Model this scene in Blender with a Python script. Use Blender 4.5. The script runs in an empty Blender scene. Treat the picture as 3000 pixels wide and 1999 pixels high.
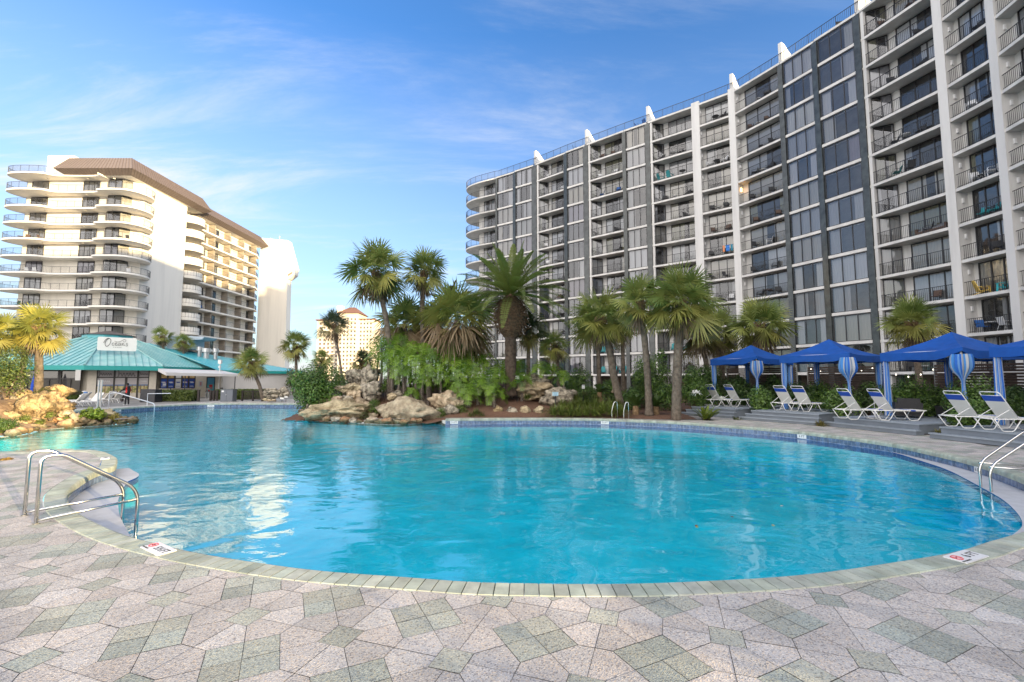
import bpy, bmesh, math, random
from mathutils import Vector, Matrix, noise
from mathutils.geometry import delaunay_2d_cdt
random.seed(7)
sc = bpy.context.scene
COL = sc.collection
R = math.radians
# ------------------------------------------------------------------ camera
F = 1340.0; EYE = 2.1; PITCH = math.atan(108 / F)
cam = bpy.data.cameras.new("camera"); camo = bpy.data.objects.new("camera", cam); COL.objects.link(camo)
cam.sensor_width = 36; cam.lens = F / 3000 * 36; cam.clip_start = .1; cam.clip_end = 6000
camo.location = (0, 0, EYE); camo.rotation_euler = (R(90) + PITCH, 0, 0)
sc.camera = camo
# ------------------------------------------------------------------ light
SUN_EL = R(5.6); SUN_AZ = R(129.0)          # azimuth clockwise from +Y; the sun stands low behind the camera's right shoulder
sd = Vector((math.sin(SUN_AZ) * math.cos(SUN_EL), math.cos(SUN_AZ) * math.cos(SUN_EL), math.sin(SUN_EL)))
world = bpy.data.worlds.new("World"); sc.world = world; world.use_nodes = True
nt = world.node_tree; nt.nodes.clear()
def wn(t, **k):
    n = nt.nodes.new(t)
    for a, b in k.items(): setattr(n, a, b)
    return n
def wl(a, b): nt.links.new(a, b)
sky = wn('ShaderNodeTexSky', sky_type='NISHITA'); sky.sun_disc = False
sky.sun_elevation = SUN_EL; sky.sun_rotation = SUN_AZ; sky.air_density = 1.0; sky.dust_density = .6; sky.ozone_density = 2.0
tc = wn('ShaderNodeTexCoord'); sep = wn('ShaderNodeSeparateXYZ'); wl(tc.outputs['Generated'], sep.inputs[0])
zc = wn('ShaderNodeMath', operation='MAXIMUM'); wl(sep.outputs['Z'], zc.inputs[0]); zc.inputs[1].default_value = .02
za = wn('ShaderNodeMath', operation='ADD'); wl(zc.outputs[0], za.inputs[0]); za.inputs[1].default_value = .12
dx = wn('ShaderNodeMath', operation='DIVIDE'); wl(sep.outputs['X'], dx.inputs[0]); wl(za.outputs[0], dx.inputs[1])
dy = wn('ShaderNodeMath', operation='DIVIDE'); wl(sep.outputs['Y'], dy.inputs[0]); wl(za.outputs[0], dy.inputs[1])
cmb = wn('ShaderNodeCombineXYZ'); wl(dx.outputs[0], cmb.inputs[0]); wl(dy.outputs[0], cmb.inputs[1])
mp = wn('ShaderNodeMapping'); mp.inputs['Rotation'].default_value = (0, 0, R(14)); mp.inputs['Scale'].default_value = (.42, 1.5, 1)
wl(cmb.outputs[0], mp.inputs[0])
n1 = wn('ShaderNodeTexNoise'); n1.inputs['Scale'].default_value = 1.5; n1.inputs['Detail'].default_value = 12; n1.inputs['Roughness'].default_value = .66; n1.inputs['Distortion'].default_value = .55
wl(mp.outputs[0], n1.inputs['Vector'])
r1 = wn('ShaderNodeMapRange'); r1.inputs[1].default_value = .45; r1.inputs[2].default_value = .80; r1.interpolation_type = 'SMOOTHSTEP'; wl(n1.outputs['Fac'], r1.inputs[0])
n2 = wn('ShaderNodeTexNoise'); n2.inputs['Scale'].default_value = .55; n2.inputs['Detail'].default_value = 3; wl(cmb.outputs[0], n2.inputs['Vector'])
r2 = wn('ShaderNodeMapRange'); r2.inputs[1].default_value = .30; r2.inputs[2].default_value = .62; wl(n2.outputs['Fac'], r2.inputs[0])
# cirrus thicker over the left (west) half of the sky
rx = wn('ShaderNodeMapRange'); rx.inputs[1].default_value = .62; rx.inputs[2].default_value = -.55; rx.inputs[3].default_value = .28; rx.inputs[4].default_value = 1.0; wl(sep.outputs['X'], rx.inputs[0])
m1 = wn('ShaderNodeMath', operation='MULTIPLY'); wl(r1.outputs[0], m1.inputs[0]); wl(r2.outputs[0], m1.inputs[1])
m2 = wn('ShaderNodeMath', operation='MULTIPLY'); wl(m1.outputs[0], m2.inputs[0]); wl(rx.outputs[0], m2.inputs[1])
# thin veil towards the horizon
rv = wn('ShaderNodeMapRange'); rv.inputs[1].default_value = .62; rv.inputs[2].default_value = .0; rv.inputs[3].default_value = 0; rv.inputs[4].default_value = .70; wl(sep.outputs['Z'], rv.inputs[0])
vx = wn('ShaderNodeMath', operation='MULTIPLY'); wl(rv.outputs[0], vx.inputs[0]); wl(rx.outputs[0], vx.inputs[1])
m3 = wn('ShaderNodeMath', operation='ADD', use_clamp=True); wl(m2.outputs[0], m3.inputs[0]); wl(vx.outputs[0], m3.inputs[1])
SKYGAIN = wn('ShaderNodeMix', data_type='RGBA', blend_type='MULTIPLY'); SKYGAIN.inputs[0].default_value = 1
wl(sky.outputs[0], SKYGAIN.inputs[6]); SKYGAIN.inputs[7].default_value = (.43, .71, 1.08, 1)
mixc = wn('ShaderNodeMix', data_type='RGBA'); wl(m3.outputs[0], mixc.inputs[0]); wl(SKYGAIN.outputs[2], mixc.inputs[6])
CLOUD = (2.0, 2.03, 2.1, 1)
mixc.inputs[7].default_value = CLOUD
# unseen bright cloud bank, added behind the camera as warm fill light
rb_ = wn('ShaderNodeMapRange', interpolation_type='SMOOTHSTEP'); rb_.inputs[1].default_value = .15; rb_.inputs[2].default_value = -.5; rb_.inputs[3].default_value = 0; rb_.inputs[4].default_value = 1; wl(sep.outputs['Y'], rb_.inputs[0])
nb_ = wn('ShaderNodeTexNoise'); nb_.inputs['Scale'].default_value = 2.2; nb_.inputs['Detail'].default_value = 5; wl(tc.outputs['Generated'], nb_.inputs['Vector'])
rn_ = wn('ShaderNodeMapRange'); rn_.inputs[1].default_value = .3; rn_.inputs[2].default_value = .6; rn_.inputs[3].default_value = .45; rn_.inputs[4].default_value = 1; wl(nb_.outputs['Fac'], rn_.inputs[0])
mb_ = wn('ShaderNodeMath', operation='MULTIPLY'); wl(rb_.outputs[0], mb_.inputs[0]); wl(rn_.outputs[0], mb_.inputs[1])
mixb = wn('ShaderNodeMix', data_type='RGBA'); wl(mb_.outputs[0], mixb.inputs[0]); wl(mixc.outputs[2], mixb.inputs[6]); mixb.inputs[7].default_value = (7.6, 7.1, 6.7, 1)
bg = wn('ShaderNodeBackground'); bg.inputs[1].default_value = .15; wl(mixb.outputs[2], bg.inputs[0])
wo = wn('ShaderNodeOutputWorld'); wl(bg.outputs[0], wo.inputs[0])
sun = bpy.data.lights.new("sun", 'SUN'); sun.energy = 3.7; sun.angle = R(.6); sun.color = (1, .76, .42)
so = bpy.data.objects.new("sun", sun); COL.objects.link(so); so.rotation_euler = sd.to_track_quat('Z', 'Y').to_euler()
vs = sc.view_settings; vs.view_transform = 'Standard'; vs.look = 'None'; vs.exposure = 1.75; vs.gamma = 1
sc.cycles.use_denoising = True
sc.cycles.max_bounces = 8; sc.cycles.transparent_max_bounces = 16; sc.cycles.caustics_refractive = False; sc.cycles.caustics_reflective = False
sc.cycles.sample_clamp_indirect = 6
# ------------------------------------------------------------------ pixel of the 3000-wide photograph -> place
CP, SP = math.cos(PITCH), math.sin(PITCH)
def ray(x, y):
    cx = (x - 1500) / F; cy = -(y - 1000) / F
    return Vector((cx, CP - cy * SP, SP + cy * CP))
def at_z(x, y, z=0.0):
    r = ray(x, y); t = (z - EYE) / r.z
    return Vector((r.x * t, r.y * t, z))
def at_Y(x, y, Y):
    r = ray(x, y); t = Y / r.y
    return Vector((r.x * t, Y, EYE + r.z * t))
def px_m(Y): return F / Y
# ------------------------------------------------------------------ materials
MATS = {}
def mat(name, color, rough=.6, metal=0., var=0., vscale=6., bump=0., bscale=30., spec=.5, attr=False, color2=None, detail=5., transl=0., contrast=(.35, .65), bdist=.02, stretch=None):
    if name in MATS: return MATS[name]
    m = bpy.data.materials.new(name); m.use_nodes = True; t = m.node_tree; N = t.nodes; L = t.links
    b = N['Principled BSDF']; b.inputs['Roughness'].default_value = rough; b.inputs['Metallic'].default_value = metal
    b.inputs['Specular IOR Level'].default_value = spec
    c4 = (*color, 1); b.inputs['Base Color'].default_value = c4
    src = None
    co = N.new('ShaderNodeTexCoord')
    if var or color2:
        nz = N.new('ShaderNodeTexNoise'); nz.inputs['Scale'].default_value = vscale; nz.inputs['Detail'].default_value = detail; nz.inputs['Roughness'].default_value = .6
        if stretch:
            sm = N.new('ShaderNodeMapping'); sm.inputs['Scale'].default_value = stretch; L.new(co.outputs['Object'], sm.inputs[0]); L.new(sm.outputs[0], nz.inputs['Vector'])
        else: L.new(co.outputs['Object'], nz.inputs['Vector'])
        mr = N.new('ShaderNodeMapRange'); mr.inputs[1].default_value = contrast[0]; mr.inputs[2].default_value = contrast[1]; L.new(nz.outputs['Fac'], mr.inputs[0])
        mx = N.new('ShaderNodeMix'); mx.data_type = 'RGBA'; L.new(mr.outputs[0], mx.inputs[0])
        lo = tuple(c * (1 - var) for c in color); hi = color2 if color2 else tuple(min(1, c * (1 + var)) for c in color)
        mx.inputs[6].default_value = (*lo, 1); mx.inputs[7].default_value = (*hi, 1); src = mx.outputs[2]
    if attr:
        at = N.new('ShaderNodeAttribute'); at.attribute_name = 'col'
        mm = N.new('ShaderNodeMix'); mm.data_type = 'RGBA'; mm.blend_type = 'MULTIPLY'; mm.inputs[0].default_value = 1
        if src: L.new(src, mm.inputs[6])
        else: mm.inputs[6].default_value = c4
        L.new(at.outputs['Color'], mm.inputs[7]); src = mm.outputs[2]
    if src: L.new(src, b.inputs['Base Color'])
    if bump:
        nb = N.new('ShaderNodeTexNoise'); nb.inputs['Scale'].default_value = bscale; nb.inputs['Detail'].default_value = 6
        L.new(co.outputs['Object'], nb.inputs['Vector'])
        bp = N.new('ShaderNodeBump'); bp.inputs['Strength'].default_value = bump; bp.inputs['Distance'].default_value = bdist
        L.new(nb.outputs['Fac'], bp.inputs['Height']); L.new(bp.outputs[0], b.inputs['Normal'])
    if transl:
        tr = N.new('ShaderNodeBsdfTranslucent'); ms = N.new('ShaderNodeMixShader'); ms.inputs[0].default_value = transl
        if src: L.new(src, tr.inputs[0])
        else: tr.inputs[0].default_value = c4
        L.new(b.outputs[0], ms.inputs[1]); L.new(tr.outputs[0], ms.inputs[2]); L.new(ms.outputs[0], N['Material Output'].inputs[0])
    MATS[name] = m
    return m
def emit(name, color, s):
    m = mat(name, color); b = m.node_tree.nodes['Principled BSDF']
    b.inputs['Emission Color'].default_value = (*color, 1); b.inputs['Emission Strength'].default_value = s
    return m
def glass(name, tint, gloss=.10):
    m = bpy.data.materials.new(name); m.use_nodes = True; t = m.node_tree; N = t.nodes; L = t.links; N.clear()
    tr = N.new('ShaderNodeBsdfTransparent'); tr.inputs[0].default_value = (*tint, 1)
    gl = N.new('ShaderNodeBsdfGlossy'); gl.inputs['Roughness'].default_value = .02; gl.inputs[0].default_value = (.9, .92, .95, 1)
    fr = N.new('ShaderNodeFresnel'); fr.inputs[0].default_value = 1.5
    ad = N.new('ShaderNodeMath'); ad.operation = 'ADD'; ad.use_clamp = True; ad.inputs[1].default_value = gloss; L.new(fr.outputs[0], ad.inputs[0])
    co = N.new('ShaderNodeTexCoord'); nb = N.new('ShaderNodeTexNoise'); nb.inputs['Scale'].default_value = .7; L.new(co.outputs['Object'], nb.inputs['Vector'])
    bp = N.new('ShaderNodeBump'); bp.inputs['Strength'].default_value = .25; bp.inputs['Distance'].default_value = .05; L.new(nb.outputs['Fac'], bp.inputs['Height']); L.new(bp.outputs[0], gl.inputs['Normal'])
    ms = N.new('ShaderNodeMixShader'); L.new(ad.outputs[0], ms.inputs[0]); L.new(tr.outputs[0], ms.inputs[1]); L.new(gl.outputs[0], ms.inputs[2])
    o = N.new('ShaderNodeOutputMaterial'); L.new(ms.outputs[0], o.inputs[0]); MATS[name] = m
    return m
# ------------------------------------------------------------------ mesh builder
class MB:
    def __init__(s): s.v = []; s.f = []; s.m = []; s.c = []; s.usec = False; s.mi = 0; s.cc = (1, 1, 1)
    def face(s, idx): s.f.append(tuple(idx)); s.m.append(s.mi); s.c.append(s.cc)
    def poly(s, pts):
        n = len(s.v); s.v.extend(tuple(p) for p in pts); s.face(range(n, n + len(pts)))
    def box(s, c, d, rz=0., M=None):
        n = len(s.v); hx, hy, hz = d[0] / 2, d[1] / 2, d[2] / 2; ca, sa = math.cos(rz), math.sin(rz)
        for z in (-hz, hz):
            for x, y in ((-hx, -hy), (hx, -hy), (hx, hy), (-hx, hy)):
                p = Vector((c[0] + x * ca - y * sa, c[1] + x * sa + y * ca, c[2] + z))
                s.v.append(tuple(M @ p) if M else tuple(p))
        for q in ((3, 2, 1, 0), (4, 5, 6, 7), (0, 1, 5, 4), (1, 2, 6, 5), (2, 3, 7, 6), (3, 0, 4, 7)): s.face([n + i for i in q])
    def hexa(s, b, t):                      # bottom ring, top ring (same count): closed prism
        n = len(s.v); k = len(b); s.v.extend(tuple(p) for p in b); s.v.extend(tuple(p) for p in t)
        s.face([n + k - 1 - i for i in range(k)]); s.face([n + k + i for i in range(k)])
        for i in range(k): j = (i + 1) % k; s.face((n + i, n + j, n + k + j, n + k + i))
    def prism(s, pts, z0, z1): s.hexa([(p[0], p[1], z0) for p in pts], [(p[0], p[1], z1) for p in pts])
    def tube(s, pts, r, k=6, cap=True):
        pts = [Vector(p) for p in pts]; n = len(pts)
        rr = r if isinstance(r, (list, tuple)) else [r] * n
        base = len(s.v); ref = None
        for i in range(n):
            d = (pts[min(i + 1, n - 1)] - pts[max(i - 1, 0)]).normalized()
            if ref is None:
                ref = d.cross(Vector((0, 0, 1)) if abs(d.z) < .9 else Vector((1, 0, 0))).normalized()
            else:
                ref = (ref - d * ref.dot(d)).normalized()
            b = d.cross(ref)
            for j in range(k):
                a = 2 * math.pi * j / k
                s.v.append(tuple(pts[i] + (ref * math.cos(a) + b * math.sin(a)) * rr[i]))
        for i in range(n - 1):
            for j in range(k):
                q = (j + 1) % k; s.face((base + i * k + j, base + i * k + q, base + (i + 1) * k + q, base + (i + 1) * k + j))
        if cap:
            s.face([base + k - 1 - j for j in range(k)]); s.face([base + (n - 1) * k + j for j in range(k)])
    def build(s, name, mats, parent=None, smooth=False):
        me = bpy.data.meshes.new(name); me.from_pydata(s.v, [], s.f)
        if not isinstance(mats, (list, tuple)): mats = [mats]
        for m in mats: me.materials.append(m)
        if len(mats) > 1: me.polygons.foreach_set('material_index', s.m)
        if s.usec:
            a = me.attributes.new('col', 'FLOAT_COLOR', 'FACE'); fl = []
            for c in s.c: fl.extend((c[0], c[1], c[2], 1))
            a.data.foreach_set('color', fl)
        if smooth: me.polygons.foreach_set('use_smooth', [True] * len(s.f))
        me.update()
        o = bpy.data.objects.new(name, me); COL.objects.link(o)
        if parent: o.parent = parent
        return o
def tag(o, label=None, cat=None, group=None, kind=None):
    if label: o['label'] = label
    if cat: o['category'] = cat
    if group: o['group'] = group
    if kind: o['kind'] = kind
    return o
def thing(name, label, cat, loc=(0, 0, 0), rz=0., group=None):
    o = bpy.data.objects.new(name, None); COL.objects.link(o); o.empty_display_size = .3
    o.location = loc; o.rotation_euler = (0, 0, rz)
    return tag(o, label, cat, group)
def copy_tree(o, parent=None):
    c = o.copy(); COL.objects.link(c)
    if parent: c.parent = parent
    for ch in list(o.children): copy_tree(ch, c)
    return c
def dup(src, loc, rz=None, label=None, group=None, scale=None):
    c = copy_tree(src); c.location = loc
    if rz is not None: c.rotation_euler = (0, 0, rz)
    if label: c['label'] = label
    if group: c['group'] = group
    if scale: c.scale = (scale,) * 3
    return c
def structure(o): o['kind'] = 'structure'; return o
# ------------------------------------------------------------------ plan helpers
def catmull(P, step, closed=False):
    P = [Vector((p[0], p[1])) for p in P]; n = len(P); out = []
    rng = range(n) if closed else range(n - 1)
    for i in rng:
        g = lambda k: P[k % n] if closed else P[max(0, min(n - 1, k))]
        p0, p1, p2, p3 = g(i - 1), g(i), g(i + 1), g(i + 2)
        for j in range(16):
            t = j / 16
            out.append(.5 * (2 * p1 + (p2 - p0) * t + (2 * p0 - 5 * p1 + 4 * p2 - p3) * t * t + (3 * p1 - p0 - 3 * p2 + p3) * t ** 3))
    if not closed: out.append(P[-1])
    else: out.append(out[0].copy())
    res = [out[0]]; acc = 0
    for a, b in zip(out, out[1:]):
        d = (b - a).length
        while acc + d >= step:
            t = (step - acc) / d; a = a + (b - a) * t; res.append(a); d = (b - a).length; acc = 0
        acc += d
    if not closed and (res[-1] - out[-1]).length > step * .3: res.append(out[-1])
    if closed and (res[-1] - res[0]).length < step * .5: res.pop()
    return res
def inside(p, P):
    x, y = p[0], p[1]; c = False; j = len(P) - 1
    for i in range(len(P)):
        a, b = P[i], P[j]
        if (a[1] > y) != (b[1] > y) and x < (b[0] - a[0]) * (y - a[1]) / (b[1] - a[1]) + a[0]: c = not c
        j = i
    return c
def sdist(p, P):
    x, y = p[0], p[1]; best = 1e9; n = len(P)
    for i in range(n):
        ax, ay = P[i][0], P[i][1]; bx, by = P[(i + 1) % n][0], P[(i + 1) % n][1]
        dx_, dy_ = bx - ax, by - ay; l = dx_ * dx_ + dy_ * dy_ or 1e-9
        t = max(0, min(1, ((x - ax) * dx_ + (y - ay) * dy_) / l))
        best = min(best, (x - ax - t * dx_) ** 2 + (y - ay - t * dy_) ** 2)
    return math.sqrt(best) * (1 if inside(p, P) else -1)
def smooth(a, b, x):
    t = max(0, min(1, (x - a) / (b - a))); return t * t * (3 - 2 * t)
# ================================================================== POOL AND DECK
WZ = -.29
def g(*L, z=0.): return [tuple(at_z(x, y, z))[:2] for x, y in L]
near = g((153, 1319), (280, 1320), (336, 1338), (341, 1354), (333, 1367), (281, 1383), (236, 1408), (203, 1436), (196, 1456), (208, 1485), (255, 1518), (332, 1554), (408, 1579), (552, 1614), (722, 1643), (935, 1671), (1187, 1690), (1382, 1704), (1540, 1708), (1722, 1710), (1935, 1707), (2242, 1692), (2438, 1673), (2680, 1637), (2807, 1614), (2897, 1586), (3000, 1556))
pen = [(-32, 13.4), tuple(g((0, 1324))[0])]
right = [(8.6, 7.25), (9.85, 8.45)] + g((3000, 1403), (2854, 1353), (2722, 1322), (2600, 1298), (2430, 1275), (2260, 1257), (2000, 1238), (1850, 1231), (1700, 1227), (1500, 1226.5), (1304, 1228))
copA = catmull(pen + near + right, .147)          # the coping runs along this stretch
isl = g((1297, 1236), (1173, 1245), (1049, 1241), (924, 1233), (901, 1212), z=WZ)
isl += [(-13.2, 31), (-12.6, 34.0), (-14.6, 37.2)]
far = [(-14.6, 37.2)] + g((842, 1183), (612, 1183.2), (450, 1190), (341, 1196.5), (309, 1199.5)) + [(-33, 28.9), (-40, 27.6)]
copB = catmull(far, .16)
tip = g((386, 1242), z=WZ)[0]
spit = [(-40, 25.4), (-30, 25.6), (-24.5, 26.2), (-21.3, 25.6), tip] + g((344, 1246), (237, 1252), (134, 1260), (0, 1282), z=WZ) + [(-27, 16.6), (-32, 16.0)]
islc = catmull(isl, .3); spitc = catmull(spit, .3)
POOL = [tuple(p) for p in copA] + [tuple(p) for p in islc[1:-1]] + [tuple(p) for p in copB] + [tuple(p) for p in spitc]
POOLV = [Vector(p) for p in POOL]
# --- materials
def paver_mat():
    m = bpy.data.materials.new('exposed_aggregate'); m.use_nodes = True; t = m.node_tree; N = t.nodes; L = t.links; b = N['Principled BSDF']
    at = N.new('ShaderNodeAttribute'); at.attribute_name = 'col'
    co = N.new('ShaderNodeTexCoord')
    v = N.new('ShaderNodeTexVoronoi'); v.inputs['Scale'].default_value = 85; L.new(co.outputs['Object'], v.inputs['Vector'])
    hs = N.new('ShaderNodeSeparateColor'); L.new(v.outputs['Color'], hs.inputs[0])
    cr = N.new('ShaderNodeValToRGB'); cr.color_ramp.interpolation = 'CONSTANT'
    e = cr.color_ramp.elements; e[0].position = 0; e[0].color = (.60, .60, .62, 1); e[1].position = .10; e[1].color = (.98, .97, .98, 1)
    for p, c in ((.48, (.90, .90, .93)), (.66, (1.13, 1.01, .88)), (.78, (1.15, 1.12, 1.10)), (.90, (1.28, 1.25, 1.20)), (.95, (.62, .58, .58))):
        q = e.new(p); q.color = (*c, 1)
    L.new(hs.outputs[0], cr.inputs[0])
    n = N.new('ShaderNodeTexNoise'); n.inputs['Scale'].default_value = 1.3; n.inputs['Detail'].default_value = 6; L.new(co.outputs['Object'], n.inputs['Vector'])
    mr = N.new('ShaderNodeMapRange'); mr.inputs[1].default_value = .3; mr.inputs[2].default_value = .7; mr.inputs[3].default_value = .80; mr.inputs[4].default_value = 1.12; L.new(n.outputs['Fac'], mr.inputs[0])
    a = N.new('ShaderNodeMix'); a.data_type = 'RGBA'; a.blend_type = 'MULTIPLY'; a.inputs[0].default_value = 1; L.new(at.outputs['Color'], a.inputs[6]); L.new(cr.outputs[0], a.inputs[7])
    a2 = N.new('ShaderNodeVectorMath'); a2.operation = 'SCALE'; L.new(a.outputs[2], a2.inputs[0]); L.new(mr.outputs[0], a2.inputs['Scale'])
    L.new(a2.outputs[0], b.inputs['Base Color']); b.inputs['Roughness'].default_value = .8
    bp = N.new('ShaderNodeBump'); bp.inputs['Strength'].default_value = .5; bp.inputs['Distance'].default_value = .006; L.new(v.outputs['Distance'], bp.inputs['Height']); L.new(bp.outputs[0], b.inputs['Normal'])
    return m
M_PAVE = paver_mat()
M_GROUT = mat('deck_bedding', (.085, .08, .075), .9, var=.3, vscale=3)
M_COPE = mat('coping_brick', (.36, .39, .33), .75, var=.22, vscale=3.2, bump=.25, bscale=90, attr=True)
# --- pavers: diamonds of four green squares, lone green squares and pink five-sided stones
LAT = .993; AX = R(-18.6); O0 = Vector((-.764, 4.225)); ca, sa = math.cos(AX), math.sin(AX)
def lat(p): return Vector((O0.x + p[0] * ca - p[1] * sa, O0.y + p[0] * sa + p[1] * ca))
s_ = .2555; d_ = s_ * math.sqrt(2); h_ = s_ / math.sqrt(2)
cell = []
for q in range(4):
    a = R(45 + 90 * q); e = Vector((math.cos(a), math.sin(a))) ; f = Vector((-e.y, e.x))
    cell.append(('g', [Vector((0, 0)), e * s_, e * s_ + f * s_, f * s_]))
hs_ = s_ / 2; Lh = LAT / 2
cell.append(('s', [Vector((Lh + x * hs_, Lh + y * hs_)) for x, y in ((-1, -1), (1, -1), (1, 1), (-1, 1))]))
pent = [Vector((d_, 0)), Vector((Lh, 0)), Vector((Lh, Lh - hs_)), Vector((Lh - hs_, Lh - hs_)), Vector((h_, h_))]
pent = [pent[0], pent[1], pent[2], pent[3], Vector((s_ * math.cos(R(45)), s_ * math.sin(R(45))))]
for q in range(4):
    a = math.pi / 2 * q; c, s2 = math.cos(a), math.sin(a)
    cell.append(('p', [Vector((p.x * c - p.y * s2, p.x * s2 + p.y * c)) for p in pent]))
    cell.append(('p', [Vector((p.x * c + p.y * s2, p.x * s2 - p.y * c)) for p in reversed(pent)]))
def inset(P, w):
    n = len(P); A = sum(P[i].x * P[(i + 1) % n].y - P[(i + 1) % n].x * P[i].y for i in range(n))
    if A < 0: P = P[::-1]
    out = []
    for i in range(n):
        a, b, c = P[i - 1], P[i], P[(i + 1) % n]
        d1 = (b - a).normalized(); d2 = (c - b).normalized()
        n1_, n2_ = Vector((-d1.y, d1.x)), Vector((-d2.y, d2.x)); k = 1 + n1_.dot(n2_)
        out.append(b + (n1_ + n2_) * (w / max(k, .2)))
    return out
OUT = .30     # coping depth
def offset_path(P, w):
    res = []
    for i in range(len(P)):
        d = (P[min(i + 1, len(P) - 1)] - P[max(i - 1, 0)]).normalized()
        res.append(P[i] + Vector((d.y, -d.x)) * w)
    return res
cA_out = offset_path(copA, OUT); cB_out = offset_path(copB, OUT)
HOLE = [tuple(p) for p in cA_out[::3]] + [tuple(p) for p in islc[2:-2:2]] + [tuple(p) for p in cB_out[::3]] + [tuple(p) for p in spitc[::2]]
ISL = [(-13.4, 31), (-12.3, 26.4), (-9, 25.4), (-4.6, 24.9), (-3.5, 24.2), (3.5, 24.42), (6.2, 23.6), (8.2, 22.9), (9.9, 23.2), (10.3, 25.5), (12.6, 30), (17, 33), (20, 40), (22, 48), (10, 58), (-4, 68), (-12, 52), (-14.5, 38), (-13, 34)]
def no_pave(p):
    if inside(p, ISL): return True
    if p[0] < -20.2 and 14.9 < p[1] < 27.2 and not (p[1] < 17.2 and p[0] > -22): return True
    return p[0] < -3.6 and 24 < p[1] < 36 and p[0] > -15
pv = MB(); pv.usec = True; cross = []
rnd = random.Random(3)
# coarse lookup of the pool's edge so that only stones near it are tested
near_cells = {}
for i in range(len(HOLE)):
    a, b = Vector(HOLE[i]), Vector(HOLE[(i + 1) % len(HOLE)])
    for t in range(int((b - a).length / .3) + 2):
        p = a.lerp(b, min(1, t * .3 / max((b - a).length, .01)))
        for ix in (-1, 0, 1):
            for iy in (-1, 0, 1): near_cells[(math.floor(p.x) + ix, math.floor(p.y) + iy)] = 1
def pcol(k):
    v = rnd.uniform(.86, 1.12)
    if k == 'p': t = rnd.random(); c = (.462 + .02 * t, .450, .430 - .015 * t)
    else: t = rnd.random(); c = (.345 + .04 * t, .380 + .01 * t, .340 - .01 * t)
    return tuple(x * v for x in c)
for i in range(-36, 26):
    for j in range(-16, 46):
        base = Vector((i * LAT, j * LAT)); c = lat(base)
        if c.x < -33 or c.x > 19 or c.y < -3.5 or c.y > 46 or (c.y < -.5 and abs(c.x) > 4): continue
        if c.x > 15 + .0 * c.y and c.y > 8: continue
        key = (math.floor(c.x), math.floor(c.y)); nearedge = any((key[0] + a, key[1] + b) in near_cells for a in (-1, 0, 1) for b in (-1, 0, 1))
        if not nearedge and inside(c, HOLE): continue
        far_ = c.length > 26
        for k, P in cell:
            Q = [lat(p + base) for p in P]
            if no_pave(sum(Q, Vector((0, 0))) / len(Q)): continue
            col = pcol(k)
            if nearedge:
                ins = [inside(q, HOLE) for q in Q]; mid = sum(Q, Vector((0, 0))) / len(Q)
                if all(ins) and inside(mid, HOLE): continue
                if any(ins): cross.append((inset(Q, .0035), col)); continue
            pv.cc = col; dz = rnd.uniform(-.0012, .0012)
            pv.poly([(q.x, q.y, dz) for q in inset(Q, .0016 + rnd.uniform(0, .0018))])
if cross:
    V = []; Fc = []
    for Q, col in cross: n = len(V); V += Q; Fc.append(list(range(n, n + len(Q))))
    n = len(V); hv = [Vector(p) for p in HOLE]; V += hv
    E = [(n + i, n + (i + 1) % len(hv)) for i in range(len(hv))]
    ov, oe, of, _, _, ofo = delaunay_2d_cdt(V, E, Fc, 0, 1e-5, True)
    for f, o in zip(of, ofo):
        if not o: continue
        m = sum((ov[i] for i in f), Vector((0, 0))) / len(f)
        if inside(m, HOLE): continue
        pv.cc = cross[o[0]][1]; pv.poly([(ov[i].x, ov[i].y, 0) for i in f])
structure(pv.build('pool_deck_paving', M_PAVE))
# --- ground: one sheet out to the horizon, open where the pool is
S = 2500
V = [Vector((-S, -S)), Vector((S, -S)), Vector((S, S)), Vector((-S, S))]; nA_, nI, nB = len(copA), len(islc) - 2, len(copB)
def back(P, w): return offset_path(P, w)
GH = [Vector(p) for p in cA_out[:-4:2]] + [Vector(p) for p in back(islc, 1.3)[4:-14:2]] + [Vector(p) for p in cB_out[6::2]] + [Vector(p) for p in back(spitc, 1.2)[3:-3:2]]
hv = GH
E = [(0, 1), (1, 2), (2, 3), (3, 0)] + [(4 + i, 4 + (i + 1) % len(hv)) for i in range(len(hv))]
ov, oe, of, _, _, _ = delaunay_2d_cdt(V + hv, E, [], 0, 1e-5, True)
gm = MB(); hp = [tuple(p) for p in hv]
gm.v = [(p.x, p.y, -.010) for p in ov]
for f in of:
    m = sum((ov[i] for i in f), Vector((0, 0))) / len(f)
    if not inside(m, hp): gm.face(f)
structure(gm.build('ground', mat('ground_concrete', (.20, .19, .17), .9, var=.25, vscale=.5)))
del gm
# --- coping
def coping(name, P, W, tone=None):
    cp = MB(); cp.usec = True; r = random.Random(5)
    for i in range(len(P) - 1):
        a, b = P[i], P[i + 1]; da = (P[min(i + 1, len(P) - 1)] - P[max(i - 1, 0)]).normalized(); db = (P[min(i + 2, len(P) - 1)] - P[i]).normalized()
        na, nb = Vector((da.y, -da.x)), Vector((db.y, -db.x)); t = b - a
        a2, b2 = a + t * .04, b - t * .04
        v = r.uniform(.86, 1.12); cp.cc = (v * r.uniform(.97, 1.04), v, v * r.uniform(.95, 1.02))
        prof = [(W, -.03), (W, .006), (.035, .008), (.008, -.002), (-.012, -.030), (-.016, -.075), (-.010, -.12), (.06, -.12)]
        n = len(cp.v); k = len(prof)
        for c, nn in ((a2, na), (b2, nb)):
            for w, z in prof: cp.v.append((c.x + nn.x * w, c.y + nn.y * w, z))
        for q in range(k - 1): cp.face((n + q, n + k + q, n + k + q + 1, n + q + 1))
        cp.face([n + i for i in range(k)]); cp.face([n + k + k - 1 - i for i in range(k)])
    return structure(cp.build(name, M_COPE))
coping('pool_coping', copA, .285); coping('far_pool_coping', copB, .285)
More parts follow.
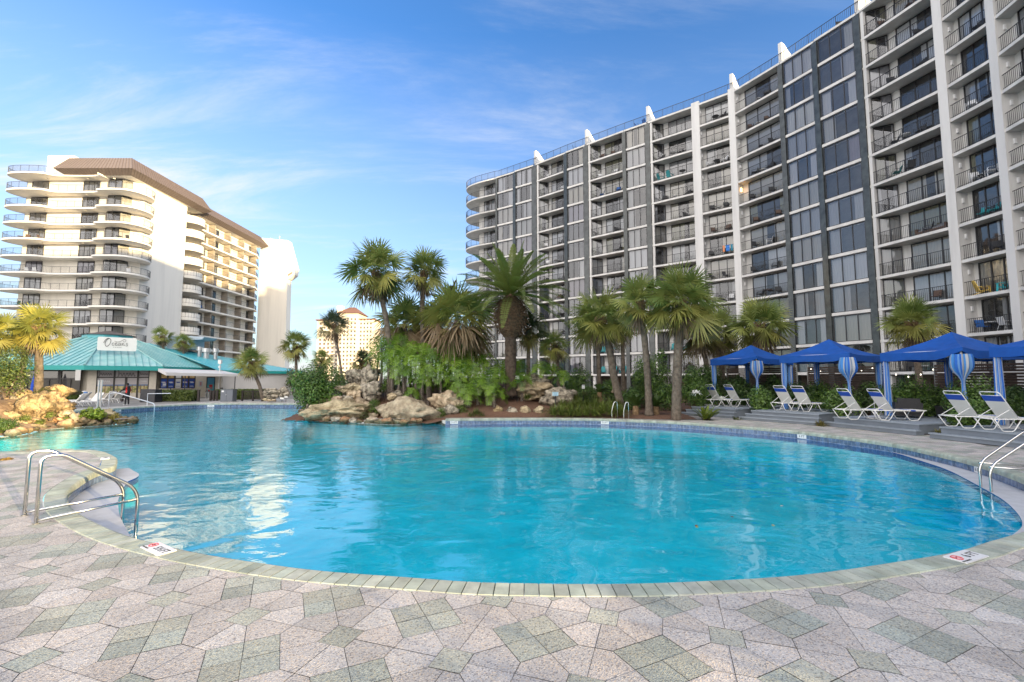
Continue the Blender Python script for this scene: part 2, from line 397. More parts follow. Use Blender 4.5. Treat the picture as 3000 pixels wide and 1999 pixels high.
# --- pool shell: tile band, wall, floor
def tile_mat():
    m = bpy.data.materials.new('waterline_tile'); m.use_nodes = True; t = m.node_tree; N = t.nodes; L = t.links; b = N['Principled BSDF']
    at = N.new('ShaderNodeAttribute'); at.attribute_name = 'col'; co = N.new('ShaderNodeTexCoord')
    n = N.new('ShaderNodeTexNoise'); n.inputs['Scale'].default_value = 9; n.inputs['Detail'].default_value = 5; L.new(co.outputs['Object'], n.inputs['Vector'])
    mr = N.new('ShaderNodeMapRange'); mr.inputs[1].default_value = .3; mr.inputs[2].default_value = .7; mr.inputs[3].default_value = .6; mr.inputs[4].default_value = 1.4; L.new(n.outputs['Fac'], mr.inputs[0])
    sc_ = N.new('ShaderNodeVectorMath'); sc_.operation = 'SCALE'; L.new(at.outputs['Color'], sc_.inputs[0]); L.new(mr.outputs[0], sc_.inputs['Scale'])
    L.new(sc_.outputs[0], b.inputs['Base Color']); b.inputs['Roughness'].default_value = .18
    return m
sh = MB(); sh.usec = True; rr = random.Random(11); nP = len(POOL); DEPTH = -1.4
for i in range(nP):
    a, b = POOL[i], POOL[(i + 1) % nP]
    stony = len(copA) - 1 <= i < len(copA) + len(islc) - 3 or i >= len(copA) + len(islc) - 2 + len(copB) - 1
    if stony:
        sh.mi = 1; sh.cc = (.25, .24, .21); sh.poly([(b[0], b[1], -.27), (a[0], a[1], -.27), (a[0], a[1], -.40), (b[0], b[1], -.40)]); sh.mi = 0; sh.cc = (1, 1, 1); sh.poly([(b[0], b[1], -.40), (a[0], a[1], -.40), (a[0], a[1], DEPTH), (b[0], b[1], DEPTH)]); continue
    sh.mi = 1; v = rr.uniform(.8, 1.2); sh.cc = (.105 * v, .155 * v, .25 * v)
    d = Vector(b) - Vector(a); e = d * .02
    a2, b2 = Vector(a) + e, Vector(b) - e
    sh.poly([(b2[0], b2[1], -.10), (a2[0], a2[1], -.10), (a2[0], a2[1], -.275), (b2[0], b2[1], -.275)])
    sh.cc = (.42, .46, .48); nrm = Vector((d.y, -d.x)).normalized() * .004
    sh.poly([(b[0] + nrm.x, b[1] + nrm.y, .0 - .011), (a[0] + nrm.x, a[1] + nrm.y, -.011), (a[0] + nrm.x, a[1] + nrm.y, -.285), (b[0] + nrm.x, b[1] + nrm.y, -.285)])
    sh.cc = (.02, .10, .34)
    sh.poly([(b[0], b[1], -.285), (a[0], a[1], -.285), (a[0], a[1], -.46), (b[0], b[1], -.46)])
    sh.mi = 0; sh.cc = (1, 1, 1)
    sh.poly([(b[0], b[1], -.46), (a[0], a[1], -.46), (a[0], a[1], DEPTH), (b[0], b[1], DEPTH)])
M_PLASTER = mat('pool_plaster', (.30, .78, .90), .7, var=.10, vscale=1.2)
M_TILE = tile_mat()
def fill(P, z, mb, flip=False):
    hv = [Vector(p) for p in P]
    ov, oe, of, _, _, _ = delaunay_2d_cdt(hv, [(i, (i + 1) % len(hv)) for i in range(len(hv))], [], 0, 1e-5, True)
    pts = [tuple(p) for p in hv]; n = len(mb.v); mb.v += [(p.x, p.y, z) for p in ov]
    for f in of:
        m = sum((ov[i] for i in f), Vector((0, 0))) / len(f)
        if inside(m, pts): mb.face([n + i for i in (f[::-1] if flip else f)])
sh.mi = 0; sh.cc = (1, 1, 1); fill(POOL, DEPTH, sh)
structure(sh.build('pool_basin', [M_PLASTER, M_TILE]))
# --- underwater ledge along the left inlet and the right end, with a dark blue tile nose
def ledge(name, P, w0, w1, wm):
    lg = MB(); k = len(P)
    for i in range(k - 1):
        def at_(q):
            t = q / (k - 1); w = (w0 * (1 - t) + w1 * t) + wm * math.sin(math.pi * t)
            d = (P[min(q + 1, k - 1)] - P[max(q - 1, 0)]).normalized(); return P[q] - Vector((d.y, -d.x)) * (w - .0), P[q] - Vector((d.y, -d.x)) * .003
        (a1, a0), (b1, b0) = at_(i), at_(i + 1)
        lg.mi = 0; lg.poly([(a0.x, a0.y, -.270), (b0.x, b0.y, -.270), (b1.x, b1.y, -.276), (a1.x, a1.y, -.276)][::-1])
        lg.mi = 1; lg.poly([(a1.x, a1.y, -.276), (b1.x, b1.y, -.276), (b1.x, b1.y, -.42), (a1.x, a1.y, -.42)][::-1])
        lg.mi = 2; lg.poly([(a1.x, a1.y, -.42), (b1.x, b1.y, -.42), (b1.x, b1.y, DEPTH), (a1.x, a1.y, DEPTH)][::-1])
    structure(lg.build(name, [mat('ledge_plaster', (.46, .47, .49), .6, var=.08, vscale=4), mat('blue_nose_tile', (.015, .06, .26), .2), M_PLASTER]))
def idx(P, q): return min(range(len(P)), key=lambda i: (P[i] - Vector(q)).length)
iA = idx(copA, g((338, 1345))[0]); iB = idx(copA, g((470, 1598))[0])
ledge('left_pool_ledge', copA[iA:iB], .25, .02, .58)
iC = idx(copA, g((2820, 1612))[0]); iD = idx(copA, g((2600, 1298))[0])
ledge('right_pool_ledge', copA[iC:iD], .02, .02, .62)
# --- water
def water_mat():
    m = bpy.data.materials.new('pool_water'); m.use_nodes = True; t = m.node_tree; N = t.nodes; L = t.links; N.clear()
    tr = N.new('ShaderNodeBsdfTransparent'); tr.inputs[0].default_value = (.11, .775, .835, 1)
    gl = N.new('ShaderNodeBsdfGlossy'); gl.inputs['Roughness'].default_value = .0
    geo = N.new('ShaderNodeNewGeometry'); sp = N.new('ShaderNodeSeparateXYZ'); L.new(geo.outputs['Position'], sp.inputs[0])
    mp = N.new('ShaderNodeMapping'); mp.inputs['Scale'].default_value = (.75, 1.0, 1); mp.inputs['Rotation'].default_value = (0, 0, R(20)); L.new(geo.outputs['Position'], mp.inputs[0])
    a = N.new('ShaderNodeTexNoise'); a.inputs['Scale'].default_value = 1.15; a.inputs['Detail'].default_value = 2.0; a.inputs['Roughness'].default_value = .45; a.inputs['Distortion'].default_value = .5; L.new(mp.outputs[0], a.inputs['Vector'])
    b = N.new('ShaderNodeTexNoise'); b.inputs['Scale'].default_value = 4.5; b.inputs['Detail'].default_value = 3; b.inputs['Distortion'].default_value = .3; L.new(mp.outputs[0], b.inputs['Vector'])
    # breezier towards the left and the far end, nearly still at the near right
    w = N.new('ShaderNodeMapRange'); w.inputs[1].default_value = 5; w.inputs[2].default_value = 20; w.inputs[3].default_value = .10; w.inputs[4].default_value = 1.; L.new(sp.outputs['Y'], w.inputs[0])
    wx = N.new('ShaderNodeMapRange'); wx.inputs[1].default_value = 1; wx.inputs[2].default_value = -6; wx.inputs[3].default_value = 0; wx.inputs[4].default_value = .35; L.new(sp.outputs['X'], wx.inputs[0])
    ws = N.new('ShaderNodeMath'); ws.operation = 'ADD'; L.new(w.outputs[0], ws.inputs[0]); L.new(wx.outputs[0], ws.inputs[1])
    mb = N.new('ShaderNodeMath'); mb.operation = 'MULTIPLY'; L.new(b.outputs['Fac'], mb.inputs[0]); L.new(ws.outputs[0], mb.inputs[1])
    ms2 = N.new('ShaderNodeMath'); ms2.operation = 'MULTIPLY'; ms2.inputs[1].default_value = .30; L.new(mb.outputs[0], ms2.inputs[0])
    ad = N.new('ShaderNodeMath'); ad.operation = 'ADD'; L.new(a.outputs['Fac'], ad.inputs[0]); L.new(ms2.outputs[0], ad.inputs[1])
    bp = N.new('ShaderNodeBump'); bp.inputs['Strength'].default_value = 1; bp.inputs['Distance'].default_value = .036; L.new(ad.outputs[0], bp.inputs['Height'])
    L.new(bp.outputs[0], gl.inputs['Normal'])
    # Schlick reflectance on the upper side only: light leaves the basin freely
    dt = N.new('ShaderNodeVectorMath'); dt.operation = 'DOT_PRODUCT'; L.new(bp.outputs[0], dt.inputs[0]); L.new(geo.outputs['Incoming'], dt.inputs[1])
    def mth(op, x, y=None):
        n = N.new('ShaderNodeMath'); n.operation = op
        for i, q in enumerate((x, y)):
            if q is None: continue
            if isinstance(q, (int, float)): n.inputs[i].default_value = q
            else: L.new(q, n.inputs[i])
        return n.outputs[0]
    f = mth('SUBTRACT', 1.0, mth('MINIMUM', 1.0, mth('ABSOLUTE', dt.outputs['Value'])))
    F_ = mth('ADD', .035, mth('MULTIPLY', .965, mth('POWER', f, 3.7)))
    F_ = mth('MULTIPLY', F_, mth('SUBTRACT', 1.0, geo.outputs['Backfacing']))
    mx = N.new('ShaderNodeMixShader'); L.new(F_, mx.inputs[0]); L.new(tr.outputs[0], mx.inputs[1]); L.new(gl.outputs[0], mx.inputs[2])
    o = N.new('ShaderNodeOutputMaterial'); L.new(mx.outputs[0], o.inputs[0]); return m
wa = MB(); fill(POOL, WZ, wa); wo_ = wa.build('pool_water', water_mat()); structure(wo_)
# ================================================================== BUILDINGS
M_WHITE = mat('white_stucco', (.55, .545, .53), .85, var=.11, vscale=1.4, stretch=(1, 1, .10), contrast=(.25, .55), bump=.15, bscale=40)
M_SLAB = mat('slab_concrete', (.60, .59, .565), .85, var=.12, vscale=1.2)
M_DARK = mat('dark_granite', (.050, .058, .058), .22, var=.35, vscale=1.5)
M_FRAME = mat('bronze_frame', (.022, .022, .024), .35)
M_RAIL = mat('black_railing', (.016, .016, .018), .45)
M_INT = mat('room_shade_sheet', (.045, .042, .038), .9, var=.5, vscale=.9)  # dark sheet behind the glass, painting in the shade of the rooms
M_PANE = glass('window_glass', (.82, .84, .86), .05)
M_PANE2 = glass('tinted_glass', (.76, .78, .82), .07)
CURT = [mat('curtain_cream', (.50, .46, .38), .9), mat('curtain_grey', (.42, .42, .42), .9), mat('curtain_white', (.60, .60, .60), .9), mat('curtain_mauve', (.26, .23, .27), .9), mat('curtain_olive', (.26, .25, .16), .9)]
def zn(n): return 2.6 + (11 - n) * 2.7
class Bay:
    def __init__(s, P0, P1, away=None):
        s.o = Vector(P0[:2]); e = Vector(P1[:2]) - s.o; s.L = e.length; s.u = e / s.L
        n = Vector((-s.u.y, s.u.x)); m = s.o + e / 2
        if n.dot(away if away else m) < 0: n = -n
        s.w = n
    def p(s, u, w, z): q = s.o + s.u * u + s.w * w; return (q.x, q.y, z)
    def box(s, mb, u0, u1, w0, w1, z0, z1):
        mb.hexa([s.p(u0, w0, z0), s.p(u1, w0, z0), s.p(u1, w1, z0), s.p(u0, w1, z0)], [s.p(u0, w0, z1), s.p(u1, w0, z1), s.p(u1, w1, z1), s.p(u0, w1, z1)])
    def quad(s, mb, u0, u1, w, z0, z1): mb.poly([s.p(u0, w, z0), s.p(u1, w, z0), s.p(u1, w, z1), s.p(u0, w, z1)])
    def folds(s, mb, u0, u1, w, z0, z1, step=.11):
        k = max(2, int((u1 - u0) / step)); n = len(mb.v)
        for i in range(k + 1):
            u = u0 + (u1 - u0) * i / k; ww = w + (.035 if i % 2 else -.0)
            mb.v.append(s.p(u, ww, z0)); mb.v.append(s.p(u, ww, z1))
        for i in range(k): mb.face((n + 2 * i, n + 2 * i + 2, n + 2 * i + 3, n + 2 * i + 1))
def glazing(bay, u0, u1, w, z0, z1, npan, name, parent, rnd, pane=None, style=None, fr=.06, curt=None, sill=None, depth=.30):
    """one framed window: frame and dim room are its own mesh, pane and curtain its sub-parts"""
    mb = MB(); mb.mi = 0
    for i in range(npan + 1):
        u = u0 + (u1 - u0 - fr) * i / npan; bay.box(mb, u, u + fr, w - .05, w + .05, z0, z1)
    bay.box(mb, u0 + fr, u1 - fr, w - .045, w + .045, z0, z0 + fr); bay.box(mb, u0 + fr, u1 - fr, w - .045, w + .045, z1 - fr, z1)
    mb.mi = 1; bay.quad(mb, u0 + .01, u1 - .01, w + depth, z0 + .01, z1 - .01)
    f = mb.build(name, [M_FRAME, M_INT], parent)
    pm = MB(); bay.quad(pm, u0 + fr, u1 - fr, w + .0, z0 + fr, z1 - fr); pm.build('pane', pane or M_PANE, f)
    st = style or rnd.choices(['full', 'sides', 'left', 'right', 'none', 'part'], [5, 3, 2, 2, 1.4, 2])[0]
    c = curt if curt is not None else rnd.choices([0, 1, 2, 3, 4], [4, 3, 3, .7, 1])[0]
    cm = MB(); a, b = u0 + fr, u1 - fr; wd = b - a; zz0, zz1 = z0 + fr, z1 - fr; wc = w + depth * .5
    if st == 'full': bay.folds(cm, a, b, wc, zz0, zz1)
    elif st == 'sides': k = rnd.uniform(.12, .3); bay.folds(cm, a, a + wd * k, wc, zz0, zz1); bay.folds(cm, b - wd * k, b, wc, zz0, zz1)
    elif st == 'left': bay.folds(cm, a, a + wd * rnd.uniform(.25, .6), wc, zz0, zz1)
    elif st == 'right': bay.folds(cm, b - wd * rnd.uniform(.25, .6), b, wc, zz0, zz1)
    elif st == 'part': k = rnd.uniform(.3, .55); bay.folds(cm, a, a + wd * k, wc, zz0, zz1); bay.folds(cm, a + wd * (k + .2), b, wc, zz0, zz1)
    if cm.f: cm.build('curtain', CURT[c], f)
    if sill: sm = MB(); bay.box(sm, *sill); sm.build('sill', M_SLAB, f)
    return f
def railing(pts, parent, name='railing', step=.13, h=1.05, z=0., post=1.25, th=.018):
    mb = MB(); acc = 0.; pac = 0.
    for a, b in zip(pts, pts[1:]):
        a, b = Vector(a[:2]), Vector(b[:2]); d = b - a; L = d.length; ang = math.atan2(d.y, d.x); m = (a + b) / 2
        mb.box((m.x, m.y, z + h), (L + .02, .05, .04), ang); mb.box((m.x, m.y, z + .10), (L + .02, .03, .03), ang)
        t = step - acc
        while t <= L:
            p = a + d * (t / L); pac += step; w = th
            if pac >= post: w = .042; pac = 0
            mb.box((p.x, p.y, z + h / 2), (w, w, h), ang); t += step
        acc = (acc + L) % step
    return mb.build(name, M_RAIL, parent)
# ------------------------------------------------------------------ the long apartment block on the right
rb = random.Random(21)
APT = thing('apartment_block', 'long curved apartment block of dark glass bays and white balconies beside the pool', 'building', (14, 66, 0))
def sub(o): o.matrix_parent_inverse = Matrix.Translation(-Vector(APT.location)); return o
class P_: pass
def apt(o):
    # parts are built in world space; keep them there under the building's Empty
    o.location = -Vector(o.parent.location) if o.parent else o.location
    return o
BAYS = [('W', (-2.4, 72.7), (.2, 70.9)), ('W', (.6, 70.4), (3.1, 68.6)), ('B', (3.8, 68.0), (7.6, 64.7)), ('W', (8.0, 64.2), (10.1, 62.5)), ('B', (10.7, 62.0), (14.7, 58.7)),
        ('W', (15.1, 58.4), (17.2, 56.8)), ('B', (17.7, 56.4), (21.8, 53.2)), ('L', (22.5, 52.6), (25.0, 50.5)), ('L', (25.5, 50.0), (27.9, 45.6)), ('W', (28.15, 45.2), (29.45, 42.5)),
        ('W', (29.6, 42.0), (31.0, 39.1)), ('B', (31.2, 38.6), (32.8, 33.55)), ('L', (33.0, 33.0), (33.2, 30.1)), ('L', (33.2, 29.55), (32.6, 25.3))]
bays = [(k, Bay(a, b)) for k, a, b in BAYS]
ZR = zn(-1)
BD = {'B': 1.35, 'L': .95}
BALC = []                                      # (bay index, floor) -> bay, for the furniture
for bi, (k, b) in enumerate(bays):
    m = MB(); w0 = .5 if k == 'W' else BD[k]
    b.box(m, -.25, b.L + .25, w0, 13 + bi * .01, 2.35, ZR - .1 - bi * .003); b.box(m, -.25, b.L + .25, 3.0, 13 + bi * .01, -.2, 2.35)
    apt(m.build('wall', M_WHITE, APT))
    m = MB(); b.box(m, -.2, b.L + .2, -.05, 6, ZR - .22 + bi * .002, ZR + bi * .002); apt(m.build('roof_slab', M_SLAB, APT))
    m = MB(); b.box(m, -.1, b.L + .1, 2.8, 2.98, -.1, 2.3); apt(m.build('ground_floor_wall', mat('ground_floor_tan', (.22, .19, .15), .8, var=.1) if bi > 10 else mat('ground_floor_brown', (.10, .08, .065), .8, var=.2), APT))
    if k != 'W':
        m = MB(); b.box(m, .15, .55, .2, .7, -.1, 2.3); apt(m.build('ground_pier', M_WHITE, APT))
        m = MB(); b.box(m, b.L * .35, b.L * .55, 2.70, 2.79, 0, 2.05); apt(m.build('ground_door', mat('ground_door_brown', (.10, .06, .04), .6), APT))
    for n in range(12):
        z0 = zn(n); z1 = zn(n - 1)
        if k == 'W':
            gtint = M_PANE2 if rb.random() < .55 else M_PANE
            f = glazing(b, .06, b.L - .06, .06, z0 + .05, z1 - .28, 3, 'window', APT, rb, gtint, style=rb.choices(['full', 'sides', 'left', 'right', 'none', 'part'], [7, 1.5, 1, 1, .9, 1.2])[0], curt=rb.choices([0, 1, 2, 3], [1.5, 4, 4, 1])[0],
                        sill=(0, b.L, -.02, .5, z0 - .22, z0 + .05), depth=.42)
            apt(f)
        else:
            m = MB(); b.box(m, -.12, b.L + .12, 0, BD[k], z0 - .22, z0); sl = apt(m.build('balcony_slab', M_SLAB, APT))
            apt(railing([b.p(.05, .07, 0), b.p(b.L - .05, .07, 0)], APT, z=z0, step=.15 if bi < 6 else .13))
            if k == 'B':
                m = MB(); b.box(m, 0, .26, .02, .34, z0, z1 - .22); apt(m.build('pier', M_WHITE, APT))
                a0 = b.p(.28, .34, 0); a1 = b.p(b.L * .25, BD[k] - .08, 0)
                ab = Bay(a0, a1, away=-b.u + b.w * .2)
                apt(glazing(ab, 0, ab.L, .0, z0 + .02, z1 - .30, 2, 'side_door', APT, rb, M_PANE2, depth=.22, curt=rb.choice([0, 1, 4])))
                u0 = b.L * .38
            else:
                m = MB(); b.box(m, -.16, -.02, .05, BD[k], z0, z1 - .22); apt(m.build('side_wall', M_WHITE, APT))
                m = MB(); q = b.p(.03, .5, z0 + 1.85); ang = math.atan2(b.u.y, b.u.x)
                m.box(q, (.10, .13, .30), ang); m.box((q[0], q[1], q[2] - .19), (.13, .16, .05), ang)
                lit = (bi == 8 and n == 4)
                apt(m.build('wall_lamp', emit('lit_sconce', (1, .55, .15), 4.) if lit else mat('white_sconce', (.72, .72, .72), .4), APT))
                u0 = b.L * .14
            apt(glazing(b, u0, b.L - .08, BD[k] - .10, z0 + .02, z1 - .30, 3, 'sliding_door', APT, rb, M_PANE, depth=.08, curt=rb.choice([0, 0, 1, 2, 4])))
            BALC.append((bi, n, b))
# columns and dark pillars between the bays
for bi in range(len(bays) - 1):
    (k0, a), (k1, b) = bays[bi], bays[bi + 1]
    P, Q = Vector(a.p(a.L, 0, 0)[:2]), Vector(b.p(0, 0, 0)[:2]); g_ = Bay(P, Q)
    m = MB(); white = (k0 != 'W' and k1 != 'W')
    if white:
        g_.box(m, .0, g_.L, -.07, 1.3, -.1, ZR + .35); apt(m.build('column', M_WHITE, APT))
    else:
        g_.box(m, .0, g_.L - (.0 if k1 == 'W' else .03), -.10, .7, -.1, ZR - .24); apt(m.build('pillar', M_DARK, APT))
    if bi in (1, 3, 5, 7, 8, 10, 12):              # fin wall standing on the roof behind each second pillar
        m = MB(); t = .17; u = g_.L / 2
        A = [g_.p(u - t, .15, ZR), g_.p(u - t, 3.4, ZR), g_.p(u - t, 3.4, ZR + .9), g_.p(u - t, .75, ZR + 2.25), g_.p(u - t, .15, ZR + 2.25)]
        Bq = [g_.p(u + t, .15, ZR), g_.p(u + t, 3.4, ZR), g_.p(u + t, 3.4, ZR + .9), g_.p(u + t, .75, ZR + 2.25), g_.p(u + t, .15, ZR + 2.25)]
        m.hexa(A, Bq); apt(m.build('roof_fin', M_WHITE, APT))
m = MB(); b0 = bays[0][1]; b0.box(m, -.35, -.02, -.06, .6, -.1, ZR - .24); apt(m.build('pillar', M_DARK, APT))
# rounded left end
CR = [(-2.6, 72.9), (-4.6, 74.0), (-6.5, 75.3), (-7.7, 76.7), (-8.0, 78.2), (-7.4, 79.8), (-5.8, 81.2)]
crv = catmull(CR, .45); back = [(-2.0, 82.5), (-1.5, 73.9)]
for n in range(-1, 12):
    m = MB(); m.prism([tuple(p) for p in crv] + back, zn(n) - .22, zn(n)); apt(m.build('rounded_slab', M_SLAB, APT))
    if n >= 0:
        apt(railing([tuple(p * .9985) for p in crv], APT, z=zn(n), step=.16, name='rounded_railing'))
        wb = Bay((-4.9, 76.1), (-2.7, 74.45)); z0, z1 = zn(n), zn(n - 1)
        apt(glazing(wb, .25, wb.L - .05, -.06, z0 + .02, z1 - .3, 3, 'corner_door', APT, rb, M_PANE, depth=.055))
m = MB(); m.prism([(-5.6, 76.6), (-2.4, 74.25), (-.2, 77), (-1.5, 88), (-5.6, 88)], 0, ZR - .23); apt(m.build('end_wall', M_WHITE, APT))
apt(railing([tuple(p * .999) for p in reversed(crv)] + [b.p(0, .12, 0)[:2] for k, b in bays] + [bays[-1][1].p(bays[-1][1].L, .12, 0)[:2]], APT, z=ZR, step=.16, name='roof_railing'))
m = MB(); m.prism([(-3.5, 79.5), (-.5, 77.4), (.4, 78.9), (-2.5, 81)], ZR, ZR + 2.3); apt(m.build('roof_tank', mat('tank_blue', (.10, .16, .22), .4), APT))
# unseen rest of the block shading the court; its tall passage is made up to admit the sunbeam
ext = MB()
E0 = [(32.4, 24.6), (31.0, 10), (26, -6), (21.5, -12), (19.3, -16.3), (8, -25)]; E1 = [(46, 24), (45, 8), (40, -12), (33, -18), (29, -23), (14, -34)]
for i in range(5):
    zb = 14 if i == 3 else 0
    ext.hexa([(*E0[i], zb), (*E1[i], zb), (*E1[i + 1], zb), (*E0[i + 1], zb)], [(*E0[i], ZR - .5), (*E1[i], ZR - .5), (*E1[i + 1], ZR - .5), (*E0[i + 1], ZR - .5)])
apt(ext.build('unseen_rear_wing', M_WHITE, APT))
# ------------------------------------------------------------------ the tower block on the left
rl = random.Random(4)
TWR = thing('condominium_tower', 'cream condominium tower with brown mansard roof and rounded balconies behind the restaurant', 'building', (-68, 76, 0))
M_CREAM = mat('cream_stucco', (.72, .68, .60), .9, var=.07, vscale=.8, stretch=(1, 1, .08), contrast=(.25, .55))
M_ROOF = mat('brown_metal_roof', (.135, .108, .098), .5, var=.1, vscale=2)
Wf = 73.6
TW = Bay((-80.4, Wf), (-62.4, Wf)); XS = -62.2
m = MB(); m.prism([(-80.4, Wf), (-64.0, Wf), (XS, Wf + 1.6), (XS - .1, 84.6), (-66.2, 86.0), (-66.2, 115), (-80, 115)], 0, 35.0); apt(m.build('wall', M_CREAM, TWR))
edge = [(-77.5, 77.0), (-80.0, 75.8), (-81.5, 73.9), (-81.8, 72.1), (-80.9, 71.0), (-78.6, 70.6), (-75.4, 70.8), (-74.4, 71.5), (-73.3, 71.85), (-67.3, 71.85), (-66.7, 71.1), (-65.8, 70.8), (-63.6, 70.7), (-61.7, 71.0), (-60.6, 72.1), (-60.2, 73.7), (-60.5, 75.2), (-61.3, 76.2), (-62.1, 76.8)]
ec = catmull(edge, .5)
top = [p for p in ec if p.x < -66.2]
for n in range(-1, 12):
    z0 = zn(n); P = [tuple(p) for p in (ec if n >= 0 else top)] + [(XS - .3 if n >= 0 else -66.2, 75.2), (-77.5, 75.0)]
    m = MB(); m.prism(P, z0 - .26, z0); apt(m.build('balcony_slab', mat('cream_slab', (.74, .71, .65), .85, var=.05), TWR))
    if n >= 0: apt(railing([tuple(p + Vector((0, .08))) for p in ec], TWR, z=z0, step=.17))
    else: apt(railing([tuple(p + Vector((0, .08))) for p in top if p.x < -73.5], TWR, z=z0, step=.17))
    if n >= 0:
        z1 = zn(n - 1)
        for a, b in ((.9, 3.6), (9.4, 12.1)):
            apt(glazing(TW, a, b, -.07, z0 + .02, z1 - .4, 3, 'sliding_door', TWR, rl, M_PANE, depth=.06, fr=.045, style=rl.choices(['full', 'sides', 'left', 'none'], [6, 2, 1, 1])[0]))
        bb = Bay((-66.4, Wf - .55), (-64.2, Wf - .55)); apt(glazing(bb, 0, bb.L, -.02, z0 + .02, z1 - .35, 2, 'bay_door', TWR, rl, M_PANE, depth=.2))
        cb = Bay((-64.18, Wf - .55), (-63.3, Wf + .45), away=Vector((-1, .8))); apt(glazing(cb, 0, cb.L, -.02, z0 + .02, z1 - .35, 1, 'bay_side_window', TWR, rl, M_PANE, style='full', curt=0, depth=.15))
        m = MB(); m.prism([(-66.4, Wf - .5), (-66.4, Wf + .1), (-63.5, Wf + .1), (-63.95, Wf - .45)], z1 - .35, z1 - .27); apt(m.build('bay_head', M_FRAME, TWR))
        for lx in (-76, -69.5, -65.2):
            m = MB(); m.box((lx, 72.6, z1 - .33), (.22, .22, .13)); apt(m.build('ceiling_lamp', M_CREAM, TWR))
# mansard roofs
def mansard(name, A, zt, zb, zlow, ins, seam):
    m = MB(); cx = sum(p[0] for p in A) / len(A); cy = sum(p[1] for p in A) / len(A); k = len(A)
    def inn(d):
        n = []
        for i in range(k):
            a, b, c = Vector(A[i - 1]), Vector(A[i]), Vector(A[(i + 1) % k]); d1 = (b - a).normalized(); d2 = (c - b).normalized()
            q1, q2 = Vector((-d1.y, d1.x)), Vector((-d2.y, d2.x)); n.append(b + (q1 + q2) * (d / max(.3, 1 + q1.dot(q2))))
        return n
    I, Lw = inn(ins), inn(1.1)
    m.poly([(p.x, p.y, zt) for p in I]); m.mi = 2; m.poly([(p.x, p.y, zlow) for p in reversed(Lw)]); m.mi = 0
    for i in range(k):
        j = (i + 1) % k; a, b = Vector(A[i]), Vector(A[j])
        m.mi = 0
        m.poly([(*a, zb), (*b, zb), (*I[j], zt), (*I[i], zt)]); m.poly([(*Lw[i], zlow), (*Lw[j], zlow), (*b, zb), (*a, zb)])
        pass
        L = (b - a).length; q = int(L / seam); m.mi = 1
        for s2 in range(q + 1):
            t = s2 / q; p0 = a.lerp(b, t); p1 = I[i].lerp(I[j], t); p2 = Lw[i].lerp(Lw[j], t); dd = (b - a).normalized() * .03; nn = Vector((dd.y, -dd.x)).normalized() * .05
            m.hexa([(*(p0 - dd), zb), (*(p0 + dd), zb), (*(p0 + dd + nn), zb + .02), (*(p0 - dd + nn), zb + .02)], [(*(p1 - dd), zt), (*(p1 + dd), zt), (*(p1 + dd + nn), zt + .02), (*(p1 - dd + nn), zt + .02)])
            m.hexa([(*(p2 - dd), zlow), (*(p2 + dd), zlow), (*(p2 + dd + nn), zlow), (*(p2 - dd + nn), zlow)], [(*(p0 - dd), zb), (*(p0 + dd), zb), (*(p0 + dd + nn), zb - .02), (*(p0 - dd + nn), zb - .02)])
    return apt(m.build(name, [M_ROOF, mat('roof_seam', (.10, .08, .072), .5), M_CREAM], TWR))
mansard('mansard_roof', [(-73.6, 70.9), (-60.9, 70.9), (-60.75, 90.3), (-73.6, 90.3)], 37.95, 35.65, 34.9, 1.3, .55)
mansard('wing_roof', [(-75, 89.2), (-62.2, 89.2), (-62.2, 114.6), (-75, 114.6)], 37.7, 35.6, 34.9, 1.5, .55)
m = MB(); m.box((-74.6, 76.5, 36.9), (4.4, 7, 3.7)); apt(m.build('roof_house', M_CREAM, TWR))
m = MB(); m.box((-72.6, 72.93, 37.8), (.9, .06, .5)); apt(m.build('louvre', mat('louvre_brown', (.24, .17, .12), .7), TWR))
# round stair balconies
for n in range(0, 11):
    z0 = zn(n); m = MB(); C_ = Vector((-63.0, 88.0)); pts = [(C_.x + 2.0 * math.cos(a), C_.y + 2.35 * math.sin(a)) for a in [R(-100 + 200 * i / 14) for i in range(15)]]
    inn = [(C_.x + 1.86 * math.cos(a), C_.y + 2.2 * math.sin(a)) for a in [R(100 - 200 * i / 14) for i in range(15)]]
    m.prism(pts + [(-65.8, 90.2), (-65.8, 85.9)], z0 - .35, z0 - .1)
    for i in range(14):
        q = [pts[i], pts[i + 1], inn[13 - i], inn[14 - i]]; m.prism(q, z0 - .1, z0 + 1.05)
    sb = apt(m.build('round_balcony', M_CREAM, TWR))
    railing(pts, sb, z=z0 + .18, step=.5, name='cap_rail')
for y in (86.0, 87.6, 89.0):
    m = MB(); m.box((-64.9, y, 33.3), (1.0, .9, 3.0)); apt(m.build('shaft', M_CREAM, TWR))
m = MB(); m.prism([(-66.3, 84.6), (-62.35, 84.5), (-62.35, 85.5), (-66.3, 85.5)], 0, 35); apt(m.build('stair_wall', M_CREAM, TWR))
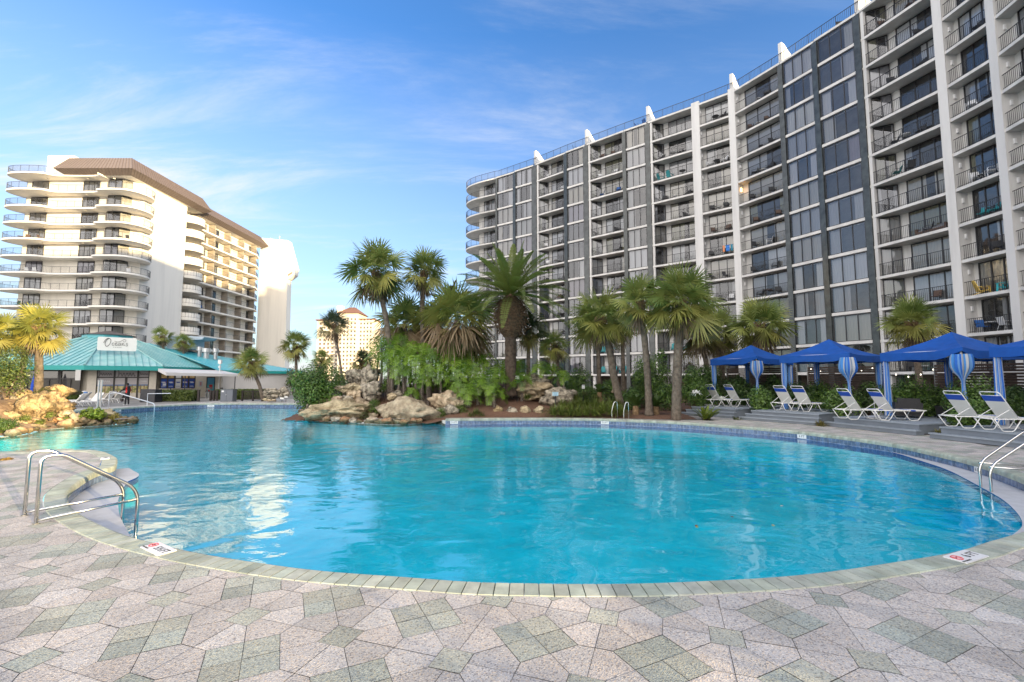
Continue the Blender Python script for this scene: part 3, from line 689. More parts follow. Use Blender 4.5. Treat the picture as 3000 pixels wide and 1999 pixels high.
# gallery wing: long rails and a door and window at each flat
GW = Bay((-64.9, 91.0), (-64.6, 112.6), away=Vector((-1, 0)))
m = MB(); GW.box(m, 0, GW.L, .0, 2, 0, 34.9); apt(m.build('gallery_wall', M_CREAM, TWR))
for n in range(12):
    z0 = zn(n); z1 = zn(n - 1); m = MB(); m.prism([(-62.9, 90.4), (-62.55, 110.2), (-63.9, 113.6), (-66, 113.6), (-66, 90.4)], z0 - .32, z0); apt(m.build('gallery_slab', M_CREAM, TWR))
    apt(railing([(-63.0, 90.6), (-62.65, 110.2), (-63.95, 113.4)], TWR, z=z0, step=.2, name='gallery_railing', post=2.4))
    for q in range(5):
        u = 1.6 + q * 4.1
        apt(glazing(GW, u + 1.2, u + 2.1, -.06, z0 + .02, z1 - .55, 1, 'gallery_door', TWR, rl, M_PANE, depth=.05))
    for q in range(4):
        m = MB(); u = 4.6 + q * 4.1 * 1.25; GW.box(m, u, u + .35, -1.3, .0, z0, z1 - .33); apt(m.build('party_wall', mat('taupe_wall', (.30, .26, .21), .9), TWR))
# slab-sided stair tower at the far end
m = MB(); prof = [(-64.5, 0), (-57.0, 0), (-57.3, 27.2), (-56.9, 27.3), (-55.6, 28.4), (-55.4, 30.1), (-57.6, 37.3), (-64.3, 37.9), (-64.5, 37.5)]
m.hexa([(x, 115.0, z) for x, z in prof], [(x, 117.2, z) for x, z in prof]); apt(m.build('stair_tower', M_CREAM, TWR))
m = MB(); m.hexa([(-57.2, 114.96, 27.9), (-56.1, 114.96, 28.6), (-56.0, 114.96, 29.2), (-57.2, 114.96, 28.5)], [(-57.2, 114.99, 27.9), (-56.1, 114.99, 28.6), (-56.0, 114.99, 29.2), (-57.2, 114.99, 28.5)]); apt(m.build('tower_slot', mat('louvre_brown', (.24, .17, .12)), TWR))
for x, hh in ((-60.2, 1.0), (-62.6, .5)):
    m = MB(); m.tube([(x, 116, 37.5), (x, 116, 37.6 + hh)], .04); m.tube([(x - .3, 116, 37.5 + hh), (x, 116, 37.75 + hh), (x + .3, 116, 37.5 + hh)], .03); apt(m.build('antenna', mat('antenna_grey', (.5, .5, .5)), TWR))
# ------------------------------------------------------------------ hotel far away
HOT = thing('far_hotel', 'distant beige high-rise hotel with hipped brown roof seen between the palms', 'building', (-100, 330, 0))
M_BEI = mat('beige_stucco', (.60, .53, .42), .9, var=.06, vscale=.1); M_WIN = mat('hotel_window', (.10, .085, .07), .25)
def hb(m, x0, x1, y0, y1, z0, z1): m.box(((x0 + x1) / 2, (y0 + y1) / 2, (z0 + z1) / 2), (x1 - x0, y1 - y0, z1 - z0))
m = MB(); hb(m, -143, -126, 334, 350, 0, 44); hb(m, -126, -112, 330, 350, 0, 49); hb(m, -112, -101.2, 332, 350, 0, 44.5); apt(m.build('wall', M_BEI, HOT))
m = MB(); m.hexa([(-127.5, 328.6, 49), (-110.5, 328.6, 49), (-110.5, 351, 49), (-127.5, 351, 49)], [(-121, 338, 54.5), (-117, 338, 54.5), (-117, 341, 54.5), (-121, 341, 54.5)])
m.box((-134.5, 341, 44.4), (18.6, 17.5, .8)); m.box((-106, 341, 44.9), (11.8, 19.4, .8)); apt(m.build('roof', mat('hotel_roof', (.17, .085, .055), .7), HOT))
m = MB(); m.box((-126, 333.5, 51.8), (4, 4, 5.6)); apt(m.build('turret', M_BEI, HOT))
rest = MB(); nw = 0
for fl in range(15):
    z = 2.2 + fl * 2.95
    for bk_, (x0, x1, y, k) in enumerate(((-142, -127, 333.9, 5), (-125.4, -112.6, 329.9, 5), (-111.4, -101.8, 331.9, 4))):
        w = (x1 - x0) / k
        for i in range(k):
            one = bk_ == 1 or nw < 24; m = MB() if one else rest; m.box((x0 + (i + .5) * w, y, z + 1.1), (w * .46, .12, 1.5))
            if one: apt(m.build('window', M_WIN, HOT)); nw += bk_ != 1
        if fl % 2 == 0:
            m = MB(); m.box(((x0 + x1) / 2 + w, y - .5, z - .1), (w * 1.7, 1.0, .9)); apt(m.build('balcony', M_BEI, HOT))
o = apt(rest.build('window', M_WIN, HOT)); o['kind'] = 'stuff'
# ================================================================== BEDS, ROCKS, PLANTS
def island_h(x, y):
    d = sdist((x, y), ISL)
    shore = smooth(-3.4, -4.4, x) * smooth(31, 28, y)
    if d < -.28 - .8 * shore: return -9
    e = smooth(-.3, 1.6, d)
    hump = 2.0 * math.exp(-((x + 3.2) / 6.2) ** 2 - ((y - 32.5) / 4.4) ** 2) + .55 * math.exp(-((x + 10) / 3) ** 2 - ((y - 29) / 3) ** 2)
    inland = -.09 + e * (.22 + hump); wet = -1.2 + smooth(-1.15, -.78, d) * .95 + smooth(-.6, .9, d) * .32 + e * hump
    return inland * (1 - shore) + wet * shore + .05 * noise.noise((x * .9, y * .9, 0)) * e
SPITP = [(-40, 25.0), (-30, 25.1), (-24.5, 25.8), (-21.5, 25.2), (-20.6, 24.8), (-21.6, 24.0), (-22.3, 22.9), (-22.0, 21.6), (-21.4, 19), (-27, 17.0), (-40, 16.6)]
def spit_h(x, y):
    d = sdist((x, y), SPITP)
    if d < -.85: return -9
    return -1.2 + smooth(-.9, -.5, d) * .93 + smooth(-.5, .7, d) * .31 + smooth(.6, 2.4, d) * 1.0 * smooth(-20.5, -23.5, x) + .06 * noise.noise((x, y, 3))
def bed(name, P, hf, step, m, label, zmin=-.2):
    xs = [p[0] for p in P]; ys = [p[1] for p in P]; x0, y0 = min(xs) - 1, min(ys) - 1
    nx = int((max(xs) + 1 - x0) / step); ny = int((max(ys) + 1 - y0) / step); mb = MB(); ix = {}
    for i in range(nx + 1):
        for j in range(ny + 1):
            x, y = x0 + i * step, y0 + j * step; h = hf(x, y)
            if h > zmin: ix[i, j] = len(mb.v); mb.v.append((x, y, h))
    for (i, j) in list(ix):
        if (i + 1, j) in ix and (i, j + 1) in ix and (i + 1, j + 1) in ix: mb.face((ix[i, j], ix[i + 1, j], ix[i + 1, j + 1], ix[i, j + 1]))
    return structure(mb.build(name, m, smooth=True))
M_MULCH = mat('pine_straw', (.085, .045, .028), .95, color2=(.19, .10, .06), vscale=14, bump=1.0, bscale=45, detail=9)
bed('planting_bed', ISL, island_h, .22, M_MULCH, '', zmin=-.37)
bed('rock_spit_ground', SPITP, spit_h, .22, mat('spit_soil', (.20, .13, .08), .95, color2=(.36, .25, .15), vscale=5, bump=.6), '', zmin=-.37)
# ------------------------------------------------------------------ rocks
M_LIME = mat('limestone', (.21, .16, .10), .9, color2=(.60, .50, .35), vscale=2.6, bump=.9, bscale=9, detail=9, attr=True, bdist=.10)
M_LIMEG = mat('weathered_limestone', (.10, .085, .065), .92, color2=(.49, .43, .33), vscale=3.4, bump=1.0, bscale=11, detail=10, contrast=(.38, .60), bdist=.10)
M_GOLD = mat('golden_limestone', (.10, .062, .028), .9, color2=(.48, .36, .21), vscale=2.8, bump=1, bscale=7, detail=10, contrast=(.36, .60), bdist=.22, attr=True)
M_RUST = mat('rust_stone', (.30, .15, .075), .9, color2=(.52, .36, .22), vscale=4, bump=.6, bscale=10, bdist=.10, attr=True)
_ico = {}
def ico(n):
    if n not in _ico:
        b = bmesh.new(); bmesh.ops.create_icosphere(b, subdivisions=n, radius=1); _ico[n] = ([v.co.copy() for v in b.verts], [[v.index for v in f.verts] for f in b.faces]); b.free()
    return _ico[n]
rk = random.Random(9)
def rock(px, py, rx, ry, Y, m, label, ang=0., depth=.8, rough=.36, group='rocks on the island', sub_=None, name='boulder', cat='rock'):
    k = Y / F * 1.02; Y = Y + max(rx, ry) * k * depth * .3; c = at_Y(px, py, Y); k = Y / F * 1.03; a, b = rx * k, ry * k; seed = Vector((rk.uniform(0, 90), rk.uniform(0, 90), rk.uniform(0, 90)))
    sub_ = sub_ or (4 if max(a, b) > .33 else 3)
    vs_, fs = ico(sub_); mb = MB(); ca_, sa_ = math.cos(ang), math.sin(ang); dp = max(a, b) * depth; mb.usec = True
    pl = [(Vector((rk.gauss(0, 1), rk.gauss(0, 1), rk.gauss(0, 1))).normalized(), rk.uniform(.62, .9)) for _ in range(7)]
    for v in vs_:
        p = v.copy()
        for nrm, dd in pl:                      # broken faces
            e = p.dot(nrm) - dd
            if e > 0: p -= nrm * e * .85
        f = 1 + rough * 1.1 * noise.noise(v * 1.3 + seed) + rough * .8 * noise.noise(v * 2.9 + seed) + rough * .45 * noise.noise(v * 6.5 + seed) - rough * .6 * max(0, noise.noise(v * 4.2 - seed) - .15)
        if sub_ >= 4: f += rough * .22 * noise.noise(v * 14 + seed)
        p *= f; x, z = p.x * a * 1.08, p.z * b * 1.08
        mb.v.append((x * ca_ - z * sa_, p.y * dp, x * sa_ + z * ca_))
    t = rk.uniform(.85, 1.12); mb.cc = (t, t * rk.uniform(.95, 1.02), t * rk.uniform(.88, 1.02))
    base_c = mb.cc
    for f in fs:
        zc_ = sum(mb.v[i][2] for i in f) / len(f) + c.z; wet = smooth(-.02, -.20, zc_ + .05 * noise.noise(Vector(mb.v[f[0]]) * 4)) if Y < 36 else 0
        mb.cc = tuple(q * (1 - w2 * wet) for q, w2 in zip(base_c, (.68, .62, .66))); mb.face(f)
    o = mb.build(name, m, smooth=True); o.location = c
    tag(o, label, cat, group); return o
Rk = lambda cx, cy: (880 + cx * .2295, 1040 + cy * .2295)
def RI(cx, cy, rx, ry, Y, m, label, **k): x, y = Rk(cx, cy); return rock(x, y, rx * .2295, ry * .2295, Y, m, label, **k)
RI(500, 715, 360, 115, 25.6, M_LIME, 'long pale limestone ledge at the left end of the island waterline', ang=.10)
RI(125, 745, 55, 95, 26.0, M_LIMEG, 'dark stone at the very left tip of the island, under the green shrub')
RI(1390, 725, 350, 165, 24.9, M_LIME, 'biggest cream boulder overhanging the water in the middle of the island', ang=-.04, rough=.24)
RI(740, 655, 120, 75, 26.6, M_LIME, 'pale slab above the long ledge, beside the moss patch', ang=.25)
RI(700, 290, 110, 100, 28.4, M_LIMEG, 'grey pitted rock at the top of the rock tower, left of the tallest')
RI(640, 250, 60, 60, 28.9, M_LIMEG, 'small grey rock at the top left of the rock tower')
RI(880, 290, 105, 125, 28.0, M_LIMEG, 'tallest grey pitted rock on top of the rock tower')
RI(930, 220, 90, 50, 28.9, M_LIMEG, 'flat grey capstone behind the rock tower top')
RI(880, 480, 135, 110, 27.2, M_LIMEG, 'round grey pitted rock halfway up the rock tower', rough=.36)
RI(640, 440, 150, 70, 27.4, M_LIME, 'beige slab left of the rock tower')
RI(520, 425, 90, 30, 27.6, M_LIME, 'thin flat stone jutting left from the rock tower')
RI(690, 520, 90, 60, 27.0, M_LIME, 'squat rock under the beige slab of the tower')
RI(590, 555, 62, 42, 26.7, M_LIMEG, 'small round rock on the ledge below the tower')
RI(465, 560, 72, 36, 26.8, M_LIME, 'small tan rock left on the ledge below the tower')
RI(330, 600, 110, 34, 27.0, M_LIME, 'low tan slab beside the shrub, above the long ledge')
RI(1850, 600, 165, 115, 25.7, M_LIME, 'curled hollow rock at the right end of the cream boulder', rough=.42)
RI(1890, 745, 150, 85, 25.3, M_LIMEG, 'shaded rock under the curled hollow rock')
RI(2025, 690, 55, 120, 25.8, M_LIME, 'upright rust-stained slab at the right end of the island rocks')
RI(740, 720, 70, 52, 25.7, M_LIME, 'pale rock below the moss patch at the waterline')
RI(700, 800, 55, 60, 25.4, M_LIMEG, 'grey rock by the water under the moss patch')
RI(930, 790, 55, 50, 25.3, M_LIME, 'small cream rock at the waterline left of the biggest boulder')
for q, (cx, cy, rx, ry, lb) in enumerate([(1000, 858, 42, 36, 'white'), (1110, 870, 50, 32, 'orange and cream'), (1225, 872, 60, 30, 'long orange'), (1298, 852, 40, 36, 'bright rust'), (1390, 872, 62, 26, 'flat rusty'), (1485, 850, 75, 44, 'large tan'), (1650, 845, 62, 42, 'orange'), (1570, 862, 48, 26, 'brown'), (945, 862, 36, 30, 'dark rust'), (1080, 825, 30, 22, 'peach'), (1760, 868, 50, 18, 'small dark')]):
    RI(cx, cy, rx, ry, 24.75 + .02 * q, M_RUST if q not in (0,) else M_LIME, lb + ' stone in the row at the waterline under the biggest boulder', group='stones at the island waterline', name='stone', rough=.26)
RI(1560, 815, 70, 36, 25.0, M_LIMEG, 'small slab wedged under the right half of the biggest boulder')
RI(1165, 535, 65, 42, 26.6, M_LIME, 'small tan rock above the left end of the biggest boulder')
RI(1240, 515, 62, 52, 27.0, M_LIMEG, 'grey knob behind the tan rock above the biggest boulder')
RI(1870, 440, 90, 50, 29.5, M_LIME, 'smooth pale rock among the philodendron roots')
Rj = lambda cx, cy: (1380 + cx * .221, 1040 + cy * .221)
def RJ(cx, cy, rx, ry, Y, m, label, **k): x, y = Rj(cx, cy); return rock(x, y, rx * .221, ry * .221, Y, m, label, **k)
RJ(880, 365, 185, 100, 29.5, M_LIMEG, 'tall pitted rock behind the root-covered one, below the date palm', ang=-.35)
RJ(760, 465, 270, 115, 28.8, M_LIME, 'long pale rock wrapped by grey roots in the middle of the bed', ang=-.08)
RJ(1130, 575, 225, 130, 28.0, M_LIMEG, 'big grey and white boulder behind the small blue notice')
RJ(362, 735, 58, 52, 25.6, M_GOLD, 'squarish golden stone on the pine straw, leftmost of four', group='stones set in the pine straw', name='stone')
RJ(530, 750, 70, 50, 25.6, M_LIMEG, 'half-buried stone on the pine straw, second of four', group='stones set in the pine straw', name='stone')
RJ(722, 735, 72, 75, 25.6, M_LIME, 'tallest knobbly stone on the pine straw', group='stones set in the pine straw', name='stone', rough=.42)
RJ(905, 738, 58, 52, 25.6, M_LIME, 'knobbly stone on the pine straw nearest the grass clumps', group='stones set in the pine straw', name='stone', rough=.4)
RJ(1540, 505, 50, 26, 30, M_LIME, 'low pinkish rock in the shrubs behind the grass clumps')
RJ(1885, 490, 28, 20, 29, M_LIME, 'small white rock by the foot of the leaning palm')
# the left spit: rocks in the sun
Rl = lambda cx, cy: (cx * .17, 1040 + cy * .17)
def RL(cx, cy, rx, ry, Y, m, label, **k): x, y = Rl(cx, cy); k.setdefault('group', 'sunlit rocks on the left spit'); return rock(x, y, rx * .17, ry * .17, Y, m, label, **k)
RL(600, 940, 265, 235, 22.2, M_GOLD, 'largest grey and gold boulder in the middle of the sunlit spit', ang=.5, rough=.34)
RL(405, 760, 160, 140, 23.2, M_GOLD, 'golden round boulder above and left of the largest one')
RL(1030, 640, 245, 105, 24.2, M_GOLD, 'wide flat golden capstone at the top of the spit')
RL(970, 770, 150, 130, 23.8, M_GOLD, 'golden block under the wide capstone')
RL(1065, 915, 175, 85, 23.5, M_GOLD, 'orange streaked rock right of the largest boulder')
RL(1150, 1035, 120, 75, 23.3, M_LIME, 'pale rock at the middle of the spit beside the lime plants')
RL(165, 1065, 150, 90, 21.4, M_GOLD, 'grey-topped rock above the low green shrub')
RL(110, 905, 145, 70, 22.0, M_GOLD, 'flat brown rock at the left edge, second layer from the bottom')
RL(50, 785, 125, 75, 22.6, M_GOLD, 'pale flat rock at the left edge, third layer')
RL(110, 665, 165, 75, 23.2, M_GOLD, 'uppermost rock at the left edge below the tall shrub')
RL(295, 950, 66, 52, 22.0, M_GOLD, 'small tan rock wedged left of the largest boulder')
RL(650, 1145, 110, 65, 21.9, M_GOLD, 'tan rock at the foot of the largest boulder')
RL(1200, 1232, 225, 48, 22.7, M_RUST, 'long orange slab at the waterline of the spit')
RL(1060, 1135, 130, 50, 22.9, M_RUST, 'orange slab stepping up behind the waterline slab')
RL(1490, 1160, 140, 85, 23.3, M_GOLD, 'rounded tan rock under the lime plants')
RL(1300, 1095, 60, 95, 23.1, M_LIME, 'white upright stone left of the lime plants')
RL(1860, 1035, 145, 80, 24.3, M_LIME, 'large pale rock at the far tip of the spit', ang=.1)
RL(1815, 1155, 75, 45, 23.9, M_GOLD, 'small tan rock near the tip of the spit')
RL(530, 1262, 220, 58, 21.4, M_GOLD, 'low golden slab at the waterline below the largest boulder')
RL(1660, 1200, 90, 50, 23.3, M_RUST, 'brown stone at the waterline near the spit tip')
RL(2055, 1175, 70, 42, 24.4, M_RUST, 'small orange stone at the very tip of the spit')
RL(950, 1240, 110, 45, 22.4, M_LIME, 'cream stone between the two waterline slabs')
RL(330, 1190, 150, 70, 21.3, M_GOLD, 'tan rock right of the low green shrub')
RL(800, 1100, 120, 110, 22.6, M_GOLD, 'dark gold rock right of the largest boulder')
RL(260, 860, 110, 120, 22.9, M_LIMEG, 'shaded rock in the gap left of the largest boulder')
RL(1760, 1210, 90, 36, 23.6, M_GOLD, 'pebbled tan stone at the waterline before the tip')
RL(860, 900, 100, 150, 23.3, M_GOLD, 'upright gold rock right of the largest boulder')
r = random.Random(55)
def shore_stones(P, i0, i1, n, m_, label, group, inn):
    for q in range(n):
        i = int(i0 + (i1 - i0) * (q + r.random()) / n); p = P[i]; d = (P[min(i + 1, len(P) - 1)] - P[max(i - 1, 0)]).normalized(); p = p + Vector((d.y, -d.x)) * r.uniform(*inn); Y = p.y; s = r.uniform(.13, .32)
        c = Vector((p.x, Y, -.24 + s * .3)); v = camo_px(c); o = rock(v[0], v[1], s / Y * F, s * r.uniform(.55, .8) / Y * F, Y, r.choice(m_), label, group=group, sub_=3, name='stone'); o.location = c
def camo_px(c):
    d = c - Vector((0, 0, EYE)); z = d.y * CP + d.z * SP; return (1500 + F * d.x / z, 1000 - F * (d.z * CP - d.y * SP) / z)
shore_stones(islc, 3, len(islc) - 22, 40, [M_LIME, M_LIME, M_LIMEG, M_RUST], 'small loose stone at the foot of the island boulders, half in the water', 'loose stones along the island shore', (-.05, .45))
shore_stones(spitc, len(spitc) // 2 - 6, len(spitc) - 14, 30, [M_GOLD, M_GOLD, M_LIME, M_RUST], 'small loose stone along the waterline of the sunlit spit', 'loose stones along the spit shore', (-.05, .5))
# stone pile across the water by the hedge
Rm = lambda cx, cy: (500 + cx * .1615, 1030 + cy * .1615)
for cx, cy, rx, ry, lb in [(1820, 695, 95, 30, 'flat grey rock on top of the stacked pile'), (1835, 745, 140, 48, 'wide rock in the middle of the stacked pile'), (1870, 815, 115, 52, 'bottom rock of the stacked pile'), (2040, 715, 90, 65, 'round grey rock right of the stacked pile'), (1750, 775, 70, 40, 'small rock at the left of the stacked pile'), (2080, 790, 90, 50, 'low rock right of the stacked pile, by the shrub'),
        (1722, 875, 45, 26, 'leftmost pale stone before the stacked pile'), (1790, 888, 52, 22, 'middle pale stone before the stacked pile'), (1868, 890, 48, 22, 'rightmost pale stone before the stacked pile')]:
    x, y = Rm(cx, cy); rock(x, y, rx * .1615, ry * .1615, 40.5 - (1 if cy > 850 else 0), M_LIMEG if cy < 850 else M_LIME, lb, group='stones across the pool by the hedge', sub_=3)
# ------------------------------------------------------------------ leaves
def leafmat(name, color, tl=.36, rough=.5): return mat(name, color, rough, attr=True, transl=tl, var=.12, vscale=3)
M_LEAF = leafmat('palm_leaf', (1, 1, 1)); M_FOL = leafmat('shrub_leaf', (1, 1, 1), .2, .42); M_PHIL = leafmat('philodendron_leaf', (1, 1, 1), .32, .12)
M_TRUNK = mat('palm_trunk', (.075, .057, .042), .95, color2=(.185, .15, .115), vscale=5, bump=1., bscale=16, detail=7)
M_BOOT = mat('palm_boots', (.14, .085, .045), .95, color2=(.28, .19, .10), vscale=7, bump=1., bscale=22)
M_TWIG = mat('twig', (.11, .08, .055), .9, var=.3)
UP = Vector((0, 0, 1))
def blade(mb, hub, d, n, L, w, droop, segs=3):
    """one tapering leaf strip"""
    side = d.cross(n).normalized(); base = len(mb.v)
    ts = (0, .45, .78, 1.0) if segs == 3 else (0, .6, 1.0); ws = (.35, 1., .72, .0) if segs == 3 else (.5, 1., 0)
    for t, ww in zip(ts, ws):
        p = hub + d * (L * t) - UP * (droop * L * t * t)
        if ww > 0: mb.v.append(tuple(p - side * (w * ww / 2))); mb.v.append(tuple(p + side * (w * ww / 2)))
        else: mb.v.append(tuple(p))
    for i in range(len(ts) - 2): mb.face((base + 2 * i, base + 2 * i + 1, base + 2 * i + 3, base + 2 * i + 2))
    i = len(ts) - 2; mb.face((base + 2 * i, base + 2 * i + 1, base + 2 * i + 2))
def fan(mb, base, d, pet, Rr, r, nseg=18, spread=118, droop=.25, w=.075, cupf=.22):
    d = d.normalized(); s = d.cross(UP)
    if s.length < .1: s = Vector((1, 0, 0))
    s.normalize(); n = s.cross(d).normalized(); ro = r.uniform(-1.0, 1.0); s, n = s * math.cos(ro) + n * math.sin(ro), n * math.cos(ro) - s * math.sin(ro)
    # arching stalk
    hub = base + d * pet - UP * (.10 * pet); mb.tube([base, base + d * (pet * .5), hub], [.022, .016, .012], 3, False)
    ax = (d - UP * .12).normalized(); n2 = n
    for i in range(nseg):
        a = R(-spread + 2 * spread * (i + r.uniform(.2, .8)) / nseg); c_, s_2 = math.cos(a), math.sin(a)
        dd = (ax * c_ + s * s_2 - n2 * (cupf * abs(s_2)) + n2 * r.uniform(-.06, .06)).normalized()
        L = Rr * (.72 + .28 * max(0, c_)) * r.uniform(.88, 1.05)
        blade(mb, hub, dd, n2, L, w * r.uniform(.8, 1.15), droop * r.uniform(.6, 1.5))
def trunk(parent, pts, r0, r1, boots=0., k=10, m=None):
    mb = MB(); P = [Vector(p) for p in pts]
    Q = []; n = 26
    for i in range(n + 1):
        t = i / n * (len(P) - 1); j = min(int(t), len(P) - 2); f = t - j
        p0 = P[max(j - 1, 0)]; p1 = P[j]; p2 = P[j + 1]; p3 = P[min(j + 2, len(P) - 1)]
        Q.append(.5 * (2 * p1 + (p2 - p0) * f + (2 * p0 - 5 * p1 + 4 * p2 - p3) * f * f + (3 * p1 - p0 - 3 * p2 + p3) * f ** 3))
    rad = []
    for i in range(n + 1):
        t = i / n; rad.append((r0 * (1 + .35 * max(0, 1 - t * 9)) * (1 - t) + r1 * t) * (1 + .05 * math.sin(i * 2.4)))
    mb.tube(Q, rad, k); o = mb.build('trunk', m or M_TRUNK, parent, smooth=True)
    if boots:
        bm_ = MB(); r = random.Random(int(abs(P[0].x) * 97)); top = Q[-1]; ax = (Q[-1] - Q[-3]).normalized()
        for i in range(46):
            a = i * 2.4; h = -boots * (i / 46); c = top + ax * (h + .05); d = Vector((math.cos(a), math.sin(a), .9 + r.uniform(-.3, .3))).normalized(); q = c + Vector((math.cos(a), math.sin(a), 0)) * r1 * .8
            bm_.tube([q, q + d * .16, q + d * r.uniform(.24, .36)], [.05, .035, .012], 4)
        bm_.build('leaf_bases', M_BOOT, parent)
    return Q
GREENS = [(.10, .155, .045), (.085, .14, .045), (.125, .165, .05), (.075, .12, .042)]
def gcol(r, lo, hi): t = r.random(); return tuple(a + (b - a) * t for a, b in zip(lo, hi))
def fan_crown(parent, top, rad, r, n=34, dead=6, nseg=18, lit=False, dense=1., tone=None, name='crown', low=-50):
    mb = MB(); mb.usec = True; lo, hi = tone or ((.13, .195, .045), (.37, .40, .11))
    for i in range(n):
        t = (i + .5) / n; el = R(84 - (84 - low) * t ** .95 + r.uniform(-10, 10)); az = i * 2.39996 + r.uniform(-.3, .3)
        d = Vector((math.cos(az) * math.cos(el), math.sin(az) * math.cos(el), math.sin(el)))
        c = gcol(r, lo, hi)
        if t > .66: c = tuple(a * .68 + b * .32 for a, b in zip(c, gcol(r, (.34, .27, .05), (.42, .28, .07))))
        mb.cc = c
        pet = rad * (r.uniform(.40, .56) if i % 3 else r.uniform(.16, .34))
        fan(mb, Vector(top) + d * .06, d, pet, rad * r.uniform(.50, .60), r, nseg, droop=.10 + .16 * t, w=rad * .034)
    for i in range(dead):
        az = i * 2.4 + r.uniform(0, 1); el = R(r.uniform(-80, -55)); d = Vector((math.cos(az) * math.cos(el), math.sin(az) * math.cos(el), math.sin(el)))
        mb.cc = gcol(r, (.17, .12, .07), (.27, .20, .12)); fan(mb, Vector(top) - UP * .1, d, rad * .35, rad * .5, r, 10, 70, .35, rad * .035)
    return mb.build(name, M_LEAF, parent)
rp = random.Random(31)
def palm(label, base, path, Y, rad_px, trunk_px, group='cabbage palms around the pool', n=34, dead=6, boots=.5, seed=1, tone=None, nseg=25, name='cabbage_palm', low=-50, lean_y=0.):
    """base and path are pixels; the trunk stands at distance Y"""
    r = random.Random(seed); k = Y / F
    pts = []
    m = len(path)
    for i, (x, y) in enumerate(path): pts.append(at_Y(x, y, Y + lean_y * i / max(1, m - 1)))
    b = Vector((pts[0].x, pts[0].y, base))
    if pts[0].z > base + .05: pts = [b] + pts
    t = thing(name, label, 'palm tree', b, 0, group)
    loc = [p - b for p in pts]
    trunk(t, loc, trunk_px * k / 2 * 1.12, trunk_px * k / 2 * .85, boots)
    fan_crown(t, loc[-1] + UP * (.10), rad_px * k * .90, r, int(n * 1.08), dead, nseg, tone=tone, low=low)
    return t
SUN_T = ((.22, .24, .05), (.42, .40, .09))  # leaf colours raised and yellowed to paint in sunlight on the left palms
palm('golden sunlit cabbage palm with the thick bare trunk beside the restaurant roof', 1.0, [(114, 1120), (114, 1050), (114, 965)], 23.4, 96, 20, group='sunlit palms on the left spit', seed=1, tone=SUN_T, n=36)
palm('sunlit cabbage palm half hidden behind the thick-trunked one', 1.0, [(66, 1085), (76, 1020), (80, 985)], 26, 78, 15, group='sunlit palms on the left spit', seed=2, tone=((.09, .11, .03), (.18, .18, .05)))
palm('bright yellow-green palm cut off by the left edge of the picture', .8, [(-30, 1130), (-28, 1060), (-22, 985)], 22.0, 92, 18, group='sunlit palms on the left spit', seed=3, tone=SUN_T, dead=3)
palm('tall palm leaning left on the island with the widest round crown', 1.2, [(1148, 1110), (1140, 1006), (1126, 910), (1098, 800)], 28, 122, 16, seed=4, n=38)
palm('tall straight palm on the island right of the leaning one', 1.4, [(1240, 1120), (1240, 1020), (1237, 900), (1243, 800)], 29.5, 92, 15, seed=5, n=32)
palm('leaning palm nearest the pool ladder', .2, [(1820, 1194), (1800, 1110), (1784, 1020), (1756, 935)], 26.5, 116, 22, seed=6, n=38)
palm('tall straight palm with a pale spotted trunk right of the ladder', .05, [(1902, 1219), (1898, 1120), (1888, 990), (1874, 890)], 24.6, 108, 19, seed=7, n=34)
palm('largest palm with a thick trunk beside the first cabana', .0, [(1981, 1228), (1983, 1130), (1988, 1010), (1996, 888)], 23.2, 138, 27, seed=8, n=44, boots=.9, dead=8)
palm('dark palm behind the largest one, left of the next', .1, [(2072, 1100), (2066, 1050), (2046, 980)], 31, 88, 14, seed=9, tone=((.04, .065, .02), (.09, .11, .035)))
palm('palm half hidden behind the largest crown, above the first cabana', .1, [(2116, 1110), (2112, 1050), (2096, 975)], 33, 92, 16, seed=10)
palm('bushy palm standing behind the first blue cabana', .1, [(2206, 1120), (2212, 1030), (2228, 955)], 30, 112, 20, seed=11, n=38)
palm('palm rising behind the third blue cabana', .1, [(2692, 1103), (2684, 1040), (2670, 950)], 27.5, 98, 18, seed=12, n=36)
palm('small slender palm across the pool, left of the pale tower wall', .1, [(869, 1150), (868, 1090), (866, 1014)], 46, 60, 9, group='far palms across the pool', seed=13, n=28)
palm('palm leaning left in front of the white restaurant wing', .1, [(770, 1170), (760, 1130), (747, 1100), (736, 1064)], 41.5, 62, 10, group='far palms across the pool', seed=14, n=30, boots=.6)
palm('small dark palm under the date palm, right of its trunk', .6, [(1636, 1110), (1634, 1070), (1624, 1015)], 30, 62, 10, seed=15, n=28)
palm('low palm in front of the far hotel', .1, [(944, 1090), (943, 1070), (943, 1055)], 52, 42, 8, group='far palms across the pool', seed=16, n=22)
palm('left one of two palms behind the restaurant roof', 1.0, [(478, 1040), (477, 1010), (476, 988)], 57, 38, 7, group='palms behind the restaurant roof', seed=17, n=22)
palm('right one of two palms behind the restaurant roof', 1.0, [(537, 1060), (538, 1030), (538, 1004)], 57, 36, 7, group='palms behind the restaurant roof', seed=18, n=22)
palm('slim palm trunk behind the leaning palm, crown lost in its leaves', .1, [(1755, 1130), (1753, 1050), (1748, 950)], 31, 70, 13, seed=19, n=22)
palm('slim grey palm between the leaning palm and the spotted one', .1, [(1826, 1125), (1825, 1050), (1822, 960)], 33, 72, 12, seed=20, n=22)
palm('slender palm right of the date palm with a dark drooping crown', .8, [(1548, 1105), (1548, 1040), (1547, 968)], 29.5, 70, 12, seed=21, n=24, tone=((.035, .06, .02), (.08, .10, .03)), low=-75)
palm('thin palm with sparse pale fronds in front of the far hotel', .1, [(1002, 1120), (996, 1060), (984, 990), (976, 955)], 41, 66, 7, group='far palms across the pool', seed=22, n=20, dead=7, tone=((.05, .08, .04), (.10, .12, .07)), low=-30)
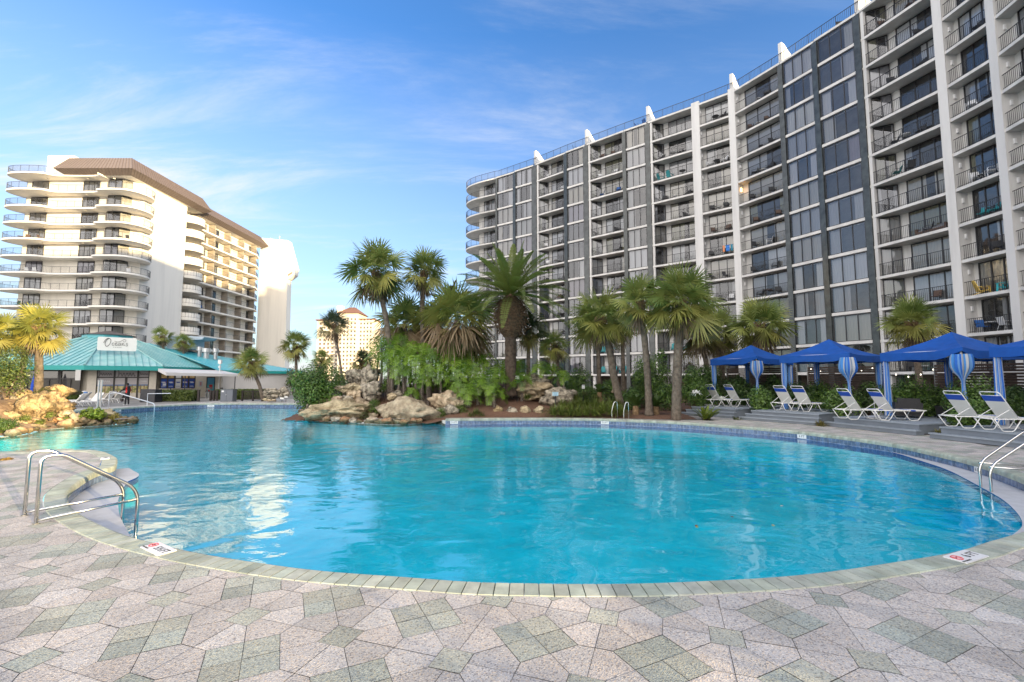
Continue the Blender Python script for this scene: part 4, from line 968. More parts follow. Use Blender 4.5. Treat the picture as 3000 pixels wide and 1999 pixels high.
palm('stubby palm beside the rock tower at the hotel', .9, [(1068, 1110), (1066, 1080), (1064, 1062)], 31, 48, 13, seed=23, n=24, tone=((.04, .07, .03), (.08, .11, .05)))
# fan palms with skirts of dead straw-coloured leaves
def skirt_palm(label, base, cx, cy, Y, rad_px, seed, tw):
    r = random.Random(seed); k = Y / F; top = at_Y(cx, cy, Y); b = Vector((top.x, top.y, base)); t = thing('fan_palm', label, 'palm tree', b, 0, 'fan palms with dead skirts'); h = top.z - base; rad = rad_px * k
    trunk(t, [(0, 0, 0), (.1, 0, h * .5), (0, 0, h)], tw, tw * .8, 0)
    fan_crown(t, (0, 0, h), rad * .95, r, 24, 0, 22, tone=((.15, .22, .05), (.35, .39, .10)), low=2)
    mb = MB(); mb.usec = True
    for i in range(36):
        az = i * 2.4 + r.uniform(-.3, .3); el = R(r.uniform(-52, 4)); d = Vector((math.cos(az) * math.cos(el), math.sin(az) * math.cos(el), math.sin(el))); mb.cc = gcol(r, (.22, .15, .085), (.46, .35, .22)) if r.random() < .8 else gcol(r, (.13, .16, .04), (.24, .26, .07))
        fan(mb, Vector((0, 0, h - .1)), d, rad * r.uniform(.26, .46), rad * r.uniform(.46, .58), r, 17, 105, .55, rad * .036, .3)
        hub = Vector((0, 0, h - .1)) + d * rad * .5
        for q in range(5):
            a = az + r.uniform(-.8, .8); e = R(r.uniform(-85, -50)); v = Vector((math.cos(a) * math.cos(e), math.sin(a) * math.cos(e), math.sin(e))); blade(mb, hub, v, d if abs(v.dot(d)) < .9 else Vector((1, 0, 0)), rad * r.uniform(.25, .5), .045, .3)
    mb.build('dead_skirt', M_LEAF, t)
skirt_palm('fan palm with a straw-coloured dead skirt left of the straight trunk', 1.2, 1186, 950, 30.5, 112, 41, .16)
skirt_palm('widest fan palm, most of its leaves dead and straw-coloured', 1.3, 1338, 940, 29.2, 150, 42, .2)
skirt_palm('smaller fan palm with dead leaves between the two tall trunks', 1.3, 1262, 955, 31.5, 96, 43, .15)
# date palm
def frond(mb, base, d, L, r, droop, nl=40, ll=.42, col=None):
    d = d.normalized(); s = d.cross(UP); s = s.normalized() if s.length > .05 else Vector((1, 0, 0)); pts = []
    for i in range(13): t = i / 12; pts.append(base + d * (L * t) - UP * (droop * L * t ** 2.2))
    mb.tube(pts, [.03 * (1 - .8 * i / 12) for i in range(13)], 3, False)
    for i in range(nl):
        t = .10 + .90 * (i + r.random() * .5) / nl; j = min(int(t * 12), 11); p = pts[j].lerp(pts[j + 1], t * 12 - j); tg = (pts[j + 1] - pts[j]).normalized(); nn = s.cross(tg).normalized()
        l = ll * (math.sin(math.pi * min(1, .18 + t * .8)) ** .7) * r.uniform(.85, 1.1)
        for sg in (-1, 1):
            v = (s * sg * .80 + tg * .62 + nn * .34 + Vector((0, 0, r.uniform(-.1, .05)))).normalized(); blade(mb, p, v, nn, l, .055, .12, 2)
def date_palm(label, base, cx, cy, Y, rad_px, seed, n, name='date_palm', tone=None, tw=.40, boss=True, group=None):
    r = random.Random(seed); k = Y / F; top = at_Y(cx, cy, Y); b = Vector((top.x, top.y, base)); t = thing(name, label, 'palm tree', b, 0, group); h = top.z - base; rad = rad_px * k; mb = MB(); mb.usec = True
    lo, hi = tone or ((.12, .18, .035), (.24, .28, .07))
    for i in range(n):
        q = (i + .5) / n; el = R(84 - 98 * q ** .72 + r.uniform(-6, 6)); az = i * 2.39996 + r.uniform(-.2, .2); d = Vector((math.cos(az) * math.cos(el), math.sin(az) * math.cos(el), math.sin(el)))
        mb.cc = gcol(r, lo, hi); frond(mb, Vector((0, 0, h)) + d * .15, d, rad * r.uniform(.95, 1.12), r, .10 + .27 * math.cos(el) * r.uniform(.6, 1.3), 50, .46)
    mb.build('crown', M_LEAF, t)
    if boss:
        bo = MB(); bo.tube([(0, 0, h - 2.6), (0, 0, h - 2.2), (0, 0, h - 1.3), (0, 0, h - .5), (0, 0, h + .1)], [tw * 1.05, tw * 1.75, tw * 2.2, tw * 1.9, tw * .6], 14)
        for i in range(420):
            a = i * 2.39996; z = h - 2.3 * (i / 420) ** .9; rr_ = tw * (1.0 + 1.15 * math.sin(math.pi * min(1, (h + .15 - z) / 2.7)) ** .8); c = Vector((math.cos(a) * rr_, math.sin(a) * rr_, z)); dd = Vector((math.cos(a), math.sin(a), r.uniform(-1.1, .6))).normalized(); blade(bo, c, dd, Vector((-dd.y, dd.x, .2)), r.uniform(.18, .42), .05, .5, 2)
        bo.build('trimmed_boots', mat('brown_boots', (.060, .036, .022), .95, color2=(.16, .095, .05), vscale=8, bump=1, bscale=20), t)
    trunk(t, [(0, 0, 0), (0, 0, h * .5), (0, 0, h - 1.8)], tw * .85, tw * .95, 0, 14, mat('date_trunk', (.045, .03, .022), .95, color2=(.12, .085, .06), vscale=6, bump=1, bscale=18))
date_palm('big date palm with long arching feather fronds and a brown shaggy bulb under the crown', 1.0, 1496, 868, 28.2, 178, 51, 72)
date_palm('withered brown feather palm behind the dead skirts', 1.3, 1322, 905, 33, 90, 52, 16, 'feather_palm', ((.13, .095, .06), (.20, .15, .10)), .12, False)
# ------------------------------------------------------------------ philodendrons, trunked, with deeply cut leaves
def phil_leaf(mb, base, d, pet, L, r):
    d = d.normalized(); s = d.cross(UP); s = s.normalized() if s.length > .1 else Vector((1, 0, 0))
    m = base + d * pet * .6 + UP * pet * .22; hub = base + d * pet; mb.tube([base, m, hub], [.016, .013, .010], 3, False)
    h = Vector((d.x, d.y, 0)).normalized() if abs(d.x) + abs(d.y) > .05 else Vector((1, 0, 0)); ax = (h * .55 - UP * r.uniform(.45, .95)).normalized(); n = s.cross(ax).normalized()
    mb.v += [tuple(hub - s * .015), tuple(hub + s * .015), tuple(hub + ax * L * .95)]; mb.face((len(mb.v) - 3, len(mb.v) - 2, len(mb.v) - 1))
    for i in range(9):
        t = i / 9; p = hub + ax * L * t * .92
        for sg in (-1, 1): v = (s * sg * (.95 - .35 * t) + ax * (-.25 + 1.05 * t) + n * r.uniform(-.1, .25)).normalized(); blade(mb, p, v, n, L * (.56 - .24 * t) * r.uniform(.8, 1.15), L * .055, .25, 2)
    v = ax; blade(mb, hub + ax * L * .7, v, n, L * .4, L * .07, .1, 2)
rph = random.Random(77)
def philo(px, py, Y, sz, label, lean=0.):
    top = at_Y(px, py, Y); gz = max(.1, island_h(top.x, Y)) if inside((top.x, Y), ISL) else .1
    b = Vector((top.x - lean, Y, min(gz, top.z - .25))); t = thing('split_leaf_philodendron', label, 'plant', b, 0, 'split-leaf philodendrons on the island'); tp = top - b
    mb = MB(); mb.tube([(0, 0, -.1), tuple(tp * .5 + Vector((rph.uniform(-.1, .1), 0, 0))), tuple(tp)], [.085, .07, .05], 7)
    for i in range(7): a = i * .9; mb.tube([tuple(tp * (.35 + .07 * i)), (math.cos(a) * .16 + tp.x * .3, math.sin(a) * .16, tp.z * .2), (math.cos(a) * .3, math.sin(a) * .3, -.1)], .012, 3, False)
    mb.build('stem', mat('pale_ringed_stem', (.10, .075, .06), .9, color2=(.30, .25, .21), vscale=16), t)
    lb = MB(); lb.usec = True
    sz *= 1.42
    for i in range(17):
        az = i * 2.4 + rph.uniform(-.3, .3); el = R(74 - 88 * (i / 17) + rph.uniform(-8, 8)); d = Vector((math.cos(az) * math.cos(el), math.sin(az) * math.cos(el), math.sin(el)))
        lb.cc = gcol(rph, (.055, .14, .015), (.28, .44, .055)); phil_leaf(lb, tp, d, sz * rph.uniform(.6, .95), sz * rph.uniform(.75, 1.0), rph)
    lb.build('leaf_cluster', M_PHIL, t)
PH = [(1118, 1012, 28.4, .62, 'at the foot of the leaning tall palm'), (1152, 1052, 27.6, .58, 'just above the rock tower'), (1188, 1040, 27.9, .60, 'left of the straight tall trunk'), (1218, 1068, 27.0, .60, 'leftmost over the biggest boulder'), (1262, 1050, 27.8, .62, 'right behind the straight tall trunk'), (1290, 1092, 27.2, .58, 'over the middle of the biggest boulder'), (1322, 1058, 28.2, .62, 'under the widest dead skirt'), (1352, 1075, 27.6, .60, 'right end over the biggest boulder'), (1374, 1052, 28.6, .60, 'tallest under the right of the dead skirt'), (1418, 1060, 28.8, .58, 'left of the date palm trunk'),
      (1448, 1098, 27.8, .58, 'before the date palm trunk'), (1500, 1098, 28.6, .52, 'right of the date palm trunk'), (1528, 1112, 28.2, .50, 'left of the grey root-wrapped rock'), (1400, 1120, 27.0, .55, 'low on the pine straw slope'), (1368, 1150, 26.4, .52, 'with hanging roots at the end of the curled rock'), (1448, 1148, 26.6, .50, 'bushy one low on the slope by the root-wrapped rock'), (1585, 1078, 29.2, .50, 'tall and thin behind the grey boulder'), (1618, 1082, 30.2, .50, 'tall and thin left of the small dark palm'), (1180, 1094, 27.2, .50, 'low against the right side of the rock tower'), (1240, 1105, 26.8, .5, 'low behind the biggest boulder, left one'), (1108, 1050, 28.6, .52, 'left behind the rock tower'), (1170, 995, 29.0, .55, 'high between the two tall palms'), (1520, 1072, 29.4, .46, 'right of the date palm, high'), (1650, 1100, 29.0, .42, 'rightmost on the bed'),
      (1205, 1150, 26.3, .34, 'small, beside the moss patch')]
PH += [(1140, 1020, 28.0, .6, 'between the leaning trunk and the rock tower, upper'), (1168, 1075, 27.3, .55, 'against the top of the rock tower'), (1202, 1018, 28.8, .6, 'left of the straight trunk, upper'), (1235, 1030, 28.2, .6, 'touching the straight trunk'), (1276, 1022, 28.9, .6, 'right of the straight trunk, upper'), (1305, 1030, 28.4, .6, 'below the left of the widest dead skirt'), (1340, 1100, 26.9, .5, 'low over the right of the biggest boulder'), (1255, 1085, 27.0, .5, 'in the middle row over the biggest boulder'), (1390, 1085, 27.6, .55, 'left of the date palm, middle row'), (1430, 1125, 27.0, .5, 'below the date palm on the slope'), (1470, 1075, 28.9, .5, 'behind the date palm trunk'), (1345, 1130, 26.4, .45, 'just behind the curled hollow rock')]
for x, y, Y, sz, l in PH: philo(x, y + 6, Y, sz, 'bright green split-leaf philodendron ' + l)
# ------------------------------------------------------------------ shrubs: leaf clumps through a lumpy volume
def shrub(label, px, py, rx, ry, Y, n, seed, lo, hi, leaf=.10, group=None, name='shrub', cat='shrub', depth=.8, lumps=16, base=None, sub_parent=None):
    r = random.Random(seed); c = at_Y(px, py, Y); k = Y / F; a, b = rx * k, ry * k; gz = c.z - b if base is None else base
    if base is not None: tz = c.z + b; b = (tz - base) / 2; c = Vector((c.x, c.y, (tz + base) / 2))
    t = thing(name, label, cat, (c.x, Y, gz), 0, group); mb = MB(); mb.usec = True; o = c - Vector((c.x, Y, gz)); L = []
    for i in range(lumps):
        while True:
            p = Vector((r.uniform(-1, 1), r.uniform(-1, 1), r.uniform(-.9, 1)))
            if p.length < 1: break
        L.append((o + Vector((p.x * a * .72, p.y * a * depth * .72, p.z * b * .72)), r.uniform(.26, .46) * min(a, b) * 1.25 + .08, r.uniform(.75, 1.2)))
    for i in range(n):
        lc, lr, lt = r.choice(L); d = Vector((r.gauss(0, 1), r.gauss(0, 1), r.gauss(0, 1) + .25)).normalized(); p = lc + d * lr * r.uniform(.55, 1.08)
        if p.z < .0: continue
        nrm = (d + Vector((r.uniform(-.7, .7), r.uniform(-.7, .7), r.uniform(-.3, .9)))).normalized(); u = nrm.cross(Vector((r.uniform(-1, 1), r.uniform(-1, 1), r.uniform(-1, 1)))).normalized(); v = nrm.cross(u); s = leaf * r.uniform(.6, 1.2)
        cc = gcol(r, lo, hi); mb.cc = tuple(q * lt for q in cc)
        mb.poly([p - u * s * .5, p + v * s * .30, p + u * s * .62, p - v * s * .30])
    mb.build('foliage', M_FOL, t)
    sb = MB()
    for i in range(7):
        lc = L[i % len(L)][0]; sb.tube([(o.x * .3, 0, -.1), tuple(lc * .5 + Vector((r.uniform(-.1, .1), 0, 0))), tuple(lc)], [.05, .03, .012], 5, False)
    sb.build('stem', M_TWIG, t); return t
GS = ((.035, .09, .016), (.17, .28, .05)); GD = ((.020, .055, .012), (.095, .17, .034)); GY = ((.06, .10, .015), (.20, .24, .05))
shrub('large dark green leafy shrub spilling over the water at the left end of the island', 930, 1138, 94, 72, 27.4, 15000, 1, (.04, .10, .016), (.15, .26, .04), leaf=.125, lumps=34, name='spreading_shrub')
shrub('lower right part of the bank of shrubs behind the rock tower', 1020, 1125, 60, 34, 29.5, 2600, 2, *GS, leaf=.11)
shrub('tall sunlit shrub at the left edge above the spit rocks', 20, 1092, 80, 68, 21.6, 7000, 3, (.03, .065, .012), (.15, .19, .035), leaf=.085, lumps=24, group='shrubs on the left spit')
shrub('low sunlit green shrub at the waterline by the left edge', 22, 1248, 42, 26, 19.6, 2600, 4, (.04, .09, .015), (.12, .20, .035), leaf=.06, group='shrubs on the left spit')
shrub('lime yellow leafy plant at the middle of the spit waterline', 268, 1216, 42, 17, 23.6, 1400, 5, (.22, .34, .02), (.42, .50, .05), leaf=.13, name='hosta', cat='plant', group='lime plants on the left spit')
shrub('small lime and orange plant near the tip of the spit', 335, 1226, 16, 14, 24.1, 420, 6, (.25, .26, .03), (.48, .34, .06), leaf=.08, name='hosta', cat='plant', group='lime plants on the left spit')
shrub('dry grass-like shrub on top of the spit beside the capstone', 125, 1152, 22, 14, 23.4, 700, 7, (.05, .07, .015), (.13, .13, .03), leaf=.07, group='shrubs on the left spit')
shrub('tuft of green in the cleft right of the largest sunlit boulder', 141, 1195, 9, 16, 22.7, 420, 8, *GS, leaf=.06, group='shrubs on the left spit')
shrub('golden brown clipped bush on the paved peninsula at the left edge', 16, 1374, 23, 19, 12.0, 2200, 9, (.20, .12, .02), (.42, .28, .06), leaf=.035, name='clipped_bush', base=.0)
shrub('bright green moss cushion between the long ledge and the biggest boulder', 1094, 1184, 20, 14, 26.0, 1500, 10, (.05, .12, .012), (.13, .22, .03), leaf=.035, name='moss_cushion', cat='moss')
shrub('brown and green creeper under the long pale ledge', 1018, 1222, 30, 16, 25.6, 1400, 11, (.05, .022, .015), (.10, .075, .03), leaf=.06, name='creeper', cat='plant')
shrub('green creeper at the waterline left of the biggest boulder', 1072, 1222, 24, 16, 25.2, 1100, 12, (.03, .05, .01), (.11, .12, .03), leaf=.06, name='creeper', cat='plant')
shrub('dark creeper under the left tip of the island', 946, 1224, 28, 10, 25.8, 800, 13, *GD, leaf=.07, name='creeper', cat='plant')
for i, (x, y, rx, ry, Y, l) in enumerate(((1150, 1128, 44, 26, 28.6, 'right of the rock tower'), (1235, 1132, 46, 24, 28.4, 'behind the biggest boulder'), (1320, 1126, 46, 26, 28.6, 'behind the curled hollow rock'), (1405, 1140, 40, 20, 28.2, 'on the slope left of the date palm'), (1090, 1140, 26, 18, 27.6, 'against the left foot of the rock tower'), (1560, 1125, 44, 22, 31.0, 'behind the tall pitted rock'))):
    shrub('leafy green undergrowth bush ' + l, x, y, rx, ry, Y, 2600, 80 + i, (.04, .10, .014), (.20, .32, .05), leaf=.11, group='undergrowth on the island')
for i, (x, y, rx, ry, Y, l) in enumerate(((1098, 1205, 26, 12, 25.6, 'between the long ledge and the biggest boulder'), (1290, 1212, 22, 14, 25.0, 'at the right foot of the biggest boulder'), (1350, 1205, 22, 16, 25.4, 'beside the rust-stained slab'))):
    shrub('trailing green creeper ' + l, x, y, rx, ry, Y, 1100, 90 + i, (.04, .09, .012), (.17, .24, .035), leaf=.06, name='creeper', cat='plant', group='creepers on the island rocks')
for i, (x, y, rx, ry, Y, l) in enumerate(((60, 1180, 12, 9, 22.6, 'leftmost'), (98, 1168, 10, 8, 22.9, 'between the upper rocks'), (150, 1218, 12, 9, 22.3, 'low, beside the orange slab'), (75, 1226, 14, 8, 21.4, 'low, under the flat brown rocks'), (196, 1228, 12, 8, 23.0, 'at the waterline in the middle'), (118, 1238, 12, 7, 21.6, 'at the waterline below the largest boulder'))):
    shrub('small green tuft growing between the sunlit rocks, ' + l, x, y, rx, ry, Y, 380, 70 + i, (.06, .10, .015), (.20, .24, .04), leaf=.06, name='rock_tuft', cat='plant', group='green tufts on the left spit')
CB = [(1960, 1150, 40, 30, 27.5, 'green bush between the spotted palm and the largest palm'), (1850, 1160, 34, 24, 28.0, 'low green bush behind the left cycad'), (1690, 1110, 50, 30, 32, 'tall green shrub behind the pictogram sign'), (2600, 1165, 40, 40, 21.5, 'green bush left of the striped curtain of the third cabana'), (2400, 1150, 40, 34, 25.0, 'bright leafy bush right of the second pair of loungers'), (2030, 1120, 40, 46, 27.0, 'dense green bush behind the largest palm trunk'), (1880, 1125, 36, 48, 29.5, 'bushy green shrub between the spotted palm and the leaning palm'), (1905, 1075, 60, 46, 31, 'loose shrub full of bare grey branches behind the spotted palm'), (2080, 1100, 46, 46, 30.5, 'dark shrub behind the first pair of loungers'), (2155, 1150, 56, 46, 28.4, 'very dark bush in the shade of the first cabana'), (2232, 1160, 34, 34, 24.6, 'small green bush left of the second pair of loungers'), (2345, 1155, 48, 32, 26.0, 'dark bush under the second cabana'), (2465, 1160, 46, 42, 22.2, 'bright bush right of the third pair of loungers, behind'), (2540, 1145, 34, 34, 23.4, 'dark bush between the second and third cabanas'), (2690, 1150, 78, 52, 21.0, 'biggest rounded bush below the third cabana'), (2850, 1150, 70, 42, 17.9, 'light-tipped bush behind the fourth pair of loungers'), (2835, 1215, 60, 40, 17.4, 'leafy bush touching the fourth pair of loungers from behind'), (2985, 1160, 40, 50, 17.6, 'dark bush at the right edge behind the striped curtain'), (2260, 1110, 40, 26, 29, 'dark shrub behind the second cabana post'),
      (1640, 1130, 44, 22, 33, 'dark low shrub behind the grey boulder'), (1790, 1140, 40, 28, 31, 'leafy green shrub left of the leaning palm'), (1730, 1150, 40, 22, 30, 'low leafy shrub behind the grass clumps'), (2060, 1150, 46, 30, 28.2, 'bush behind the leftmost loungers')]
for i, (x, y, rx, ry, Y, l) in enumerate(CB):
    lo, hi = (GD if 'dark' in l else GS); shrub(l, x, y, rx, ry, Y, int(1600 + rx * ry * 1.9), 100 + i, lo, hi, leaf=.10 if Y < 24 else .12, group='bushes around the cabanas', base=.02, lumps=26)
# clipped hedges across the pool
def hedge(label, x0, x1, ytop, ybot, Y, n, seed):
    r = random.Random(seed); a = at_Y(x0, ybot, Y); b = at_Y(x1, ytop, Y); t = thing('hedge', label, 'hedge', ((a.x + b.x) / 2, Y, 0), 0, 'clipped hedges across the pool'); w, h, d = b.x - a.x, b.z, .9
    m = MB(); m.box((0, 0, h / 2 - .02), (w - .12, d - .12, h - .1)); m.build('hedge_core', mat('hedge_core', (.014, .026, .010), .95), t)
    f = MB(); f.usec = True
    for i in range(n):
        q = r.random(); x, y, z = r.uniform(-w / 2, w / 2), r.uniform(-d / 2, d / 2), r.uniform(.05, h)
        if q < .6: y = -d / 2
        elif q < .85: z = h
        else: x = r.choice((-w / 2, w / 2))
        p = Vector((x, y, z)) + Vector((r.uniform(-.05, .05), r.uniform(-.06, .06), r.uniform(-.05, .05))); u = Vector((r.uniform(-1, 1), r.uniform(-1, 1), r.uniform(-1, 1))).normalized(); v = u.orthogonal().normalized(); s = r.uniform(.06, .12); f.cc = gcol(r, (.045, .08, .015), (.15, .19, .04)); f.poly([p - u * s, p + v * s * .5, p + u * s, p - v * s * .5])
    f.build('foliage', M_FOL, t)
hedge('clipped hedge between the black cover and the bar gate', 468, 573, 1146, 1178, 41.5, 2600, 1)
hedge('long hedge along the foot of the white restaurant wing', 640, 775, 1143, 1172, 45, 2600, 2)
hedge('short hedge in front of the dark restaurant windows', 205, 240, 1150, 1172, 43, 900, 3)
# ------------------------------------------------------------------ strap-leaved plants
def clump(label, px, py, Y, L, n, seed, lo, hi, w=.02, name='grass_clump', cat='grass clump', group='grass clumps by the pool edge', z=None, up=(35, 85), droop=(.35, .85)):
    r = random.Random(seed); c = at_Y(px, py, Y); b = Vector((c.x, Y, c.z if z is None else z)); mb = MB(); mb.usec = True
    for i in range(n):
        a = r.uniform(0, 6.283); e = R(r.uniform(*up)); d = Vector((math.cos(a) * math.cos(e), math.sin(a) * math.cos(e), math.sin(e))); mb.cc = gcol(r, lo, hi); blade(mb, Vector((r.uniform(-.12, .12), r.uniform(-.12, .12), -.03)), d, Vector((-math.sin(a), math.cos(a), .1)).cross(d), L * r.uniform(.6, 1.1), w * r.uniform(.7, 1.3), r.uniform(*droop))
    o = mb.build(name, M_FOL, None); o.location = b; return tag(o, label, cat, group)
r = random.Random(5); k = 0
WHERE = ['nearest the grey boulder', 'second from the grey boulder', 'third from the grey boulder', 'fourth from the grey boulder', 'in the middle of the row', 'just right of the middle', 'left of the ladder', 'right behind the ladder', 'touching the leaning trunk']
for i in range(9):
    clump('drooping green grass clump ' + WHERE[i] + ', front row', 1622 + i * 24, 1214 + r.uniform(-3, 3), 24.9 - i * .05, 1.25, 190, 200 + i, (.07, .115, .015), (.21, .25, .045)); k += 1
for i in range(8):
    clump('drooping green grass clump ' + WHERE[i] + ', back row', 1650 + i * 23, 1196 + r.uniform(-3, 3), 26.2, 1.15, 170, 230 + i, (.06, .10, .015), (.18, .23, .04))
for i, (x, y, Y, l) in enumerate([(1395, 1215, 25.2, 'hanging at the right end of the island rocks'), (1380, 1226, 24.9, 'at the coping beside the island rocks'), (1410, 1228, 24.9, 'left of the golden stone'), (1688, 1168, 28, 'behind the small blue notice, left'), (1712, 1158, 29, 'behind the small blue notice, right'), (1545, 1168, 27.6, 'dark and strappy below the root-wrapped rock'), (1745, 1170, 28, 'by the dark stump')]):
    clump('drooping grass clump ' + l, x, y, Y, .75, 150, 260 + i, (.04, .07, .012), (.14, .17, .035))
clump('yellowish grass clump between the second and third decks', 2405, 1238, 20.2, .55, 150, 280, (.10, .09, .015), (.24, .20, .05), z=.03)
clump('small grass tuft at the corner of the second deck', 2158, 1220, 23.2, .35, 70, 281, (.05, .08, .015), (.16, .17, .04), z=.03)
clump('yellow-green low plant between the third and fourth decks', 2752, 1246, 17.0, .5, 120, 282, (.09, .10, .015), (.22, .20, .05), z=.03)
def cycad(label, px, py, Y, L, n, seed):
    r = random.Random(seed); c = at_Y(px, py, Y); t = thing('cycad', label, 'plant', (c.x, Y, .05), 0, 'cycads beside the ladder'); m = MB(); m.tube([(0, 0, -.1), (0, 0, .2), (0, 0, c.z - .05)], [.17, .19, .14], 9); m.build('stump', M_BOOT, t); f = MB(); f.usec = True
    for i in range(n):
        a = i * 2.4; e = R(r.uniform(15, 75)); d = Vector((math.cos(a) * math.cos(e), math.sin(a) * math.cos(e), math.sin(e))); f.cc = gcol(r, (.03, .07, .012), (.09, .15, .03)); frond(f, Vector((0, 0, c.z - .05)), d, L, r, .3, 18, .16)
    f.build('crown', M_LEAF, t)
cycad('cycad with bright feather leaves left of the spotted palm', 1862, 1190, 25.2, 1.0, 22, 1); cycad('cycad with bright feather leaves right of the spotted palm', 1922, 1192, 25.0, .95, 20, 2); cycad('cycad on a dark stump among the grass clumps', 1757, 1150, 28.4, .8, 18, 3)
# spider lily with white flowers
c = at_z(2068, 1232); t = thing('spider_lily', 'spider lily with long green leaves and two white flower heads before the first deck', 'plant', (c.x, c.y, 0))
def strap(parent, n, L, seed, lo, hi, w, name, up, droop, org=(0, 0, 0)):
    r = random.Random(seed); mb = MB(); mb.usec = True
    for i in range(n):
        a = r.uniform(0, 6.283); e = R(r.uniform(*up)); d = Vector((math.cos(a) * math.cos(e), math.sin(a) * math.cos(e), math.sin(e))); mb.cc = gcol(r, lo, hi); blade(mb, Vector(org) + Vector((r.uniform(-.1, .1), r.uniform(-.1, .1), 0)), d, Vector((-math.sin(a), math.cos(a), .1)).cross(d), L * r.uniform(.7, 1.1), w, r.uniform(*droop))
    return mb.build(name, M_FOL, parent)
strap(t, 46, .95, 1, (.05, .10, .012), (.19, .24, .03), .085, 'leaves', (35, 80), (.2, .6))
strap(t, 60, .2, 2, (.75, .75, .72), (.85, .85, .82), .025, 'flower_head', (0, 85), (.2, .8), (-.38, -.15, 1.0)); strap(t, 50, .16, 3, (.75, .75, .70), (.85, .85, .8), .03, 'flower_head', (0, 85), (.2, .8), (.52, -.15, .80))
t.scale = (1.35,) * 3
strap(t, 80, .22, 4, (.05, .015, .04), (.10, .03, .07), .04, 'purple_groundcover', (10, 60), (.2, .6))
# small dead-branch tree behind the spotted palm
c = at_Y(1950, 1190, 28.5); t = thing('bare_tree', 'small gnarled tree with bare grey branches between the spotted palm and the largest palm', 'tree', (c.x, 28.5, .1)); mb = MB(); r = random.Random(8)
def branch(p, d, L, rad, dep):
    q = p + d * L; mid = p + d * L * .5 + Vector((r.uniform(-.1, .1), r.uniform(-.1, .1), r.uniform(-.05, .1))) * L; mb.tube([tuple(p), tuple(mid), tuple(q)], [rad, rad * .85, rad * .65], 5, False)
    if dep: 
        for i in range(3): branch(q if i else mid, (d + Vector((r.uniform(-1, 1), r.uniform(-.8, .8), r.uniform(-.35, .7)))).normalized(), L * r.uniform(.6, .85), rad * .6, dep - 1)
branch(Vector((0, 0, -.1)), Vector((.25, 0, 1)).normalized(), 1.0, .10, 4); mb.build('trunk', mat('grey_bark', (.22, .20, .18), .9, var=.3), t)
sh2 = MB(); sh2.usec = True
for i in range(900):
    lc = Vector(r.choice([(-1.2, 0, 2.8), (-.6, .2, 1.6), (1.0, 0, 1.2), (-.2, 0, 3.4), (-1.6, .2, 2.0)])); d = Vector((r.gauss(0, 1), r.gauss(0, 1), r.gauss(0, 1))).normalized(); p = lc + d * r.uniform(.2, .55); u = d.orthogonal().normalized(); v = d.cross(u); s = .07; sh2.cc = gcol(r, *GS); sh2.poly([p - u * s, p + v * s * .6, p + u * s, p - v * s * .6])
sh2.build('foliage', M_FOL, t)
# far greenery along the horizon behind the white wing
shrub('far hazy line of bushes right of the pale tower foot', 895, 1092, 36, 20, 62, 1500, 60, (.05, .07, .02), (.15, .16, .05), leaf=.22, group='far bushes on the horizon', base=0)
shrub('far yellowish bushes at the foot of the far hotel', 1020, 1098, 60, 16, 80, 1500, 61, (.12, .10, .02), (.26, .2, .05), leaf=.3, group='far bushes on the horizon', base=0)
shrub('far green bush behind the small slender palm', 860, 1085, 26, 14, 58, 900, 62, (.05, .07, .02), (.14, .15, .04), leaf=.2, group='far bushes on the horizon', base=0)
# ================================================================== RESTAURANT, CABANAS, FURNITURE, PEOPLE
M_TEAL = mat('teal_metal_roof', (.19, .43, .43), .32, color2=(.36, .56, .53), vscale=1.2, contrast=(.42, .7))
M_TEALD = mat('teal_fascia', (.02, .30, .28), .45, var=.06)
M_TEALB = mat('bright_teal_roof', (.06, .40, .46), .35, color2=(.14, .50, .55), vscale=.8)
M_SEAMT = mat('teal_seam', (.09, .30, .31), .4)
M_CRW = mat('cream_panel', (.58, .53, .44), .8, var=.05)
M_WINGW = mat('white_wing_wall', (.60, .58, .55), .85, var=.06, vscale=.6)
RES = thing('restaurant', 'restaurant pavilion with a teal metal hip roof and glass front across the pool', 'building', (-38, 48, 0))
def wpart(mb, name, m, parent=RES): o = mb.build(name, m, parent); o.location = -Vector(parent.location); return o
EZ = 3.25
RC = Vector((-45.3, 51.2)); RA = [-143, -100, -57, -26, 16.5, 60, 105, 150, 185]; RR = [10.7, 10.7, 10.6, 11.2, 10.6, 10.7, 10.7, 10.7, 10.7]
ev = [(RC.x + q * math.cos(R(a_)), RC.y + q * math.sin(R(a_))) for a_, q in zip(RA, RR)]; AZ = 6.45
m = MB()
tp = [(RC.x + 2.25 * math.cos(R(a_)), RC.y + 2.25 * math.sin(R(a_))) for a_ in RA]
k = len(ev); n0 = 0
